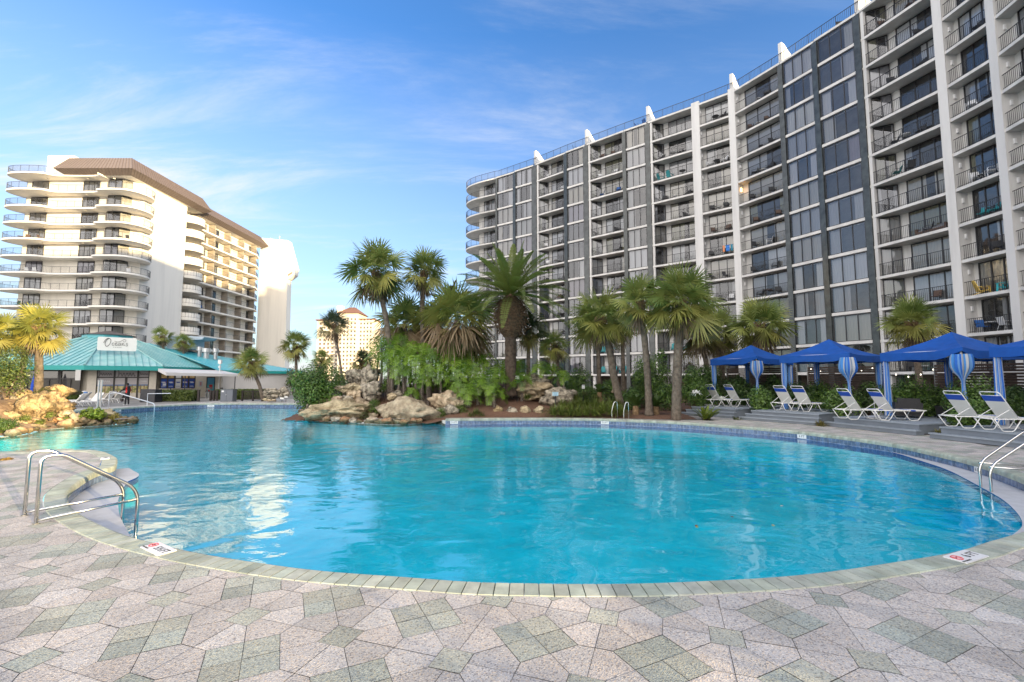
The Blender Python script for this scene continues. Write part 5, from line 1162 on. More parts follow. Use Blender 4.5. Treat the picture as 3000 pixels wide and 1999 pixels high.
for i in range(k):
    j = (i + 1) % k; a, b, c, d = Vector(ev[i]), Vector(ev[j]), Vector(tp[j]), Vector(tp[i])
    m.mi = 0; m.poly([(*a, EZ), (*b, EZ), (*c, AZ), (*d, AZ)])
    L = (b - a).length; q = max(1, int(L / .5)); m.mi = 1
    nrm = Vector(((b - a).y, -(b - a).x)).normalized()
    for s2 in range(q + 1):
        t = s2 / q; p0 = a.lerp(b, t); fr = 1.0
        # standing seams run straight up the slope until they meet a hip
        dirn = ((c + d) / 2 - (a + b) / 2); up_ = -nrm * abs(dirn.dot(nrm)); ends = []
        p1 = p0 + up_
        e1, e2 = (d - a), (c - b); u0 = (p0 - a).dot((b - a).normalized())
        l1 = (d - a).dot((b - a).normalized()); l2 = L + (c - b).dot((b - a).normalized())
        if u0 < l1: fr = u0 / max(l1, .01)
        elif u0 > l2: fr = (L - u0) / max(L - l2, .01)
        p1 = p0 + up_ * fr; z1 = EZ + (AZ - EZ) * fr; w = (b - a).normalized() * .022
        m.hexa([(*(p0 - w), EZ), (*(p0 + w), EZ), (*(p0 + w), EZ + .05), (*(p0 - w), EZ + .05)], [(*(p1 - w), z1), (*(p1 + w), z1), (*(p1 + w), z1 + .05), (*(p1 - w), z1 + .05)])
    m.mi = 2; m.tube([(*a, EZ + .03), (*d, AZ + .03)], .10, 6)
wpart(m, 'roof', [M_TEAL, M_SEAMT, mat('teal_hip_cap', (.22, .42, .40), .4)])
m = MB(); cu = [(p[0], p[1]) for p in tp]; m.prism(cu, AZ - .05, AZ + .35); cx, cy = RC
m.mi = 1; big = [((p[0] - cx) * 1.12 + cx, (p[1] - cy) * 1.12 + cy) for p in tp]
for i in range(k): j = (i + 1) % k; m.poly([(*big[i], AZ + .35), (*big[j], AZ + .35), (cx, cy, AZ + .95)])
wpart(m, 'roof_lantern', [M_TEALB, mat('brown_cap', (.085, .07, .06), .6)])
m = MB()
for i in range(k):
    j = (i + 1) % k; a, b = Vector(ev[i]), Vector(ev[j]); d = (b - a).normalized(); nn = Vector((d.y, -d.x)); inn = -nn
    m.hexa([(*a, EZ - .42), (*b, EZ - .42), (*(b + inn * .2), EZ - .42), (*(a + inn * .2), EZ - .42)], [(*a, EZ - .003), (*b, EZ - .003), (*(b + inn * .2), EZ - .003), (*(a + inn * .2), EZ - .003)])
wpart(m, 'fascia', M_TEALD)
m = MB(); m.prism([(RC.x + (p[0] - RC.x) * .975, RC.y + (p[1] - RC.y) * .975) for p in ev], EZ - .40, EZ - .36); wpart(m, 'soffit', mat('soffit_dark', (.12, .10, .085), .9))
# front face: sunken wall with glass doors, seaside scene film on the glass
FY = 0.0; FB = Bay((-40.25, 43.5), (-36.45, 47.0), away=RC - Vector((-38.3, 45.2)))
def fx(x): return (x + 42.95) / 6.95 * FB.L
def fbox(mb, x0, x1, z0, z1, y0=-.06, y1=.06): FB.box(mb, fx(x0), fx(x1), y0, y1, z0, z1)
def fp(x, y, z): return FB.p(fx(x), y, z)
for x0, x1 in ((-42.95, -42.1), (-36.75, -36.0)):
    m = MB(); fbox(m, x0, x1, -.05, 2.9, FY - .25, FY + .4); wpart(m, 'wall_panel', M_CRW)
M_MUL = mat('dark_mullion', (.045, .04, .036), .5)
SCN = [mat('film_sky', (.40, .37, .37), .35), mat('film_sea', (.12, .17, .28), .35), mat('film_dune', (.16, .18, .05), .6, color2=(.52, .42, .22), vscale=4, contrast=(.4, .6)), mat('film_sand', (.50, .45, .38), .5, var=.15), mat('film_post', (.16, .09, .05), .6), mat('film_script', (.16, .15, .15), .5), mat('film_white', (.62, .62, .62), .5)]
xs = [-42.1, -40.35, -37.95, -36.75]
for i in range(3):
    x0, x1 = xs[i], xs[i + 1]; m = MB(); fbox(m, x0, x0 + .10, 0, 2.85); fbox(m, x1 - .10, x1, 0, 2.85); fbox(m, x0 + .10, x1 - .10, 2.10, 2.2); fbox(m, x0 + .1, x1 - .1, 0, .08)
    if i == 1: fbox(m, -39.28, -39.02, .08, 2.1); fbox(m, -39.35, -39.2, .95, 1.2, FY - .14, FY - .061); fbox(m, -39.1, -38.95, .95, 1.2, FY - .14, FY - .061)
    w = wpart(m, 'glass_door' if i == 1 else 'shop_window', M_MUL)
    pm = MB()
    for kq, (z0, z1) in enumerate(((1.45, 2.10), (1.30, 1.45), (.62, 1.30), (.08, .62))): pm.mi = kq; fbox(pm, x0 + .1, x1 - .1, z0, z1, FY - .005, FY + .005)
    pm.mi = 0; fbox(pm, x0 + .1, x1 - .1, 2.2, 2.85, FY - .005, FY + .005); pm.mi = 4
    for q in range(3): xx = x0 + .3 + q * (x1 - x0) * .32; fbox(pm, xx, xx + .08, .55, 1.40, FY - .012, FY - .006)
    pm.build('printed_film', SCN, w)
    def wave(cx, cz, s, col): 
        q = MB(); q.mi = col; q.tube([fp(cx - .42 * s + .12 * s * math.cos(a) - .1 * s, FY - .03, cz + .21 * s * math.sin(a)) for a in [R(100 + 30 * i2) for i2 in range(14)]], .016 * s + .004, 4)
        q.tube([fp(cx - .35 * s + 0.82 * s * t, FY - .03, cz + (-.05 + .09 * math.sin(t * 31)) * s) for t in [i2 / 34 for i2 in range(35)]], .013 * s + .004, 4); return q
    q = wave((x0 + x1) / 2, 2.52, (x1 - x0) * .8, 5); q.build('script_lettering', SCN, w)
    if i != 1: q = wave((x0 + x1) / 2, 1.80, (x1 - x0) * .6, 6); q.build('white_script', SCN, w)
m = MB(); fbox(m, -42.9, -36.2, -.1, .06, FY - .9, FY + .3); wpart(m, 'threshold', mat('step_grey', (.22, .22, .22), .8))
m = MB(); m.prism([FB.p(.0, .42, 0)[:2], FB.p(FB.L, .42, 0)[:2], (-35.6, 52.5), (-39, 60), (-48, 60.5), (-54, 55), (-54.6, 47), (-47.4, 42.9)], -.1, EZ - .41); wpart(m, 'wall', M_CRW)
# left face: dark glazing
LB = Bay((-47.6, 42.15), (-40.5, 43.35), away=Vector((-.2, 1)))
for i in range(4):
    x1 = LB.L - .2 - i * 1.75; x0 = x1 - 1.72; m = MB()
    for (a, b, z0, z1) in ((x0, x0 + .13, .5, 2.85), (x1 - .13, x1, .5, 2.85), (x0 + .13, x1 - .13, 1.95, 2.07), (x0 + .13, x1 - .13, .5, .6), ((x0 + x1) / 2 - .08, (x0 + x1) / 2 + .08, .6, 1.95), (x0 + .13, x1 - .13, 2.72, 2.85)): LB.box(m, a, b, -.06, .06, z0, z1)
    w = wpart(m, 'side_window', M_MUL); q = MB(); LB.box(q, x0 + .05, x1 - .05, .015, .02, .55, 2.8); q.build('pane', mat('reflecting_dusk_glass', (.10, .095, .085), .03, spec=1.0, metal=.35), w)
m = MB(); LB.box(m, 0, LB.L, .0, .3, -.1, .5); wpart(m, 'plinth', M_CRW)
# right face: bar windows with blue notices, door
RB = Bay((-36.1, 47.0), (-33.2, 52.4), away=Vector((-1, 0)))
def rbox(mb, u0, u1, z0, z1, w0=-.05, w1=.05): RB.box(mb, u0, u1, w0, w1, z0, z1)
m = MB(); rbox(m, 0, RB.L, -.1, .95, 0, .3); rbox(m, 3.4, RB.L, .95, 2.85, 0, .3); rbox(m, 0, 3.4, 2.7, 2.85, 0, .3); wpart(m, 'bar_wall', M_CRW)
BLU = mat('blue_poster', (.015, .06, .30), .4); POSTER = [BLU, mat('poster_white', (.62, .62, .60), .5), mat('poster_red', (.5, .06, .04), .5), mat('food_photo', (.35, .22, .08), .5, color2=(.62, .45, .2), vscale=7)]
for i in range(5):
    u0, u1 = .08 + i * .665, .08 + i * .665 + .64; m = MB(); rbox(m, u0, u0 + .05, 1.0, 2.7); rbox(m, u1 - .05, u1, 1.0, 2.7); rbox(m, u0 + .05, u1 - .05, 2.0, 2.08); rbox(m, u0 + .05, u1 - .05, 1.0, 1.05)
    w = wpart(m, 'bar_window', M_MUL); q = MB(); q.mi = 3 if i != 2 else 1; rbox(q, u0 + .05, u1 - .05, 2.08, 2.68, .0, .01); q.mi = 0 if i != 2 else 1; rbox(q, u0 + .05, u1 - .05, 1.05, 2.0, .0, .01)
    q.mi = 1 if i != 2 else 0
    rbox(q, u0 + .12, u1 - .2, 1.62, 1.70, -.012, -.004); rbox(q, u0 + .2, u1 - .12, 1.56, 1.61, -.012, -.004); rbox(q, u0 + .12, u1 - .12, 1.16, 1.19, -.012, -.004); rbox(q, u0 + .15, u1 - .15, 1.24, 1.26, -.012, -.004)
    q.mi = 2 if i != 2 else 0; rbox(q, u1 - .2, u1 - .12, 1.64, 1.70, -.012, -.004)
    if i == 0: q.mi = 1; rbox(q, u0 + .24, u1 - .1, 1.30, 1.52, -.013, -.003)
    q.build('poster', POSTER, w)
m = MB(); rbox(m, 0, 3.5, .95, 1.0, -.35, .05); wpart(m, 'bar_counter', M_CRW)
m = MB(); rbox(m, 4.55, 4.62, 0, 2.2); rbox(m, 5.38, 5.45, 0, 2.2); rbox(m, 4.62, 5.38, 2.12, 2.2); d = wpart(m, 'bar_door', M_FRAME)
q = MB(); q.mi = 0; rbox(q, 4.62, 5.38, 1.4, 2.12, -.01, .01); q.mi = 1; rbox(q, 4.62, 5.38, .5, 1.4, -.01, .01); q.mi = 2; rbox(q, 4.62, 5.38, 0, .5, -.01, .01); q.mi = 3; rbox(q, 4.85, 5.2, 1.05, 1.35, -.02, -.011); rbox(q, 4.82, 5.22, .9, .98, -.02, -.011); rbox(q, 4.75, 5.0, .6, .72, -.02, -.011)
q.build('beach_print', [mat('print_sky', (.06, .25, .40), .3), mat('print_sea', (.08, .33, .36), .3), mat('print_sand', (.35, .36, .30), .4), mat('print_red', (.45, .03, .03), .4)], d)
m = MB(); rbox(m, 3.75, 4.15, 1.15, 1.75, -.03, -.001); mm = wpart(m, 'menu_case', mat('menu_grey', (.40, .44, .48), .4)); q = MB(); rbox(q, 3.86, 4.04, 1.25, 1.65, -.04, -.031); q.build('menu_sheet', mat('menu_pink', (.40, .20, .22), .5), mm)
# white wing with its own low roof
W0, W1 = Vector((-33.0, 52.0)), Vector((-27.9, 60.4)); wb = Bay(W0, W1, away=Vector((-1, .3)))
m = MB(); wb.box(m, .2, wb.L, 0, 6, -.1, 2.62); wpart(m, 'wing_wall', M_WINGW)
m = MB(); wb.box(m, .1, wb.L + .25, -.35, -.20, 2.62, 2.95); wpart(m, 'wing_fascia', M_TEALD)
m = MB(); A0, A1 = wb.p(-.6, -.36, 2.955), wb.p(wb.L + .3, -.36, 2.955); top_ = (-47.5, 58.2, 6.7); m.poly([A0, A1, (-31, 66, 3.2), top_]); m.poly([A0, top_, (-46, 56.5, 6.4), (-37.5, 52.3, 4.5)]); m.mi = 1
for i in range(26):
    t = (i + .5) / 26; p0 = Vector(A0).lerp(Vector(A1), t); p1 = Vector(top_).lerp(Vector((-31, 66, 3.2)), t); m.tube([p0 + UP * .02, p1 + UP * .02], .02, 4)
wpart(m, 'wing_roof', [M_TEALB, mat('bright_teal_seam', (.02, .30, .37), .4)])
m = MB(); wb.box(m, wb.L - .55, wb.L - .35, -.1, -.001, .9, 2.3); wpart(m, 'teal_trim', M_TEALB)
m = MB(); m.box((-39.75, 42.0, 2.35), (.35, .25, .95), R(43)); wpart(m, 'eave_box', mat('speaker_white', (.62, .60, .56), .5))
m = MB(); m.box((-42.5, 59.5, 6.6), (3.0, 2.6, 1.7)); m.hexa([(-41, 58.2, 6.9), (-39.6, 58.2, 7.0), (-39.6, 60.8, 7.0), (-41, 60.8, 6.9)], [(-41, 58.2, 7.44), (-39.3, 58.2, 7.3), (-39.3, 60.8, 7.3), (-41, 60.8, 7.44)]); wpart(m, 'roof_unit', mat('unit_blue_grey', (.36, .44, .52), .5, var=.05))
for i, (x, y, z) in enumerate(((-39.4, 57.6, 5.2), (-38.4, 57.4, 5.0), (-37.5, 57.8, 5.0))):
    m = MB(); rr_ = .35 if i != 1 else .5; m.tube([(x, y, z - .6), (x, y, z + .3), (x, y, z + .32), (x, y, z + .8)], [rr_ * .6, rr_ * .6, rr_, rr_ * .95], 12); wpart(m, 'roof_vent', mat('galvanised', (.5, .5, .5), .35, metal=.7))
# awning over the bar
m = MB(); a0, a1 = Vector((-35.0, 45.3, 3.02)), Vector((-33.2, 52.4, 2.95)); o0, o1 = Vector((-33.1, 43.9, 2.62)), Vector((-29.2, 49.2, 2.50))
m.poly([a0, o0, o1, a1]); m.poly([o0, o0 - UP * .30, o1 - UP * .26, o1]); m.poly([a0, a0 - UP * .28, o0 - UP * .30, o0]); m.poly([o1, o1 - UP * .26, a1 - UP * .2, a1])
aw = thing('bar_awning', 'white canvas awning on dark posts in front of the bar windows', 'awning', (-32, 47, 0)); w = m.build('canvas', mat('white_canvas', (.62, .61, .60), .8, transl=.15), aw); w.location = -Vector(aw.location)
m0 = w
for (x, y) in ((-32.2, 45.2), (-29.5, 48.9)):
    m = MB(); m.tube([(x, y, 0), (x, y, 2.45)], .045, 8); o = m.build('post', M_FRAME, aw); o.location = -Vector(aw.location)
# ---- lettering helper
def text(name, body, size, m, parent, M, ext=.004, shear=0., align='CENTER', spacing=1.):
    cu = bpy.data.curves.new(name, 'FONT'); cu.body = body; cu.size = size; cu.extrude = ext; cu.align_x = align; cu.align_y = 'CENTER'; cu.shear = shear; cu.space_character = spacing
    tmp = bpy.data.objects.new('tmp', cu); COL.objects.link(tmp); bpy.context.view_layer.update()
    me = bpy.data.meshes.new_from_object(tmp.evaluated_get(bpy.context.evaluated_depsgraph_get())); bpy.data.objects.remove(tmp)
    me.materials.clear(); me.materials.append(m); o = bpy.data.objects.new(name, me); COL.objects.link(o); o.parent = parent; o.matrix_local = M; return o
# ---- sign on the roof
c = at_Y(344, 1009, 46.0); SG = thing('roof_sign',  'white rounded sign board with thin dark script lettering standing on the teal roof', 'sign', (c.x, 46.0, c.z - .70), R(42)); SG.scale = (.78, 1, 1.12)
m = MB(); w_, h2 = 1.93, .60; pts = []
for cx_, cz_, a0_ in ((w_ - .15, h2 - .15, 0), (-w_ + .15, h2 - .15, 90), (-w_ + .15, -h2 + .15, 180), (w_ - .15, -h2 + .15, 270)):
    for q in range(5): a = R(a0_ + q * 22.5); pts.append((cx_ + .15 * math.cos(a), cz_ + .15 * math.sin(a)))
m.hexa([(x, -.06, z + .62) for x, z in pts], [(x, .06, z + .62) for x, z in pts]); m.build('board', mat('sign_white', (.74, .74, .70), .5), SG)
INK = mat('sign_ink', (.10, .095, .085), .5); q = MB(); Z = .66
def curve(P, r_): 
    c_ = catmull(P, .03); q.tube([(p.x, -.085, p.y + Z) for p in c_], r_, 5)
curve([(-.88, .40), (-1.02, .34), (-1.16, .12), (-1.18, -.12), (-1.05, -.27), (-.84, -.18), (-.70, .06), (-.66, .28), (-.78, .42), (-.98, .44), (-1.22, .25), (-1.34, .02)], .026)
def letter(x, P): curve([(x + a * .9, b) for a, b in P], .019)
letter(-.52, [(.22, .02), (.10, .06), (.0, -.06), (.06, -.18), (.24, -.12)])
letter(-.24, [(.02, -.06), (.20, .0), (.14, .08), (.02, .0), (.04, -.14), (.22, -.16), (.30, -.08)])
letter(.08, [(.24, .06), (.08, .04), (.02, -.10), (.10, -.18), (.24, -.02), (.24, .06), (.24, -.14), (.34, -.12)])
letter(.44, [(.0, .05), (.04, -.16), (.06, .0), (.16, .06), (.22, -.02), (.22, -.16), (.32, -.12)])
letter(.80, [(.24, .06), (.08, .06), (.12, -.04), (.24, -.08), (.20, -.18), (.02, -.16)])
curve([(-.30, .22), (.10, .16), (.45, .30), (.66, .40), (.82, .30), (.72, .17), (.55, .22)], .015)
for x in (-.3, -.15, 0, .15, .3): q.box((x * 1.2, -.075, Z - .33), (.09, .02, .035))
q.build('script_lettering', INK, SG)
for x in (-1.1, 1.1):
    m = MB(); m.box((x, .3, .1), (.08, .7, .08)); m.build('bracket', M_FRAME, SG)
# ---- things along the far side
def simple(name, label, cat, loc, rz=0., group=None): return thing(name, label, cat, loc, rz, group)
c = at_z(442, 1179); t = simple('covered_grill', 'bulky black fabric-covered grill beside the clipped hedge', 'grill', c); m = MB(); m.hexa([(-.68, -.4, 0), (.68, -.4, 0), (.68, .4, 0), (-.68, .4, 0)], [(-.66, -.36, 1.14), (.64, -.36, 1.12), (.62, .36, 1.10), (-.64, .36, 1.12)]); m.build('cover', mat('black_cover', (.018, .019, .024), .5, var=.3, vscale=3, bump=.5, bscale=4, bdist=.05), t); m = MB(); m.hexa([(.08, -.46, 0), (.66, -.46, 0), (.66, -.405, 0), (.08, -.405, 0)], [(.12, -.42, 1.0), (.62, -.42, 1.0), (.64, -.40, 1.0), (.1, -.40, 1.0)]); m.build('cover_flap', mat('black_cover_flap', (.024, .025, .03), .5), t)
c = at_z(663, 1178); t = simple('utility_cabinet', 'square grey metal utility cabinet with a small white notice', 'cabinet', c); m = MB(); m.box((0, .3, .53), (1.08, .6, 1.06)); m.box((0, .3, 1.075), (1.14, .66, .03)); m.build('body', mat('cabinet_grey', (.115, .13, .155), .45, var=.04), t)
for s_x in (-.27, .27): m = MB(); m.box((s_x, -.012, .53), (.52, .02, .98)); m.build('door', mat('cabinet_grey_door', (.125, .14, .165), .45), t)
m = MB(); m.box((-.34, -.03, .92), (.20, .012, .14)); m.build('notice', mat('notice_white', (.7, .7, .7)), t); m = MB(); m.box((-.02, -.04, .62), (.03, .03, .10)); m.build('handle', mat('handle_pale', (.6, .6, .6)), t)
def slat_fence(label, x0, x1, Y, h, n):
    a, b = at_Y(x0, 1170, Y), at_Y(x1, 1170, Y); t = simple('slat_fence', label, 'fence', ((a.x + b.x) / 2, Y, 0), 0, 'low dark fences by the bar'); w = b.x - a.x; mD = mat('dark_fence_wood', (.03, .022, .02), .7)
    for s in (-.5, 0, .5): m = MB(); m.box((s * w, 0, h / 2), (.14, .14, h)); m.build('post', mD, t)
    m = MB(); m.box((0, -.02, h * .93), (w, .05, .08)); m.build('rail', mD, t); m = MB(); m.box((0, -.02, .15), (w, .05, .08)); m.build('rail', mD, t)
    m = MB()
    for i in range(n): m.box(((i + .5) / n * w - w / 2, .02, h * .54), (.045, .03, h * .76))
    m.build('slats', mat('fence_slat', (.05, .04, .035), .7), t)
slat_fence('low dark slatted fence at the foot of the palm leaning over the far deck', 710, 772, 42.2, .95, 16)
slat_fence('short dark gate fence right of the bar stools', 617, 636, 42.6, .95, 6)
for i, (x, l) in enumerate(((581, 'dark square post at the right end of the bar hedge'), (357, 'dark square post left of the black covered grill'))):
    c = at_z(x, 1177); t = simple('gate_post', l, 'post', c, 0, 'dark posts by the bar'); m = MB(); m.box((0, 0, .5), (.16, .16, 1.0)); m.box((0, 0, 1.02), (.2, .2, .04)); m.build('shaft', mat('dark_fence_wood', (.03, .022, .02), .7), t)
# bar stools
st = simple('bar_stool', 'thin metal bar stool before the bar door, left one', 'stool', (-30.2, 45.6, 0), .3, 'bar stools under the awning'); m = MB()
for a in range(4): ca_, sa_ = math.cos(a * 1.5708 + .785), math.sin(a * 1.5708 + .785); q = MB(); q.tube([(.2 * ca_, .2 * sa_, 0), (.13 * ca_, .13 * sa_, .74)], .016, 5); q.build('leg', mat('stool_metal', (.45, .45, .45), .35, metal=.8), st)
m.tube([(0, 0, .73), (0, 0, .78)], .19, 12); m.build('seat', mat('stool_seat', (.06, .05, .05), .6), st); m = MB(); m.box((0, .17, 1.0), (.32, .03, .22)); m.build('backrest', mat('stool_seat', (.06, .05, .05)), st)
dup(st, (-29.2, 46.4, 0), 1.2, 'thin metal bar stool before the bar door, right one'); dup(st, (-32.9, 44.6, 0), 2.0, 'bar stool at the left end of the bar counter'); dup(st, (-31.8, 45.5, 0), -.4, 'bar stool in the middle of the bar counter')
# lamp on the awning line
c = at_Y(645, 1061, 49.5); t = simple('area_light', 'white box lamp on a thin pole above the awning end', 'lamp', (c.x, 49.5, 0)); m = MB(); m.tube([(0, 0, 0), (0, 0, c.z - .2)], .05, 8); m.build('pole', mat('lamp_white', (.65, .65, .63)), t); m = MB(); m.box((0, 0, c.z), (.32, .25, .42)); m.build('lamp_head', mat('lamp_white', (.65, .65, .63)), t); m = MB(); m.box((0, -.05, c.z - .55), (.2, .2, .18)); m.build('camera_box', mat('lamp_white', (.65, .65, .63)), t)
# small cards
def card(label, px, py, Y, w, h, zb, m=None, tilt=0., group='small signs in the planting', post=M_FRAME, name='small_sign', lines=0):
    c = at_Y(px, py, Y); t = thing(name, label, 'sign', (c.x, Y, zb), tilt, group); q = MB(); q.box((0, .025, (c.z - zb) / 2 - .05), (.045, .02, c.z - zb + .1)); q.build('stake', post, t); q = MB(); q.box((0, 0, c.z - zb), (w, .018, h)); p = q.build('plate', m or mat('sign_white', (.74, .74, .70), .5), t)
    if lines:
        q = MB()
        for i in range(lines): q.box((0, -.012, c.z - zb + h * (.3 - .6 * i / max(1, lines - 1))), (w * (.75 - .12 * (i % 2)), .004, h * .09))
        q.build('print', mat('print_blue', (.05, .16, .32), .5), t)
card('small pale blue notice on a dark stake in front of the grey boulder', 1627, 1155, 26.0, .34, .22, .1, mat('notice_pale_blue', (.42, .60, .66), .5), lines=3)
card('small white and blue pictogram sign on a stake in the shrubs', 1709, 1134, 29.0, .17, .24, .2, lines=2, tilt=.1)
card('tiny white plant card before the stacked rocks across the pool', 826, 1168, 39.5, .30, .14, 0); card('tiny white plant card half behind the big green shrub', 838, 1164, 39.8, .26, .16, 0, tilt=.4)
card('tilted white card among the philodendrons above the root-wrapped rock', 1514, 1107, 28.0, .34, .2, .5, tilt=-.5); card('round-cornered white card high in the philodendrons', 1290, 1082, 28.2, .2, .14, 1.0, tilt=.3)
# person
def person():
    c = at_z(372, 1188.5); H_ = 1.66; t = thing('person', 'person in a red and black jacket and dark trousers reaching forward by the handrail', 'person', c, R(0))
    V = [(0, 0, .88), (0, 0, 1.06), (-.02, 0, 1.26), (-.03, 0, 1.38), (-.05, 0, 1.46), (-.08, 0, 1.53), (-.085, 0, 1.60),      # spine, neck, head (faces -x)
         (-.01, .10, .84), (-.02, .11, .48), (.02, .11, .09), (-.14, .11, .035),                                              # left leg
         (-.01, -.10, .84), (-.05, -.10, .47), (-.06, -.10, .09), (-.22, -.10, .035),                                          # right leg
         (-.03, .19, 1.36), (.02, .23, 1.12), (-.10, .22, .93), (-.15, .21, .87),                                             # left arm
         (-.05, -.19, 1.36), (-.22, -.22, 1.18), (-.42, -.22, 1.06), (-.52, -.22, 1.02)]
    E_ = [(0, 1), (1, 2), (2, 3), (3, 4), (4, 5), (5, 6), (0, 7), (7, 8), (8, 9), (9, 10), (0, 11), (11, 12), (12, 13), (13, 14), (3, 15), (15, 16), (16, 17), (17, 18), (3, 19), (19, 20), (20, 21), (21, 22)]
    Rr_ = [.125, .135, .15, .10, .06, .085, .085, .095, .07, .05, .045, .095, .07, .05, .045, .065, .052, .04, .036, .065, .052, .04, .036]
    me = bpy.data.meshes.new('body'); me.from_pydata(V, E_, []); o = bpy.data.objects.new('body', me); COL.objects.link(o); o.parent = t
    sk = o.modifiers.new('skin', 'SKIN'); sk.use_smooth_shade = True
    for i, v in enumerate(me.skin_vertices[0].data): v.radius = (Rr_[i], Rr_[i]); v.use_root = (i == 0)
    ss = o.modifiers.new('sub', 'SUBSURF'); ss.levels = ss.render_levels = 2
    bpy.context.view_layer.update(); ev_ = o.evaluated_get(bpy.context.evaluated_depsgraph_get()); me2 = bpy.data.meshes.new_from_object(ev_); o.modifiers.clear(); o.data = me2
    skin = mat('brown_skin', (.10, .05, .03), .6); jk = mat('black_jacket', (.016, .016, .02), .8); rd = mat('red_vest', (.62, .02, .015), .7); tr_ = mat('charcoal_trousers', (.022, .022, .026), .85); sh_ = mat('white_shoe', (.6, .6, .6), .6)
    me2.materials.clear()
    for q in (skin, jk, rd, tr_, sh_): me2.materials.append(q)
    for p in me2.polygons:
        x, y, z = p.center; p.use_smooth = True
        if z < .085: p.material_index = 4
        elif z < .93 and abs(y) < .19: p.material_index = 3
        elif z > 1.44 or x < -.44 or (z < .92 and y > .18): p.material_index = 0
        elif x < .035 and x > -.24 and .95 < z < 1.40 and abs(y) < .20 and not (x < -.17 and y < -.15): p.material_index = 2
        else: p.material_index = 1
    m = MB(); vs_, fs = ico(2)
    for v in vs_: m.v.append((-.065 + v.x * .105, v.y * .098, 1.615 + v.z * .085 + (.02 if v.z > 0 else 0)))
    for f in fs:
        ctr = sum((vs_[i] for i in f), Vector()) / 3
        if ctr.z > .1 or ctr.x > .35: m.face(f)
    m.build('hair', mat('black_hair', (.012, .011, .011), .8), t, smooth=True)
    fm = MB(); fm.tube([(-.165, 0, 1.585), (-.19, 0, 1.555), (-.165, 0, 1.545)], [.012, .018, .012], 5); fm.tube([(-.155, -.025, 1.52), (-.16, 0, 1.517), (-.155, .025, 1.52)], .008, 4); fm.build('face_features', skin, t)
    for s_y in (-.085, .085): e = MB(); e.tube([(-.06, s_y, 1.54), (-.055, s_y * 1.08, 1.585)], [.014, .02], 5); e.build('ear', skin, t)
    for s_y in (-.03, .03): e = MB(); e.tube([(-.158, s_y, 1.585), (-.165, s_y, 1.585)], .010, 5); e.build('eye', jk, t)
    hm = MB()
    for (hx, hy, hz, dxh) in ((-.52, -.22, 1.02, -1), (-.15, .21, .87, -.3)):
        d0 = Vector((dxh, 0, -.25 if dxh == -1 else -1)).normalized()
        for q in range(4): o_ = Vector((0, (q - 1.5) * .018, 0)); p0 = Vector((hx, hy, hz)) + o_; hm.tube([p0, p0 + d0 * (.05 + .008 * (q in (1, 2))), p0 + d0 * .085 + UP * -.025], [.011, .010, .007], 5)
        p0 = Vector((hx, hy, hz)); hm.tube([p0 + Vector((.02, .03, 0)), p0 + d0 * .03 + Vector((0, .055, -.01))], [.012, .009], 5)
    hm.build('fingers', skin, t)
    hd = MB(); hd.tube([(.02, -.10, 1.44), (.075, 0, 1.40), (.02, .10, 1.44)], [.05, .065, .05], 8); hd.build('hood', jk, t, smooth=True)
person()
# ------------------------------------------------------------------ rails, ladders, poles
M_STEEL = mat('brushed_steel', (.62, .61, .58), .22, metal=1.0, var=.08, vscale=20)
def bend(P, rad=.12, n=6):
    P = [Vector(p) for p in P]; out = [P[0]]
    for a, b, c in zip(P, P[1:], P[2:]):
        d1, d2 = (a - b), (c - b); r_ = min(rad, d1.length * .48, d2.length * .48); p0, p1 = b + d1.normalized() * r_, b + d2.normalized() * r_
        for i in range(n + 1): t = i / n; out.append(p0 * (1 - t) ** 2 + b * 2 * t * (1 - t) + p1 * t * t)
    return out + [P[-1]]
def handrail(label, feet, ends, hz, ez, lowz, rad=.025, peak=.10):
    b = (Vector((*feet[0], 0)) + Vector((*feet[1], 0))) / 2; t = thing('pool_handrail', label, 'handrail', b, 0, 'steel handrails at the near edge')
    for f, e in zip(feet, ends):
        f, e = Vector((*f, 0)) - b, Vector((*e, 0)) - b; d = e - f; L = d.length
        m = MB(); m.tube(bend([f - UP * .03, f + UP * hz, f + d * (peak / L * 2.2) + UP * (hz + .02), e + UP * ez, e - UP * .95], .22, 8), rad, 12); rl_ = m.build('rail', M_STEEL, t, smooth=True)
        m = MB(); m.tube([f + UP * lowz, e + UP * (lowz + .07)], rad * .82, 10); m.build('lower_bar', M_STEEL, t, smooth=True)
        m = MB(); m.tube([f - UP * .0, f + UP * .012], rad * 1.7, 14); m.build('base_flange', M_STEEL, t)
handrail('large steel handrail pair at the left inlet in the foreground', [(-6.86, 6.78), (-7.46, 7.19)], [(-6.15, 7.70), (-6.66, 8.03)], .95, .28, .045)
handrail('steel handrail pair cut off by the right edge of the picture', [(11.15, 9.55), (11.45, 10.1)], [(10.02, 9.78), (10.28, 10.25)], .93, .24, .17)
def ladder(label, feet, ends):
    b = (Vector((*feet[0], 0)) + Vector((*feet[1], 0))) / 2; t = thing('pool_ladder', label, 'pool ladder', b)
    for f, e in zip(feet, ends):
        f, e = Vector((*f, 0)) - b, Vector((*e, 0)) - b; m = MB(); m.tube(bend([f, f + UP * .84, f.lerp(e, .5) + UP * .86, e + UP * .45, e - UP * 1.2], .2), .024, 8); m.build('rail', M_STEEL, t, smooth=True)
    for z in (-.5, -.85, -1.15): m = MB(); m.box(tuple((Vector((*ends[0], 0)) + Vector((*ends[1], 0))) / 2 - b + UP * z), (.6, .1, .03)); m.build('step', M_STEEL, t)
f0, f1 = at_z(1809, 1226.5), at_z(1842, 1228.5); e0, e1 = at_z(1793, 1243, WZ), at_z(1828, 1245, WZ)
ladder('steel pool ladder with two tall grab rails below the leaning palm', [f0[:2], f1[:2]], [e0[:2], e1[:2]])
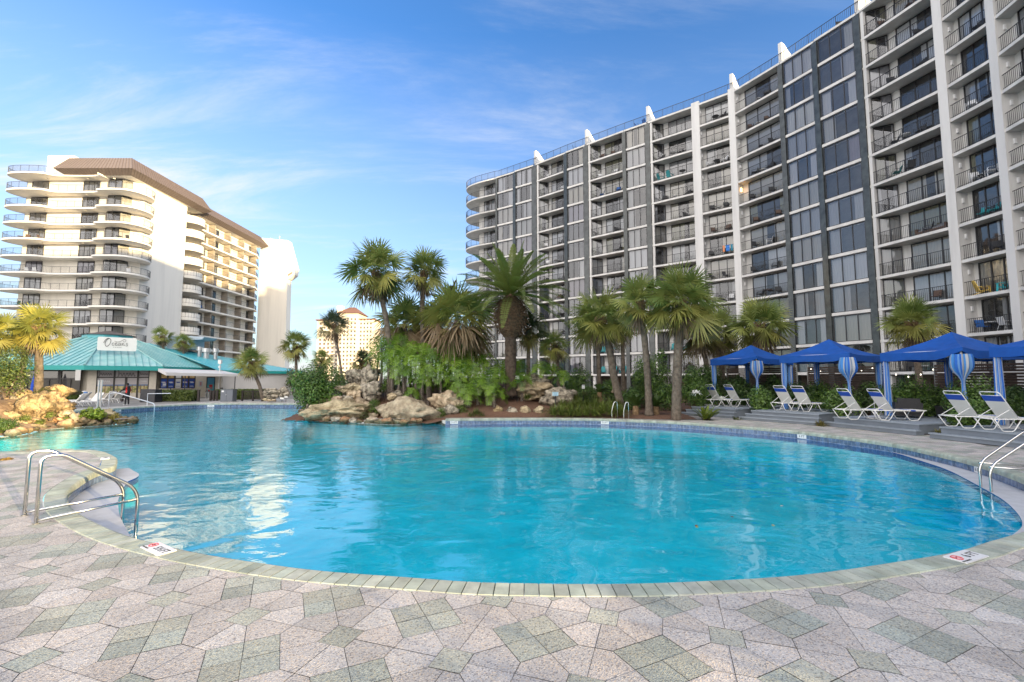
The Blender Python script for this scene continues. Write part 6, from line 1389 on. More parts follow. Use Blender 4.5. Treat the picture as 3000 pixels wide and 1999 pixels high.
b = at_z(318, 1193); t = thing('step_handrail', 'long white handrail sloping down into the far shallow end beside the person', 'handrail', b); e = at_z(452, 1203, WZ) - b; m = MB(); m.tube(bend([(0, 0, 0), (0, 0, .98), (.55, 0, 1.02), tuple(e + UP * .48), tuple(e - UP * .1)], .18), .035, 8); m.build('rail', mat('white_rail', (.66, .68, .72), .35), t, smooth=True)
m = MB(); m.tube([(1.6, 1.5, 0), (1.6, 1.5, .9), (3.2, 1.7, .92)], .03, 6); m.build('second_rail', mat('white_rail', (.66, .68, .72), .35), t)
for i, (x, yt, yb, Y, l) in enumerate(((285, 1117, 1190, 27.4, 'thin white post, the shorter left one of two behind the lime plants'), (292, 1116, 1206, 25.6, 'thin white post, the taller right one of two behind the lime plants'))):
    a, b = at_Y(x, yb, Y), at_Y(x, yt, Y); t = thing('white_post', l, 'post', (a.x, Y, min(a.z, .0) - .05), 0, 'white posts on the spit'); m = MB(); m.tube([(0, 0, 0), (0, 0, b.z - min(a.z, 0) + .05)], .045, 8); m.build('shaft', mat('post_white', (.72, .70, .66), .5), t); m = MB(); m.tube([(0, 0, b.z - min(a.z, 0) + .04), (0, 0, b.z - min(a.z, 0) + .09)], .055, 8); m.build('cap', mat('post_white', (.72, .70, .66), .5), t)
# closed umbrella, blue, by the left windows
b = Vector((-42.9, 41.2, 0)); t = thing('closed_umbrella', 'closed royal blue umbrella behind the sunlit palm trunk', 'umbrella', b); m = MB(); m.tube([(0, 0, 0), (0, 0, 2.5)], .03, 6); m.build('pole', M_FRAME, t); m = MB(); m.tube([(0, 0, .75), (0, 0, 1.2), (0, 0, 2.1), (0, 0, 2.45)], [.16, .2, .12, .03], 10); m.build('folded_canopy', mat('royal_blue', (.01, .06, .42), .8), t)
# ------------------------------------------------------------------ depth markers
M_MK = mat('marker_tile', (.72, .72, .72), .35); M_BK = mat('marker_black', (.012, .012, .012), .5); M_RD = mat('marker_red', (.55, .05, .06), .5)
def marker(label, c, ang, txt, w, d, flat=True, full=True, tilt=None):
    t = thing('depth_marker', label, 'depth marker', (c[0], c[1], .0145 if flat else c[2]), ang, 'pool depth markers'); m = MB()
    if flat:
        m.box((0, 0, 0), (w, d, .012)); m.build('tile', M_MK, t)
        text('lettering', txt, d * .62, M_BK, t, Matrix.Translation((w * (.20 if full else 0), 0, .0075)), .001)
        if full:
            q = MB(); cc = -w * .34; q.tube([(cc + d * .25 * math.cos(R(a)), d * .06 + d * .25 * math.sin(R(a)), .008) for a in range(0, 361, 20)], d * .026, 4); q.tube([(cc - d * .17, d * .06 + d * .17, .008), (cc + d * .17, d * .06 - d * .17, .008)], d * .02, 4); q.build('no_diving_ring', M_RD, t)
            q = MB(); q.tube([(cc - d * .12, d * .02, .0085), (cc + d * .02, d * .10, .0085), (cc + d * .13, d * .14, .0085)], d * .022, 4); q.build('diver_figure', M_BK, t)
            text('no_diving_text', 'NO DIVING', d * .15, M_BK, t, Matrix.Translation((cc, -d * .36, .0075)), .001)
    else:
        m.box((0, 0, 0), (w, .008, d)); m.build('tile', M_MK, t)
        text('lettering', txt, d * .80, M_BK, t, Matrix.Translation((0, -.0065, 0)) @ Matrix.Rotation(R(90), 4, 'X'), .001)
    return t
q0 = at_z(463, 1612); marker('white coping tile reading 5½ FT beside the left handrail', q0, R(-33), '5½FT', .50, .20)
q0 = at_z(2830, 1635); marker('white coping tile reading 6 FT at the near right edge', q0, R(24), '6 FT', .50, .22)
q0 = at_z(308, 1345); marker('small white coping tile at the tip of the paved peninsula', q0, R(-50), '4FT', .36, .18, full=False)
def wall_marker(label, px, txt, w=.34, ref=None):
    P = ref or copA; best = min(range(1, len(P) - 1), key=lambda i: abs((P[i].x / P[i].y) - (px - 1500) / F * .985) + (0 if P[i].y > 9 and P[i].length > (20 if ref is None and px < 2500 else 9) else 50))
    p = P[best]; d = (P[best + 1] - P[best - 1]).normalized(); inn = Vector((-d.y, d.x)); ang = math.atan2(-d.y, -d.x); c = p + inn * .008
    marker(label, (c.x, c.y, -.185), ang, txt, w, .155, flat=False)
wall_marker('pool wall tile reading 5½ FT at the right end of the island rocks', 1330, '5½FT', .40); wall_marker('pool wall tile reading 5½ FT left of the ladder', 1770, '5½FT', .40)
wall_marker('pool wall tile reading 6 FT below the second deck', 2351, '6 FT', .36); wall_marker('pool wall tile reading 6 FT beside the right handrail', 2862, '6 FT', .30)
wall_marker('white tile on the far pool wall below the bar hedge', 612, '4 FT', .5, copB); wall_marker('white tile on the far pool wall left of the long white handrail', 340, '3 FT', .5, copB)
# leaves floating on the water
rw = random.Random(12)
for i, (x, y, l) in enumerate(((1490, 1403, 'dark'), (2040, 1541, 'brown'), (2145, 1515, 'brown'), (2265, 1540, 'yellow'), (2290, 1483, 'pale'), (2042, 1545, 'yellow-green'))):
    c = at_z(x, y, WZ + .006); m = MB(); s = .035 + .02 * rw.random(); a = rw.uniform(0, 6); u, v = Vector((math.cos(a), math.sin(a), 0)) * s, Vector((-math.sin(a), math.cos(a), 0)) * s * .5
    m.hexa([-u, -v, u, v], [-u * .9 + UP * .004, -v * .9 + UP * .007, u * .9 + UP * .004, v * .9 + UP * .007]); o = m.build('floating_leaf', mat('dead_leaf_' + l.replace('-', '_'), {'dark': (.03, .02, .02), 'brown': (.16, .08, .03), 'yellow': (.40, .28, .05), 'pale': (.4, .36, .28), 'yellow-green': (.3, .3, .05)}[l], .6), None); o.location = c
    tag(o, ['dark fallen leaf floating alone in the middle of the pool', 'brown fallen leaf floating in the right half, left one', 'brown fallen leaf floating furthest up in the right half', 'yellow fallen leaf floating right of the brown ones', 'pale fallen leaf floating highest and rightmost', 'yellow-green fallen leaf beside a brown one'][i], 'leaf', 'leaves floating on the pool')
# ------------------------------------------------------------------ decks and cabanas
M_DECK = mat('grey_composite_deck', (.25, .285, .32), .55, var=.10, vscale=2.5); M_RISER = mat('grey_deck_riser', (.17, .195, .225), .6, var=.1, vscale=2); M_DECKL = mat('deck_joint', (.03, .032, .035), .8)  # risers darker than the boards, painting in shade below the step edges
M_BLUE = mat('cabana_blue', (.003, .078, .36), .75, var=.12, vscale=2, transl=.12); M_POST = mat('cabana_white_post', (.62, .62, .60), .5)
def stripe_mat():
    m = bpy.data.materials.new('striped_curtain'); m.use_nodes = True; t_ = m.node_tree; N = t_.nodes; L = t_.links; b_ = N['Principled BSDF']; at = N.new('ShaderNodeAttribute'); at.attribute_name = 'col'; L.new(at.outputs['Color'], b_.inputs['Base Color']); b_.inputs['Roughness'].default_value = .85; return m
M_STRIPE = stripe_mat(); STR = [(.02, .13, .50), (.33, .36, .40), (.05, .22, .55), (.40, .43, .46), (.02, .13, .50), (.12, .28, .55)]
def curtain(parent, x, y, z0, z1, prof, seed, flat=None):
    """gathered cloth round a post: rings of radius prof(t), stripes running down; flat = (dx, dy, thickness) squeezes it"""
    r = random.Random(seed); mb = MB(); mb.usec = True; nA, nZ = 60, 14; base = 0
    for i in range(nZ + 1):
        t_ = i / nZ; rr_ = prof(t_)
        for j in range(nA):
            a = 2 * math.pi * j / nA; q = rr_ * (1 + .16 * math.sin(a * 11 + seed) + .05 * math.sin(a * 23 + t_ * 5)); px_, py_ = math.cos(a) * q, math.sin(a) * q
            if flat: ux, uy, th = flat; u_ = px_; v_ = py_ * th; px_, py_ = u_ * ux - v_ * uy, u_ * uy + v_ * ux
            mb.v.append((x + px_, y + py_, z1 + (z0 - z1) * t_))
    for i in range(nZ):
        for j in range(nA):
            mb.cc = STR[(j // 2) % 6]; q = (j + 1) % nA; mb.face((i * nA + j, i * nA + q, (i + 1) * nA + q, (i + 1) * nA + j))
    return mb.build('curtain', M_STRIPE, parent, smooth=True)
hang = lambda t_: .10 + .05 * t_ ** 2
tied = lambda t_: (.12 - .06 * smooth(.45, .62, t_)) if t_ < .62 else .06 + .07 * smooth(.62, 1, t_)
bundle = lambda t_: (.25 + .07 * math.sin(math.pi * min(1, t_ / .40))) * (1 - .80 * smooth(.26, .50, t_)) + .055 * smooth(.55, .9, t_)
def cabana(label, A, ang, s1, s2, deckz, raised, seed):
    """A = the corner at the upper left; u along the pool towards the camera, v away from the pool"""
    t = thing('cabana', label, 'cabana', (A[0], A[1], deckz), ang, 'blue cabanas on the decks'); H1, H0 = 2.78, 2.44
    # local x = u (towards the camera), local y = v (away from the pool)
    cs = [(0, 0), (s1, 0), (s1, s2), (0, s2)]
    for i, (x, y) in enumerate(cs): m = MB(); m.tube([(x, y, 0), (x, y, H1)], .04, 8); m.build('post', M_POST, t)
    m = MB()
    for i in range(4): (x0, y0), (x1, y1) = cs[i], cs[(i + 1) % 4]; m.tube([(x0, y0, H0 + .1), (x1, y1, H0 + .1)], .025, 6); m.tube([(x0, y0, H1), (x1, y1, H1)], .025, 6)
    m.build('top_frame', M_POST, t)
    m = MB(); o = .14; E_ = [(-o, -o), (s1 + o, -o), (s1 + o, s2 + o), (-o, s2 + o)]; ap = (s1 / 2 + .03 * math.sin(seed * 2), s2 / 2, H1 + .90); N_ = 10
    def lip(i, t2):
        a, b = Vector(E_[i]), Vector(E_[(i + 1) % 4]); p = a.lerp(b, t2); e = H1 + .02 - .05 * math.sin(math.pi * t2); low = H0 + .0 - .02 * math.sin(t2 * 12 + i)
        dc = (p - Vector(E_[1])).length                       # the corner nearest the pool and camera is pushed up over its post
        rise = .26 * max(0, 1 - dc / .75) if raised else .14 * max(0, 1 - dc / .5); return p, e + rise * .35, low + rise * 1.15
    for i in range(4):
        for j in range(N_):
            p0, e0_, l0 = lip(i, j / N_); p1, e1_, l1 = lip(i, (j + 1) / N_)
            for q in range(5):
                a_, b_ = q / 5, (q + 1) / 5; sag = lambda x_: -.10 * math.sin(math.pi * x_)
                P00 = (p0.x + (ap[0] - p0.x) * a_, p0.y + (ap[1] - p0.y) * a_, e0_ + (ap[2] - e0_) * a_ + sag(a_)); P10 = (p1.x + (ap[0] - p1.x) * a_, p1.y + (ap[1] - p1.y) * a_, e1_ + (ap[2] - e1_) * a_ + sag(a_)); P11 = (p1.x + (ap[0] - p1.x) * b_, p1.y + (ap[1] - p1.y) * b_, e1_ + (ap[2] - e1_) * b_ + sag(b_)); P01 = (p0.x + (ap[0] - p0.x) * b_, p0.y + (ap[1] - p0.y) * b_, e0_ + (ap[2] - e0_) * b_ + sag(b_))
                m.poly([P00, P10, P11] if q == 4 else [P00, P10, P11, P01])
            m.poly([(p0.x, p0.y, l0), (p1.x, p1.y, l1), (p1.x, p1.y, e1_), (p0.x, p0.y, e0_)])
    m.build('canopy', M_BLUE, t)
    curtain(t, 0, 0, .03, H0 + .2, hang if seed in (3, 4) else tied, seed); wst = (0, .05, -.04, .02, .06)[seed]; curtain(t, s1, 0, .25, H0 + .18, (lambda q: bundle(min(1, q * (1 + wst) + .01 * seed)) * (1 + .05 * math.sin(seed * 3 + q * 7))), seed + 10); curtain(t, 0, s2, .05, H0 + .2, tied, seed + 20); curtain(t, s1, s2, .05, H0 + .2, tied, seed + 30)
    return t
# every deck: u runs along its front edge towards the camera, v away from the pool
def deck(label, c0, c1, dv, steps, seed):
    a, b = Vector(c0), Vector(c1); u = (b - a).normalized(); L = (b - a).length; ang = math.atan2(u.y, u.x); t = thing('deck_platform', label, 'deck', (a.x, a.y, 0), ang, 'stepped grey decks along the pool')
    # in this frame +y points away from the pool
    nst = len(steps); prev = 0
    for i, z in enumerate(steps):
        sb = .36 * i; m = MB(); top_ = (i == nst - 1); y1 = dv if top_ else sb + .40; m.box((L / 2 , (sb + y1) / 2, z / 2 - .01), (L - (.0 if i == 0 else .24 * i), y1 - sb, z - .04))
        m.build('step_body' if not top_ else 'platform_body', M_RISER, t)
        w = .138; n = int((y1 - sb) / w)
        m = MB()
        for q in range(n): m.box((L / 2, sb - .045 + (q + .5) * w, z - .02), (L + .05 - .24 * i, w - .008, .045))
        m.build('deck_boards', M_DECK, t)
    m = MB(); m.box((L / 2, .5, .02), (L - .2, .9, .04)); m.build('plinth', M_DECKL, t); return t, u, a, ang
DK = []
for lb, c0, c1, stp in (('first stepped grey deck, furthest from the camera, beside the largest palm', (9.7, 26.6), (11.35, 23.85), (.15, .30, .45)), ('second stepped grey deck from the far end, with three steps', (11.5, 23.35), (13.5, 20.4), (.15, .30, .45)), ('third stepped grey deck, in front of the third cabana', (13.75, 20.3), (14.7, 16.85), (.19, .40)), ('nearest stepped grey deck, running out of the picture on the right', (14.6, 16.2), (15.7, 11.6), (.19, .40))):
    DK.append((deck(lb, c0, c1, 7.2, stp, 0), stp[-1]))
def loc(di, u_, v_): (t, u, a, ang), z = DK[di]; vv = Vector((-u.y, u.x)); return a + u * u_ + vv * v_
def cab(di, A, seed, label, s1, s2, raised): (t, u, a, ang), z = DK[di]; return cabana(label, A, ang, s1, s2, z, raised, seed)
cab(0, (12.6, 28.6), 1, 'furthest blue cabana, its far side lost behind the dark bush', 2.75, 3.5, True)
cab(1, (14.3, 24.1), 2, 'second blue cabana from the far end, its front flap hanging straight', 2.9, 3.8, False)
cab(2, (16.75, 20.5), 3, 'third blue cabana with its front flap rolled up showing the frame', 2.8, 3.9, True)
cab(3, (17.35, 16.35), 4, 'nearest blue cabana, cut off by the right edge of the picture', 2.9, 3.8, False)
# loungers
M_LW = mat('lounger_frame', (.76, .76, .73), .4); M_STRAP = mat('cream_strap', (.75, .74, .69), .6); M_SB = mat('blue_strap', (.012, .08, .46), .6)
def lounger():
    t = thing('sun_lounger', 'x', 'sun lounger', (0, 0, 0)); W = .34; hz = .40; hinge = .72; bk = .86; ba = R(58)       # head at -x; total length about 1.95
    fb = Vector((hinge - .98, 0, hz)); top_ = fb + Vector((-math.cos(ba) * bk, 0, math.sin(ba) * bk))
    m = MB()
    for s in (-1, 1):
        m.tube(bend([(-.98, s * W, hz), (.96, s * W, hz)], .05), .017, 6)
    m.tube([(-.98, -W, hz), (-.98, W, hz)], .017, 6); m.tube([(.96, -W, hz), (.96, W, hz)], .017, 6); m.build('seat_frame', M_LW, t, smooth=True)
    for s in (-1, 1):
        for x0 in (-.98, .12):
            m = MB(); m.tube(bend([(x0, s * W, hz), (x0 + .24, s * (W - .02), .017), (x0 + .56, s * (W - .02), .017), (x0 + .80, s * W, hz)], .07), .016, 6); m.build('leg', M_LW, t, smooth=True)
    m = MB(); d = (top_ - fb).normalized(); m.tube(bend([fb + Vector((0, -W, 0)), top_ + d * .14 + Vector((0, -W, 0)), top_ + d * .14 + Vector((0, W, 0)), fb + Vector((0, W, 0))], .09), .017, 6); m.tube([top_ + Vector((0, -W, 0)), top_ + Vector((0, W, 0))], .014, 6); m.build('back_frame', M_LW, t, smooth=True)
    for s in (-1, 1): m = MB(); m.tube([fb + d * .36 + Vector((0, s * (W - .05), 0)), (-.95, s * (W - .05), hz)], .012, 5); m.build('prop', M_LW, t)
    sm = MB(); nn = Vector((-d.z, 0, d.x)); bm2 = MB(); bm3 = MB()
    for i in range(16):
        p = fb + d * (.03 + bk * .97 * (i + .5) / 16); tgt = bm2 if i >= 12 else sm; hw = .024; c_ = [p + d * -hw, p + d * hw]
        tgt.hexa([c_[0] + Vector((0, -W, 0)) + nn * .02, c_[1] + Vector((0, -W, 0)) + nn * .02, c_[1] + Vector((0, W, 0)) + nn * .02, c_[0] + Vector((0, W, 0)) + nn * .02], [c_[0] + Vector((0, -W, 0)) - nn * .02, c_[1] + Vector((0, -W, 0)) - nn * .02, c_[1] + Vector((0, W, 0)) - nn * .02, c_[0] + Vector((0, W, 0)) - nn * .02])
    for i in range(21):
        x = fb.x + .04 + i * .059; tgt = bm3 if i in (11, 12, 13) else sm; tgt.box((x, 0, hz), (.047, 2 * W + .045, .042))
    sm.build('straps', M_STRAP, t); bm2.build('blue_head_straps', M_SB, t); bm3.build('blue_seat_straps', M_SB, t); return t
LG = lounger(); spots = []
lab = ['left lounger of the furthest pair on the first deck', 'right lounger of the furthest pair on the first deck', 'left lounger of the pair on the second deck', 'right lounger of the pair on the second deck', 'left lounger of the pair on the third deck', 'right lounger of the pair on the third deck', 'left lounger of the nearest pair on the fourth deck', 'right lounger of the nearest pair, cut off by the picture edge']
pos = [(2085, 1191, .45), (2140, 1192.5, .45), (2292, 1203.5, .45), (2345, 1206.5, .45), (2500, 1229, .40), (2592, 1231.5, .40), (2838, 1254, .40), (2955, 1264, .40)]
for i, ((x, y, z), l) in enumerate(zip(pos, lab)):
    c = at_z(x + 28, y, z); o = LG if i == 0 else copy_tree(LG); o.location = c; a_ = DK[i // 2][0][3] + R(90) + R(-6); o.rotation_euler = (0, 0, a_ - R(12)); o['label'] = 'white strap ' + l; o['group'] = 'strap loungers on the decks'
# small side tables with a white umbrella stub, one between each pair
for i, (x, y, z, l) in enumerate(((2068, 1191, .45, 'first'), (2293, 1203, .45, 'second'), (2556, 1228, .40, 'third'), (2945, 1258, .40, 'fourth'))):
    c = at_z(x + 8, y - 3, z); t = thing('umbrella_base', 'white round umbrella base with a bare pole between the loungers of the %s deck' % l, 'umbrella base', c, 0, 'umbrella bases on the decks'); m = MB(); m.tube([(0, 0, 0), (0, 0, .07), (0, 0, .09)], [.27, .27, .10], 18); m.build('base', mat('base_white', (.6, .6, .62), .5), t); m = MB(); m.tube([(0, 0, .08), (0, 0, 1.0)], .02, 8); m.build('pole', M_STEEL, t); m = MB(); m.tube([(0, 0, .08), (0, 0, .35)], .035, 8); m.build('sleeve', mat('base_white', (.6, .6, .62), .5), t)
# dark wicker chairs and boxes inside the cabanas
M_WICK = mat('dark_wicker', (.022, .022, .024), .6, var=.3, vscale=60, bump=.5, bscale=120)
ch = thing('wicker_chair', 'dark wicker lounge chair in the third cabana, behind the right lounger', 'chair', (0, 0, 0), 0, 'dark wicker chairs in the cabanas')
for nm, c_, d_2 in (('seat', (0, 0, .25), (.75, .75, .34)), ('backrest', (0, .36, .52), (.75, .12, .62)), ('armrest', (-.40, .02, .36), (.11, .78, .56)), ('armrest', (.40, .02, .36), (.11, .78, .56))): m = MB(); m.box(c_, d_2); m.build(nm, M_WICK, ch)
for i, (x, y, di, l) in enumerate(((2655, 1226, 2, ''), (2345, 1195, 1, 'dark wicker lounge chair in the second cabana, behind the right lounger'), (2136, 1187, 0, 'dark wicker lounge chair in the furthest cabana'))):
    c = at_z(x, y, DK[di][1]); o = ch if i == 0 else copy_tree(ch); o.location = (c.x + .4, c.y + .4, DK[di][1]); o.rotation_euler = (0, 0, R(150))
    if l: o['label'] = l
for i, (x, y, di, l) in enumerate(((2421, 1198, 1, 'small black planter cube under the second cabana'), (2766, 1226, 2, 'small black planter cube under the third cabana'))):
    c = at_z(x, y, DK[di][1]); t = thing('planter_cube', l, 'planter', (c.x, c.y, DK[di][1]), R(20), 'black planter cubes'); m = MB(); m.hexa([(-.17, -.17, 0), (.17, -.17, 0), (.17, .17, 0), (-.17, .17, 0)], [(-.19, -.19, .48), (.19, -.19, .48), (.19, .19, .48), (-.19, .19, .48)]); m.build('box', mat('planter_black', (.012, .012, .014), .5), t); m = MB(); m.box((0, 0, .49), (.42, .42, .04)); m.build('rim', mat('planter_black', (.012, .012, .014), .5), t)
# slatted wooden screens behind the cabanas
M_SLATW = mat('dark_screen_wood', (.055, .035, .025), .7, var=.3, vscale=4)
def screen(label, a, b, z0=.2, h=2.6):
    a, b = Vector(a), Vector(b); d = b - a; L = d.length; t = thing('slat_screen', label, 'screen', ((a.x + b.x) / 2, (a.y + b.y) / 2, 0), math.atan2(d.y, d.x), 'slatted screens behind the cabanas'); m = MB(); n = int(h / .135)
    for i in range(n): m.box((0, 0, z0 + (i + .5) * .135), (L, .025, .100))
    m.build('slats', M_SLATW, t); k_ = max(2, int(L / 2.0))
    for i in range(k_ + 1): m = MB(); m.box((-L / 2 + L * i / k_, .06, (z0 + h) / 2 + .05), (.09, .09, z0 + h + .1)); m.build('post', mat('grey_post', (.26, .27, .26), .6), t)
screen('dark slatted wooden screen behind the furthest cabana', (14.9, 31.8), (17.6, 28.4)); screen('dark slatted wooden screen behind the second cabana', (18.0, 27.9), (20.2, 24.6)); screen('dark slatted wooden screen behind the third cabana', (21.2, 23.0), (22.2, 18.6)); screen('dark slatted wooden screen behind the nearest cabana', (22.4, 17.8), (22.9, 13.0))
# string of small bulbs between the cabanas
bs = thing('string_lights', 'string of small white bulbs hanging behind the second and third cabanas', 'string lights', (20, 26, 2.0)); m = MB(); P0, P1 = Vector((-1.6, 2.2, .7)), Vector((2.2, -2.6, .7)); pts = [P0.lerp(P1, t) - UP * (.5 * math.sin(math.pi * t * 2) ** 2) for t in [i / 24 for i in range(25)]]; m.tube(pts, .006, 3); m.build('wire', M_FRAME, bs); m = MB()
for i in range(0, 25, 2): m.tube([pts[i] - UP * .01, pts[i] - UP * .05, pts[i] - UP * .08], [.015, .035, .012], 6)
m.build('bulbs', emit('bulb_glow', (1, .9, .75), 1.6), bs)
# plain white loungers across the pool beside the person
def sling(loc_, rz, label, first=[None]):
    if first[0] is None:
        t = thing('sling_lounger', label, 'sun lounger', loc_, rz, 'white loungers across the pool'); first[0] = t; m = MB()
        for s in (-.33, .33): m.tube([(-.95, s, .32), (.95, s, .32)], .02, 6)
        m.build('frame', M_LW, t); m = MB(); m.box((.25, 0, .35), (1.3, .64, .03)); m.build('seat_sling', mat('white_sling', (.75, .73, .68), .6), t)
        m = MB(); m.hexa([(-.38, -.32, .36), (-.38, .32, .36), (-.42, .32, .34), (-.42, -.32, .34)], [(-.84, -.32, .98), (-.84, .32, .98), (-.88, .32, .96), (-.88, -.32, .96)]); m.build('back_sling', mat('white_sling', (.75, .73, .68), .6), t)
        for s in (-.33, .33):
            for x in (-.7, -.2, .3, .8): m = MB(); m.tube([(x, s, .32), (x - .18, s, 0)], .016, 5); m.build('leg', M_LW, t)
        return t
    return dup(first[0], loc_, rz, label)
for (x, y, rz, l) in ((205, 1192, R(200), 'white lounger seen from the side behind the sunlit rocks'), (258, 1191, R(262), 'white lounger with its back towards the camera beside the white posts'), (222, 1186, R(205), 'white lounger between the two others, half hidden'), (330, 1180, R(175), 'flat lounger behind the two white posts'), (300, 1181, R(180), 'flat lounger left of the person, furthest back')):
    sling(at_z(x, y), rz, l)
t = thing('towel_bin', 'small blue and white bundle on a chair before the glass doors', 'bundle', at_z(246, 1178) + UP * .75); m = MB(); vs_, fs = ico(2); m.v = [(v.x * .26, v.y * .2, v.z * .16) for v in vs_]
for f in fs: m.face(f)
m.build('blue_cloth', mat('blue_cloth', (.03, .16, .45), .8), t); m = MB(); m.v = [(v.x * .24 - .02, v.y * .2, v.z * .07 + .14) for v in vs_]
for f in fs: m.face(f)
m.build('white_cloth', mat('white_cloth', (.6, .6, .6), .8), t); m = MB(); m.box((0, 0, -.45), (.45, .45, .6)); m.build('stand', M_LW, t)
# ================================================================== THINGS ON THE BALCONIES
def pchair(name, label, m_seat, m_frame, wood=False):
    t = thing(name, label, 'chair', (0, 0, 0)); f = MB()
    if wood:      # broad slatted garden chair
        m = MB(); m.hexa([(-.28, -.30, .30), (.28, -.30, .30), (.28, .22, .22), (-.28, .22, .22)], [(-.28, -.30, .34), (.28, -.30, .34), (.28, .22, .26), (-.28, .22, .26)]); m.build('seat', m_seat, t)
        m = MB(); m.hexa([(-.28, .18, .24), (.28, .18, .24), (.28, .22, .24), (-.28, .22, .24)], [(-.24, .42, .95), (.24, .42, .95), (.24, .46, .95), (-.24, .46, .95)]); m.hexa([(-.24, .42, .95), (.24, .42, .95), (.24, .46, .95), (-.24, .46, .95)], [(-.10, .45, 1.05), (.10, .45, 1.05), (.10, .49, 1.05), (-.10, .49, 1.05)]); m.build('backrest', m_seat, t)
        for s in (-1, 1):
            m = MB(); m.box((s * .34, -.02, .54), (.13, .66, .03)); m.build('armrest', m_seat, t); m = MB(); m.hexa([(s * .34 - .02, -.34, 0), (s * .34 + .02, -.34, 0), (s * .34 + .02, -.24, 0), (s * .34 - .02, -.24, 0)], [(s * .34 - .02, -.30, .52), (s * .34 + .02, -.30, .52), (s * .34 + .02, -.20, .52), (s * .34 - .02, -.20, .52)]); m.build('leg', m_seat, t)
            m = MB(); m.hexa([(s * .30 - .02, .50, 0), (s * .30 + .02, .50, 0), (s * .30 + .02, .58, 0), (s * .30 - .02, .58, 0)], [(s * .30 - .02, -.24, .26), (s * .30 + .02, -.24, .26), (s * .30 + .02, -.16, .30), (s * .30 - .02, -.16, .30)]); m.build('leg', m_seat, t)
        return t
    m = MB(); m.box((0, 0, .42), (.52, .50, .035)); m.build('seat', m_seat, t); m = MB(); m.hexa([(-.25, .22, .44), (.25, .22, .44), (.25, .25, .44), (-.25, .25, .44)], [(-.25, .36, .95), (.25, .36, .95), (.25, .39, .95), (-.25, .39, .95)]); m.build('backrest', m_seat, t)
    for s in (-1, 1):
        m = MB(); m.tube([(s * .28, -.26, 0), (s * .28, -.26, .62), (s * .28, -.16, .66), (s * .28, .28, .66), (s * .28, .30, .6)], .018, 4); m.build('arm_frame', m_frame, t); m = MB(); m.tube([(s * .28, .34, 0), (s * .27, .22, .44), (s * .27, .38, .97)], .018, 4); m.build('back_frame', m_frame, t)
    return t
def ptable(name, label, m_top, r_=.38, h=.7):
    t = thing(name, label, 'table', (0, 0, 0)); m = MB(); m.tube([(0, 0, h - .02), (0, 0, h + .02)], r_, 16); m.build('tabletop', m_top, t)
    for i in range(3): a = i * 2.094; m = MB(); m.tube([(math.cos(a) * r_ * .8, math.sin(a) * r_ * .8, 0), (math.cos(a) * .05, math.sin(a) * .05, h * .55), (math.cos(a) * r_ * .75, math.sin(a) * r_ * .75, h - .02)], .016, 4); m.build('leg', M_FRAME, t)
    return t
MF = {'dark': mat('dark_sling', (.03, .032, .036), .7), 'teal': mat('teal_paint', (.01, .28, .31), .5), 'white': mat('white_plastic', (.66, .67, .68), .5), 'brown': mat('brown_weave', (.11, .065, .045), .7), 'blue': mat('blue_sling', (.02, .12, .40), .7), 'yellow': mat('yellow_paint', (.66, .45, .09), .5), 'green': mat('green_sling', (.01, .14, .13), .7)}
PROT = {}; used_ = {}
def put(kind, col, loc_, rz, label, group):
    key = (kind, col)
    if key not in PROT:
        o = {'chair': lambda: pchair('patio_chair', label, MF[col], MF['white'] if col == 'white' else MF['dark']), 'garden': lambda: pchair('garden_chair', label, MF[col], MF[col], True), 'table': lambda: ptable('patio_table', label, MF[col]), 'low': lambda: ptable('side_table', label, MF[col], .24, .45)}[kind]()
        PROT[key] = o
    else: o = copy_tree(PROT[key])
    o.location = loc_; o.rotation_euler = (0, 0, rz); o['label'] = label; o['group'] = group; return o
ORD = ['top', 'second', 'third', 'fourth', 'fifth', 'sixth', 'seventh', 'eighth', 'ninth', 'tenth', 'eleventh', 'twelfth']
BN = {2: 'leftmost balcony column', 4: 'second balcony column from left', 6: 'third balcony column from left', 7: 'narrow column of white piers', 8: 'column left of the glass bays', 11: 'column right of the glass bays', 12: 'column between right-hand white piers', 13: 'column at the right edge'}
rf = random.Random(19); KN = {'chair': 'sling chair', 'garden': 'slatted garden chair', 'table': 'round table', 'low': 'low side table'}
CW = {'dark': 'dark', 'teal': 'teal', 'white': 'white', 'brown': 'brown', 'blue': 'blue', 'yellow': 'yellow', 'green': 'dark green'}
def bput(bi, n, frac, w, kind, col, rz, where):
    b = bays[bi][1]; w *= .55 if bays[bi][0] == 'L' else .78; q = b.p(b.L * frac, w, zn(n)); ang = math.atan2(b.u.y, b.u.x)
    flr = ('top balcony' if n == 0 else ORD[n] + ' balcony from top') if n < 11 else 'lowest balcony'
    put(kind, col, q, ang + rz, '%s %s%s, %s, %s' % (CW[col], KN[kind], where, flr, BN[bi]), 'furniture on the apartment balconies')
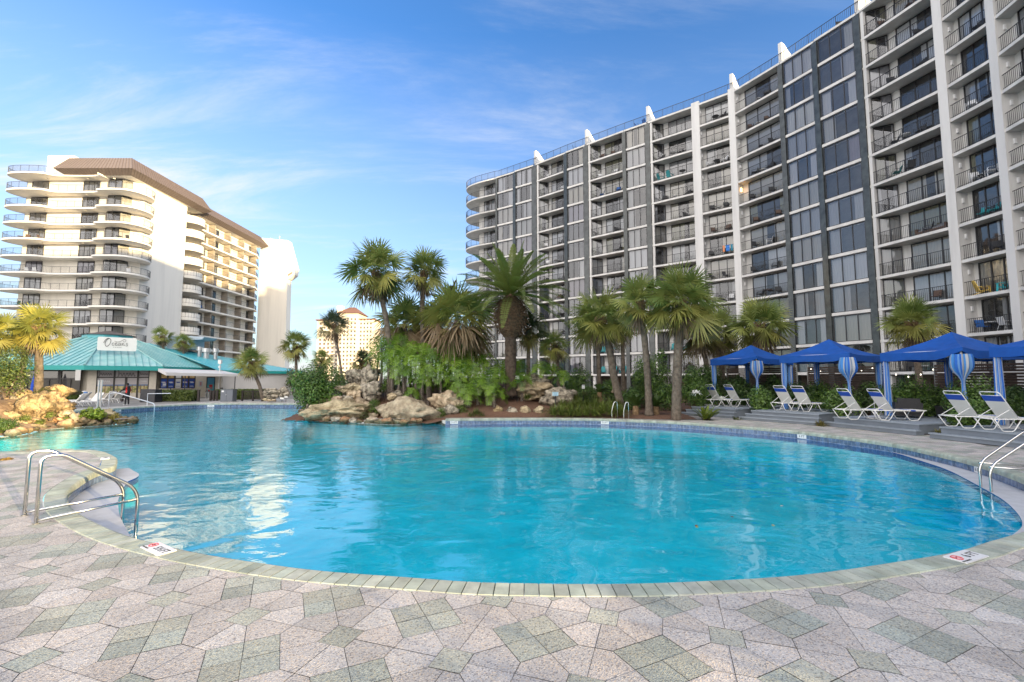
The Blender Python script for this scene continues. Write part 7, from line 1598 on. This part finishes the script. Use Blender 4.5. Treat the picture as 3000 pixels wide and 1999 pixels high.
fixed = {(12, 9): [(.30, .75, 'garden', 'yellow', 2.6, ''), (.80, .75, 'garden', 'teal', -1.3, '')], (12, 10): [(.45, .8, 'table', 'white', 0, ''), (.72, .9, 'chair', 'white', 2.9, ' right of table'), (.25, .7, 'chair', 'blue', 1.2, '')], (6, 2): [(.2, .7, 'garden', 'teal', 2.4, ' at left'), (.42, .7, 'garden', 'teal', 2.9, ' at right'), (.72, .8, 'table', 'dark', 0, '')], (8, 9): [(.25, .7, 'garden', 'teal', .3, ' at left'), (.7, .9, 'garden', 'teal', 2.6, ' at right')], (11, 5): [(.34, .6, 'chair', 'green', -.7, ''), (.52, .7, 'chair', 'dark', -2.2, '')],
         (12, 7): [(.42, 1.0, 'chair', 'teal', .2, ' at left'), (.65, 1.0, 'chair', 'teal', -.2, ' at right')], (12, 4): [(.4, .8, 'chair', 'white', .5, ''), (.8, .9, 'chair', 'dark', 0, '')], (8, 6): [(.3, .7, 'chair', 'dark', 1.2, ''), (.6, .8, 'chair', 'white', -1, '')], (2, 5): [(.3, .7, 'chair', 'white', .4, ''), (.6, .8, 'table', 'white', 0, '')], (2, 4): [(.25, .7, 'chair', 'white', .6, ''), (.75, .8, 'chair', 'dark', -.6, '')], (6, 10): [(.4, .7, 'garden', 'teal', .3, ' at left'), (.7, .7, 'garden', 'teal', -.3, ' at right')], (4, 10): [(.3, .7, 'garden', 'teal', .3, ''), (.6, .7, 'table', 'teal', 0, '')], (4, 11): [(.3, .7, 'garden', 'teal', .5, ' at left'), (.6, .7, 'garden', 'teal', 0, ' midway'), (.85, .7, 'garden', 'teal', -.4, ' at right')]}
for (bi, n, b) in BALC:
    if bi == 13 and n < 3: continue
    if (bi, n) in fixed: L_ = fixed[(bi, n)]
    else:
        if rf.random() < .22: continue
        c = rf.choices(['dark', 'brown', 'white', 'blue'], [7, 3, 2, 1])[0]; L_ = [(rf.uniform(.2, .36), rf.uniform(.6, 1.0), 'chair', c, rf.uniform(-1.2, 1.2), ' at left'), (rf.uniform(.66, .84), rf.uniform(.6, 1.0), 'chair', c, rf.uniform(-1.2, 1.2), ' at right')]
        if rf.random() < .55: L_.append((rf.uniform(.46, .54), .9, rf.choice(['table', 'low']), rf.choice(['dark', 'dark', 'white', 'brown']), 0, ''))
        if rf.random() < .3: L_ = L_[1:]; L_[0] = L_[0][:5] + ('',)
    for (fr, w, kd, c, rz, wh) in L_: bput(bi, n, fr, w, kd, c, rz, wh)
# towels drying over one rail
b = bays[7][1]
for i, (f0, f1, c, l) in enumerate(((.64, .70, (.62, .24, .12), 'orange towel'), (.74, .86, (.03, .14, .42), 'blue patterned towel'), (.90, .96, (.03, .20, .30), 'narrow blue towel'))):
    m = MB(); m.usec = True
    for q in range(8):
        z0, z1 = zn(6) + .35 + q * .09, zn(6) + .35 + (q + 1) * .09; v = 1.6 if (i == 1 and q in (2, 5)) else 1; m.cc = tuple(min(.7, x * v) for x in c); b.box(m, b.L * f0, b.L * f1, .0, .03, z0, z1)
    tag(m.build('towel', mat('towel_cloth', (1, 1, 1), .9, attr=True)), l + ' hanging over the rail of the seventh balcony between the white piers', 'towel', 'towels on a balcony rail')
# rooftop chairs and sofa
bput_roof = [(3, .3, 1.0, 'dark', 'dark roof-deck chair by the rail between second and third roof fins'), (5, .5, .9, 'blue', 'blue roof-deck chair by the rail between third and fourth roof fins'), (5, .9, .9, 'blue', 'second blue roof-deck chair, nearer the fourth roof fin'), (10, .4, 1.2, 'dark', 'dark roof-deck chair beside the nearest roof fin')]
for bi, fr, w, c, l in bput_roof: b = bays[bi][1]; put('chair', c, b.p(b.L * fr, w, ZR), rf.uniform(0, 3), l, 'chairs on the roof deck')
b = bays[11][1]; q = b.p(b.L * .72, .9, zn(7)); t = thing('patio_sofa', 'grey cushioned brown wicker sofa on the eighth balcony right of the glass bays', 'sofa', q, math.atan2(b.u.y, b.u.x))
for nm, c_, d_2, mm in (('base', (0, 0, .2), (1.9, .7, .3), 'brown'), ('backrest', (0, .30, .5), (1.9, .14, .5), 'dark'), ('cushion', (0, -.03, .41), (1.7, .55, .12), 'dark'), ('armrest', (.97, 0, .35), (.12, .72, .55), 'brown'), ('armrest', (-.97, 0, .35), (.12, .72, .55), 'brown')): m = MB(); m.box(c_, d_2); m.build(nm, mat('grey_cushion', (.17, .18, .20), .9) if mm == 'dark' else MF['brown'], t)
# tower balconies on the left: a few chairs catching the sun
for i, (n, x, y, kd, c, l) in enumerate(((3, -79.4, 72.3, 'table', 'brown', 'wooden round table'), (3, -78.3, 72.4, 'chair', 'brown', 'brown chair left of first door'), (3, -76.2, 72.3, 'chair', 'brown', 'brown chair right of first door'), (3, -63.4, 72.2, 'table', 'dark', 'dark round table on the right lobe'), (3, -62.3, 72.8, 'chair', 'dark', 'dark chair on the right lobe'), (5, -78.8, 72.2, 'table', 'white', 'white round table'), (5, -77.8, 72.4, 'chair', 'white', 'white chair right of the table'), (5, -76.6, 72.4, 'chair', 'white', 'white chair nearest the door'), (5, -62.0, 73.0, 'chair', 'white', 'white chair on the right lobe'), (7, -79.0, 72.2, 'chair', 'teal', 'teal chair by the left rail'), (7, -77.6, 72.4, 'chair', 'teal', 'teal chair by the first door'), (8, -79.8, 72.0, 'garden', 'blue', 'blue garden chair, leftmost'), (8, -78.6, 72.2, 'garden', 'blue', 'blue garden chair, middle'), (8, -77.4, 72.3, 'garden', 'blue', 'blue garden chair, right'), (8, -67.6, 72.6, 'low', 'dark', 'dark side table by the bay window'), (9, -68.9, 72.5, 'chair', 'dark', 'dark chair before the second door'), (9, -67.6, 72.5, 'chair', 'white', 'white chair left of the bay window'), (9, -65.1, 71.9, 'chair', 'white', 'white chair before the bay window'), (9, -61.5, 73.0, 'chair', 'dark', 'dark chair at the rounded end'), (4, -78.5, 72.2, 'low', 'white', 'white side table'))):
    put(kd, c, (x, y, zn(n)), rf.uniform(0, 6), l + ', ' + ORD[n] + ' tower balcony from the top', 'furniture on the tower balconies')
b = GW; put('chair', 'blue', (-63.9, 93.2, zn(6)), 1.0, 'blue chair on the seventh gallery from the top of the tower wing', 'furniture on the tower balconies')
# ================================================================== unseen bushes added behind the camera to break the last sunbeam into patches on the deck
for i, (kx, hh) in enumerate(((-2.3, 1.15), (-.9, 1.0), (.7, 1.2), (2.2, 1.05), (3.8, 1.2))):
    r = random.Random(400 + i); c = Vector((8.3 + .64 * kx, -4.6 + .77 * kx, 0)); t = thing('dapple_bush', 'unseen bush added behind the camera for dappled shade, number %s of the row' % ORD[i + 1], 'shrub', c, 0, 'unseen bushes added for dappled shade'); mb = MB(); mb.usec = True
    for q in range(150):
        p = Vector((r.gauss(0, .45), r.gauss(0, .45), hh * (.25 + .75 * r.random()))); u = Vector((r.uniform(-1, 1), r.uniform(-1, 1), r.uniform(-1, 1))).normalized(); v = u.orthogonal().normalized(); s = r.uniform(.06, .13); mb.cc = gcol(r, *GS); mb.poly([p - u * s, p + v * s * .6, p + u * s, p - v * s * .6])
    mb.build('foliage', M_FOL, t); sb = MB()
    for q in range(5): a = q * 1.25; sb.tube([(0, 0, -.05), (math.cos(a) * .3, math.sin(a) * .3, hh * .8)], [.03, .01], 4)
    sb.build('stem', M_TWIG, t)
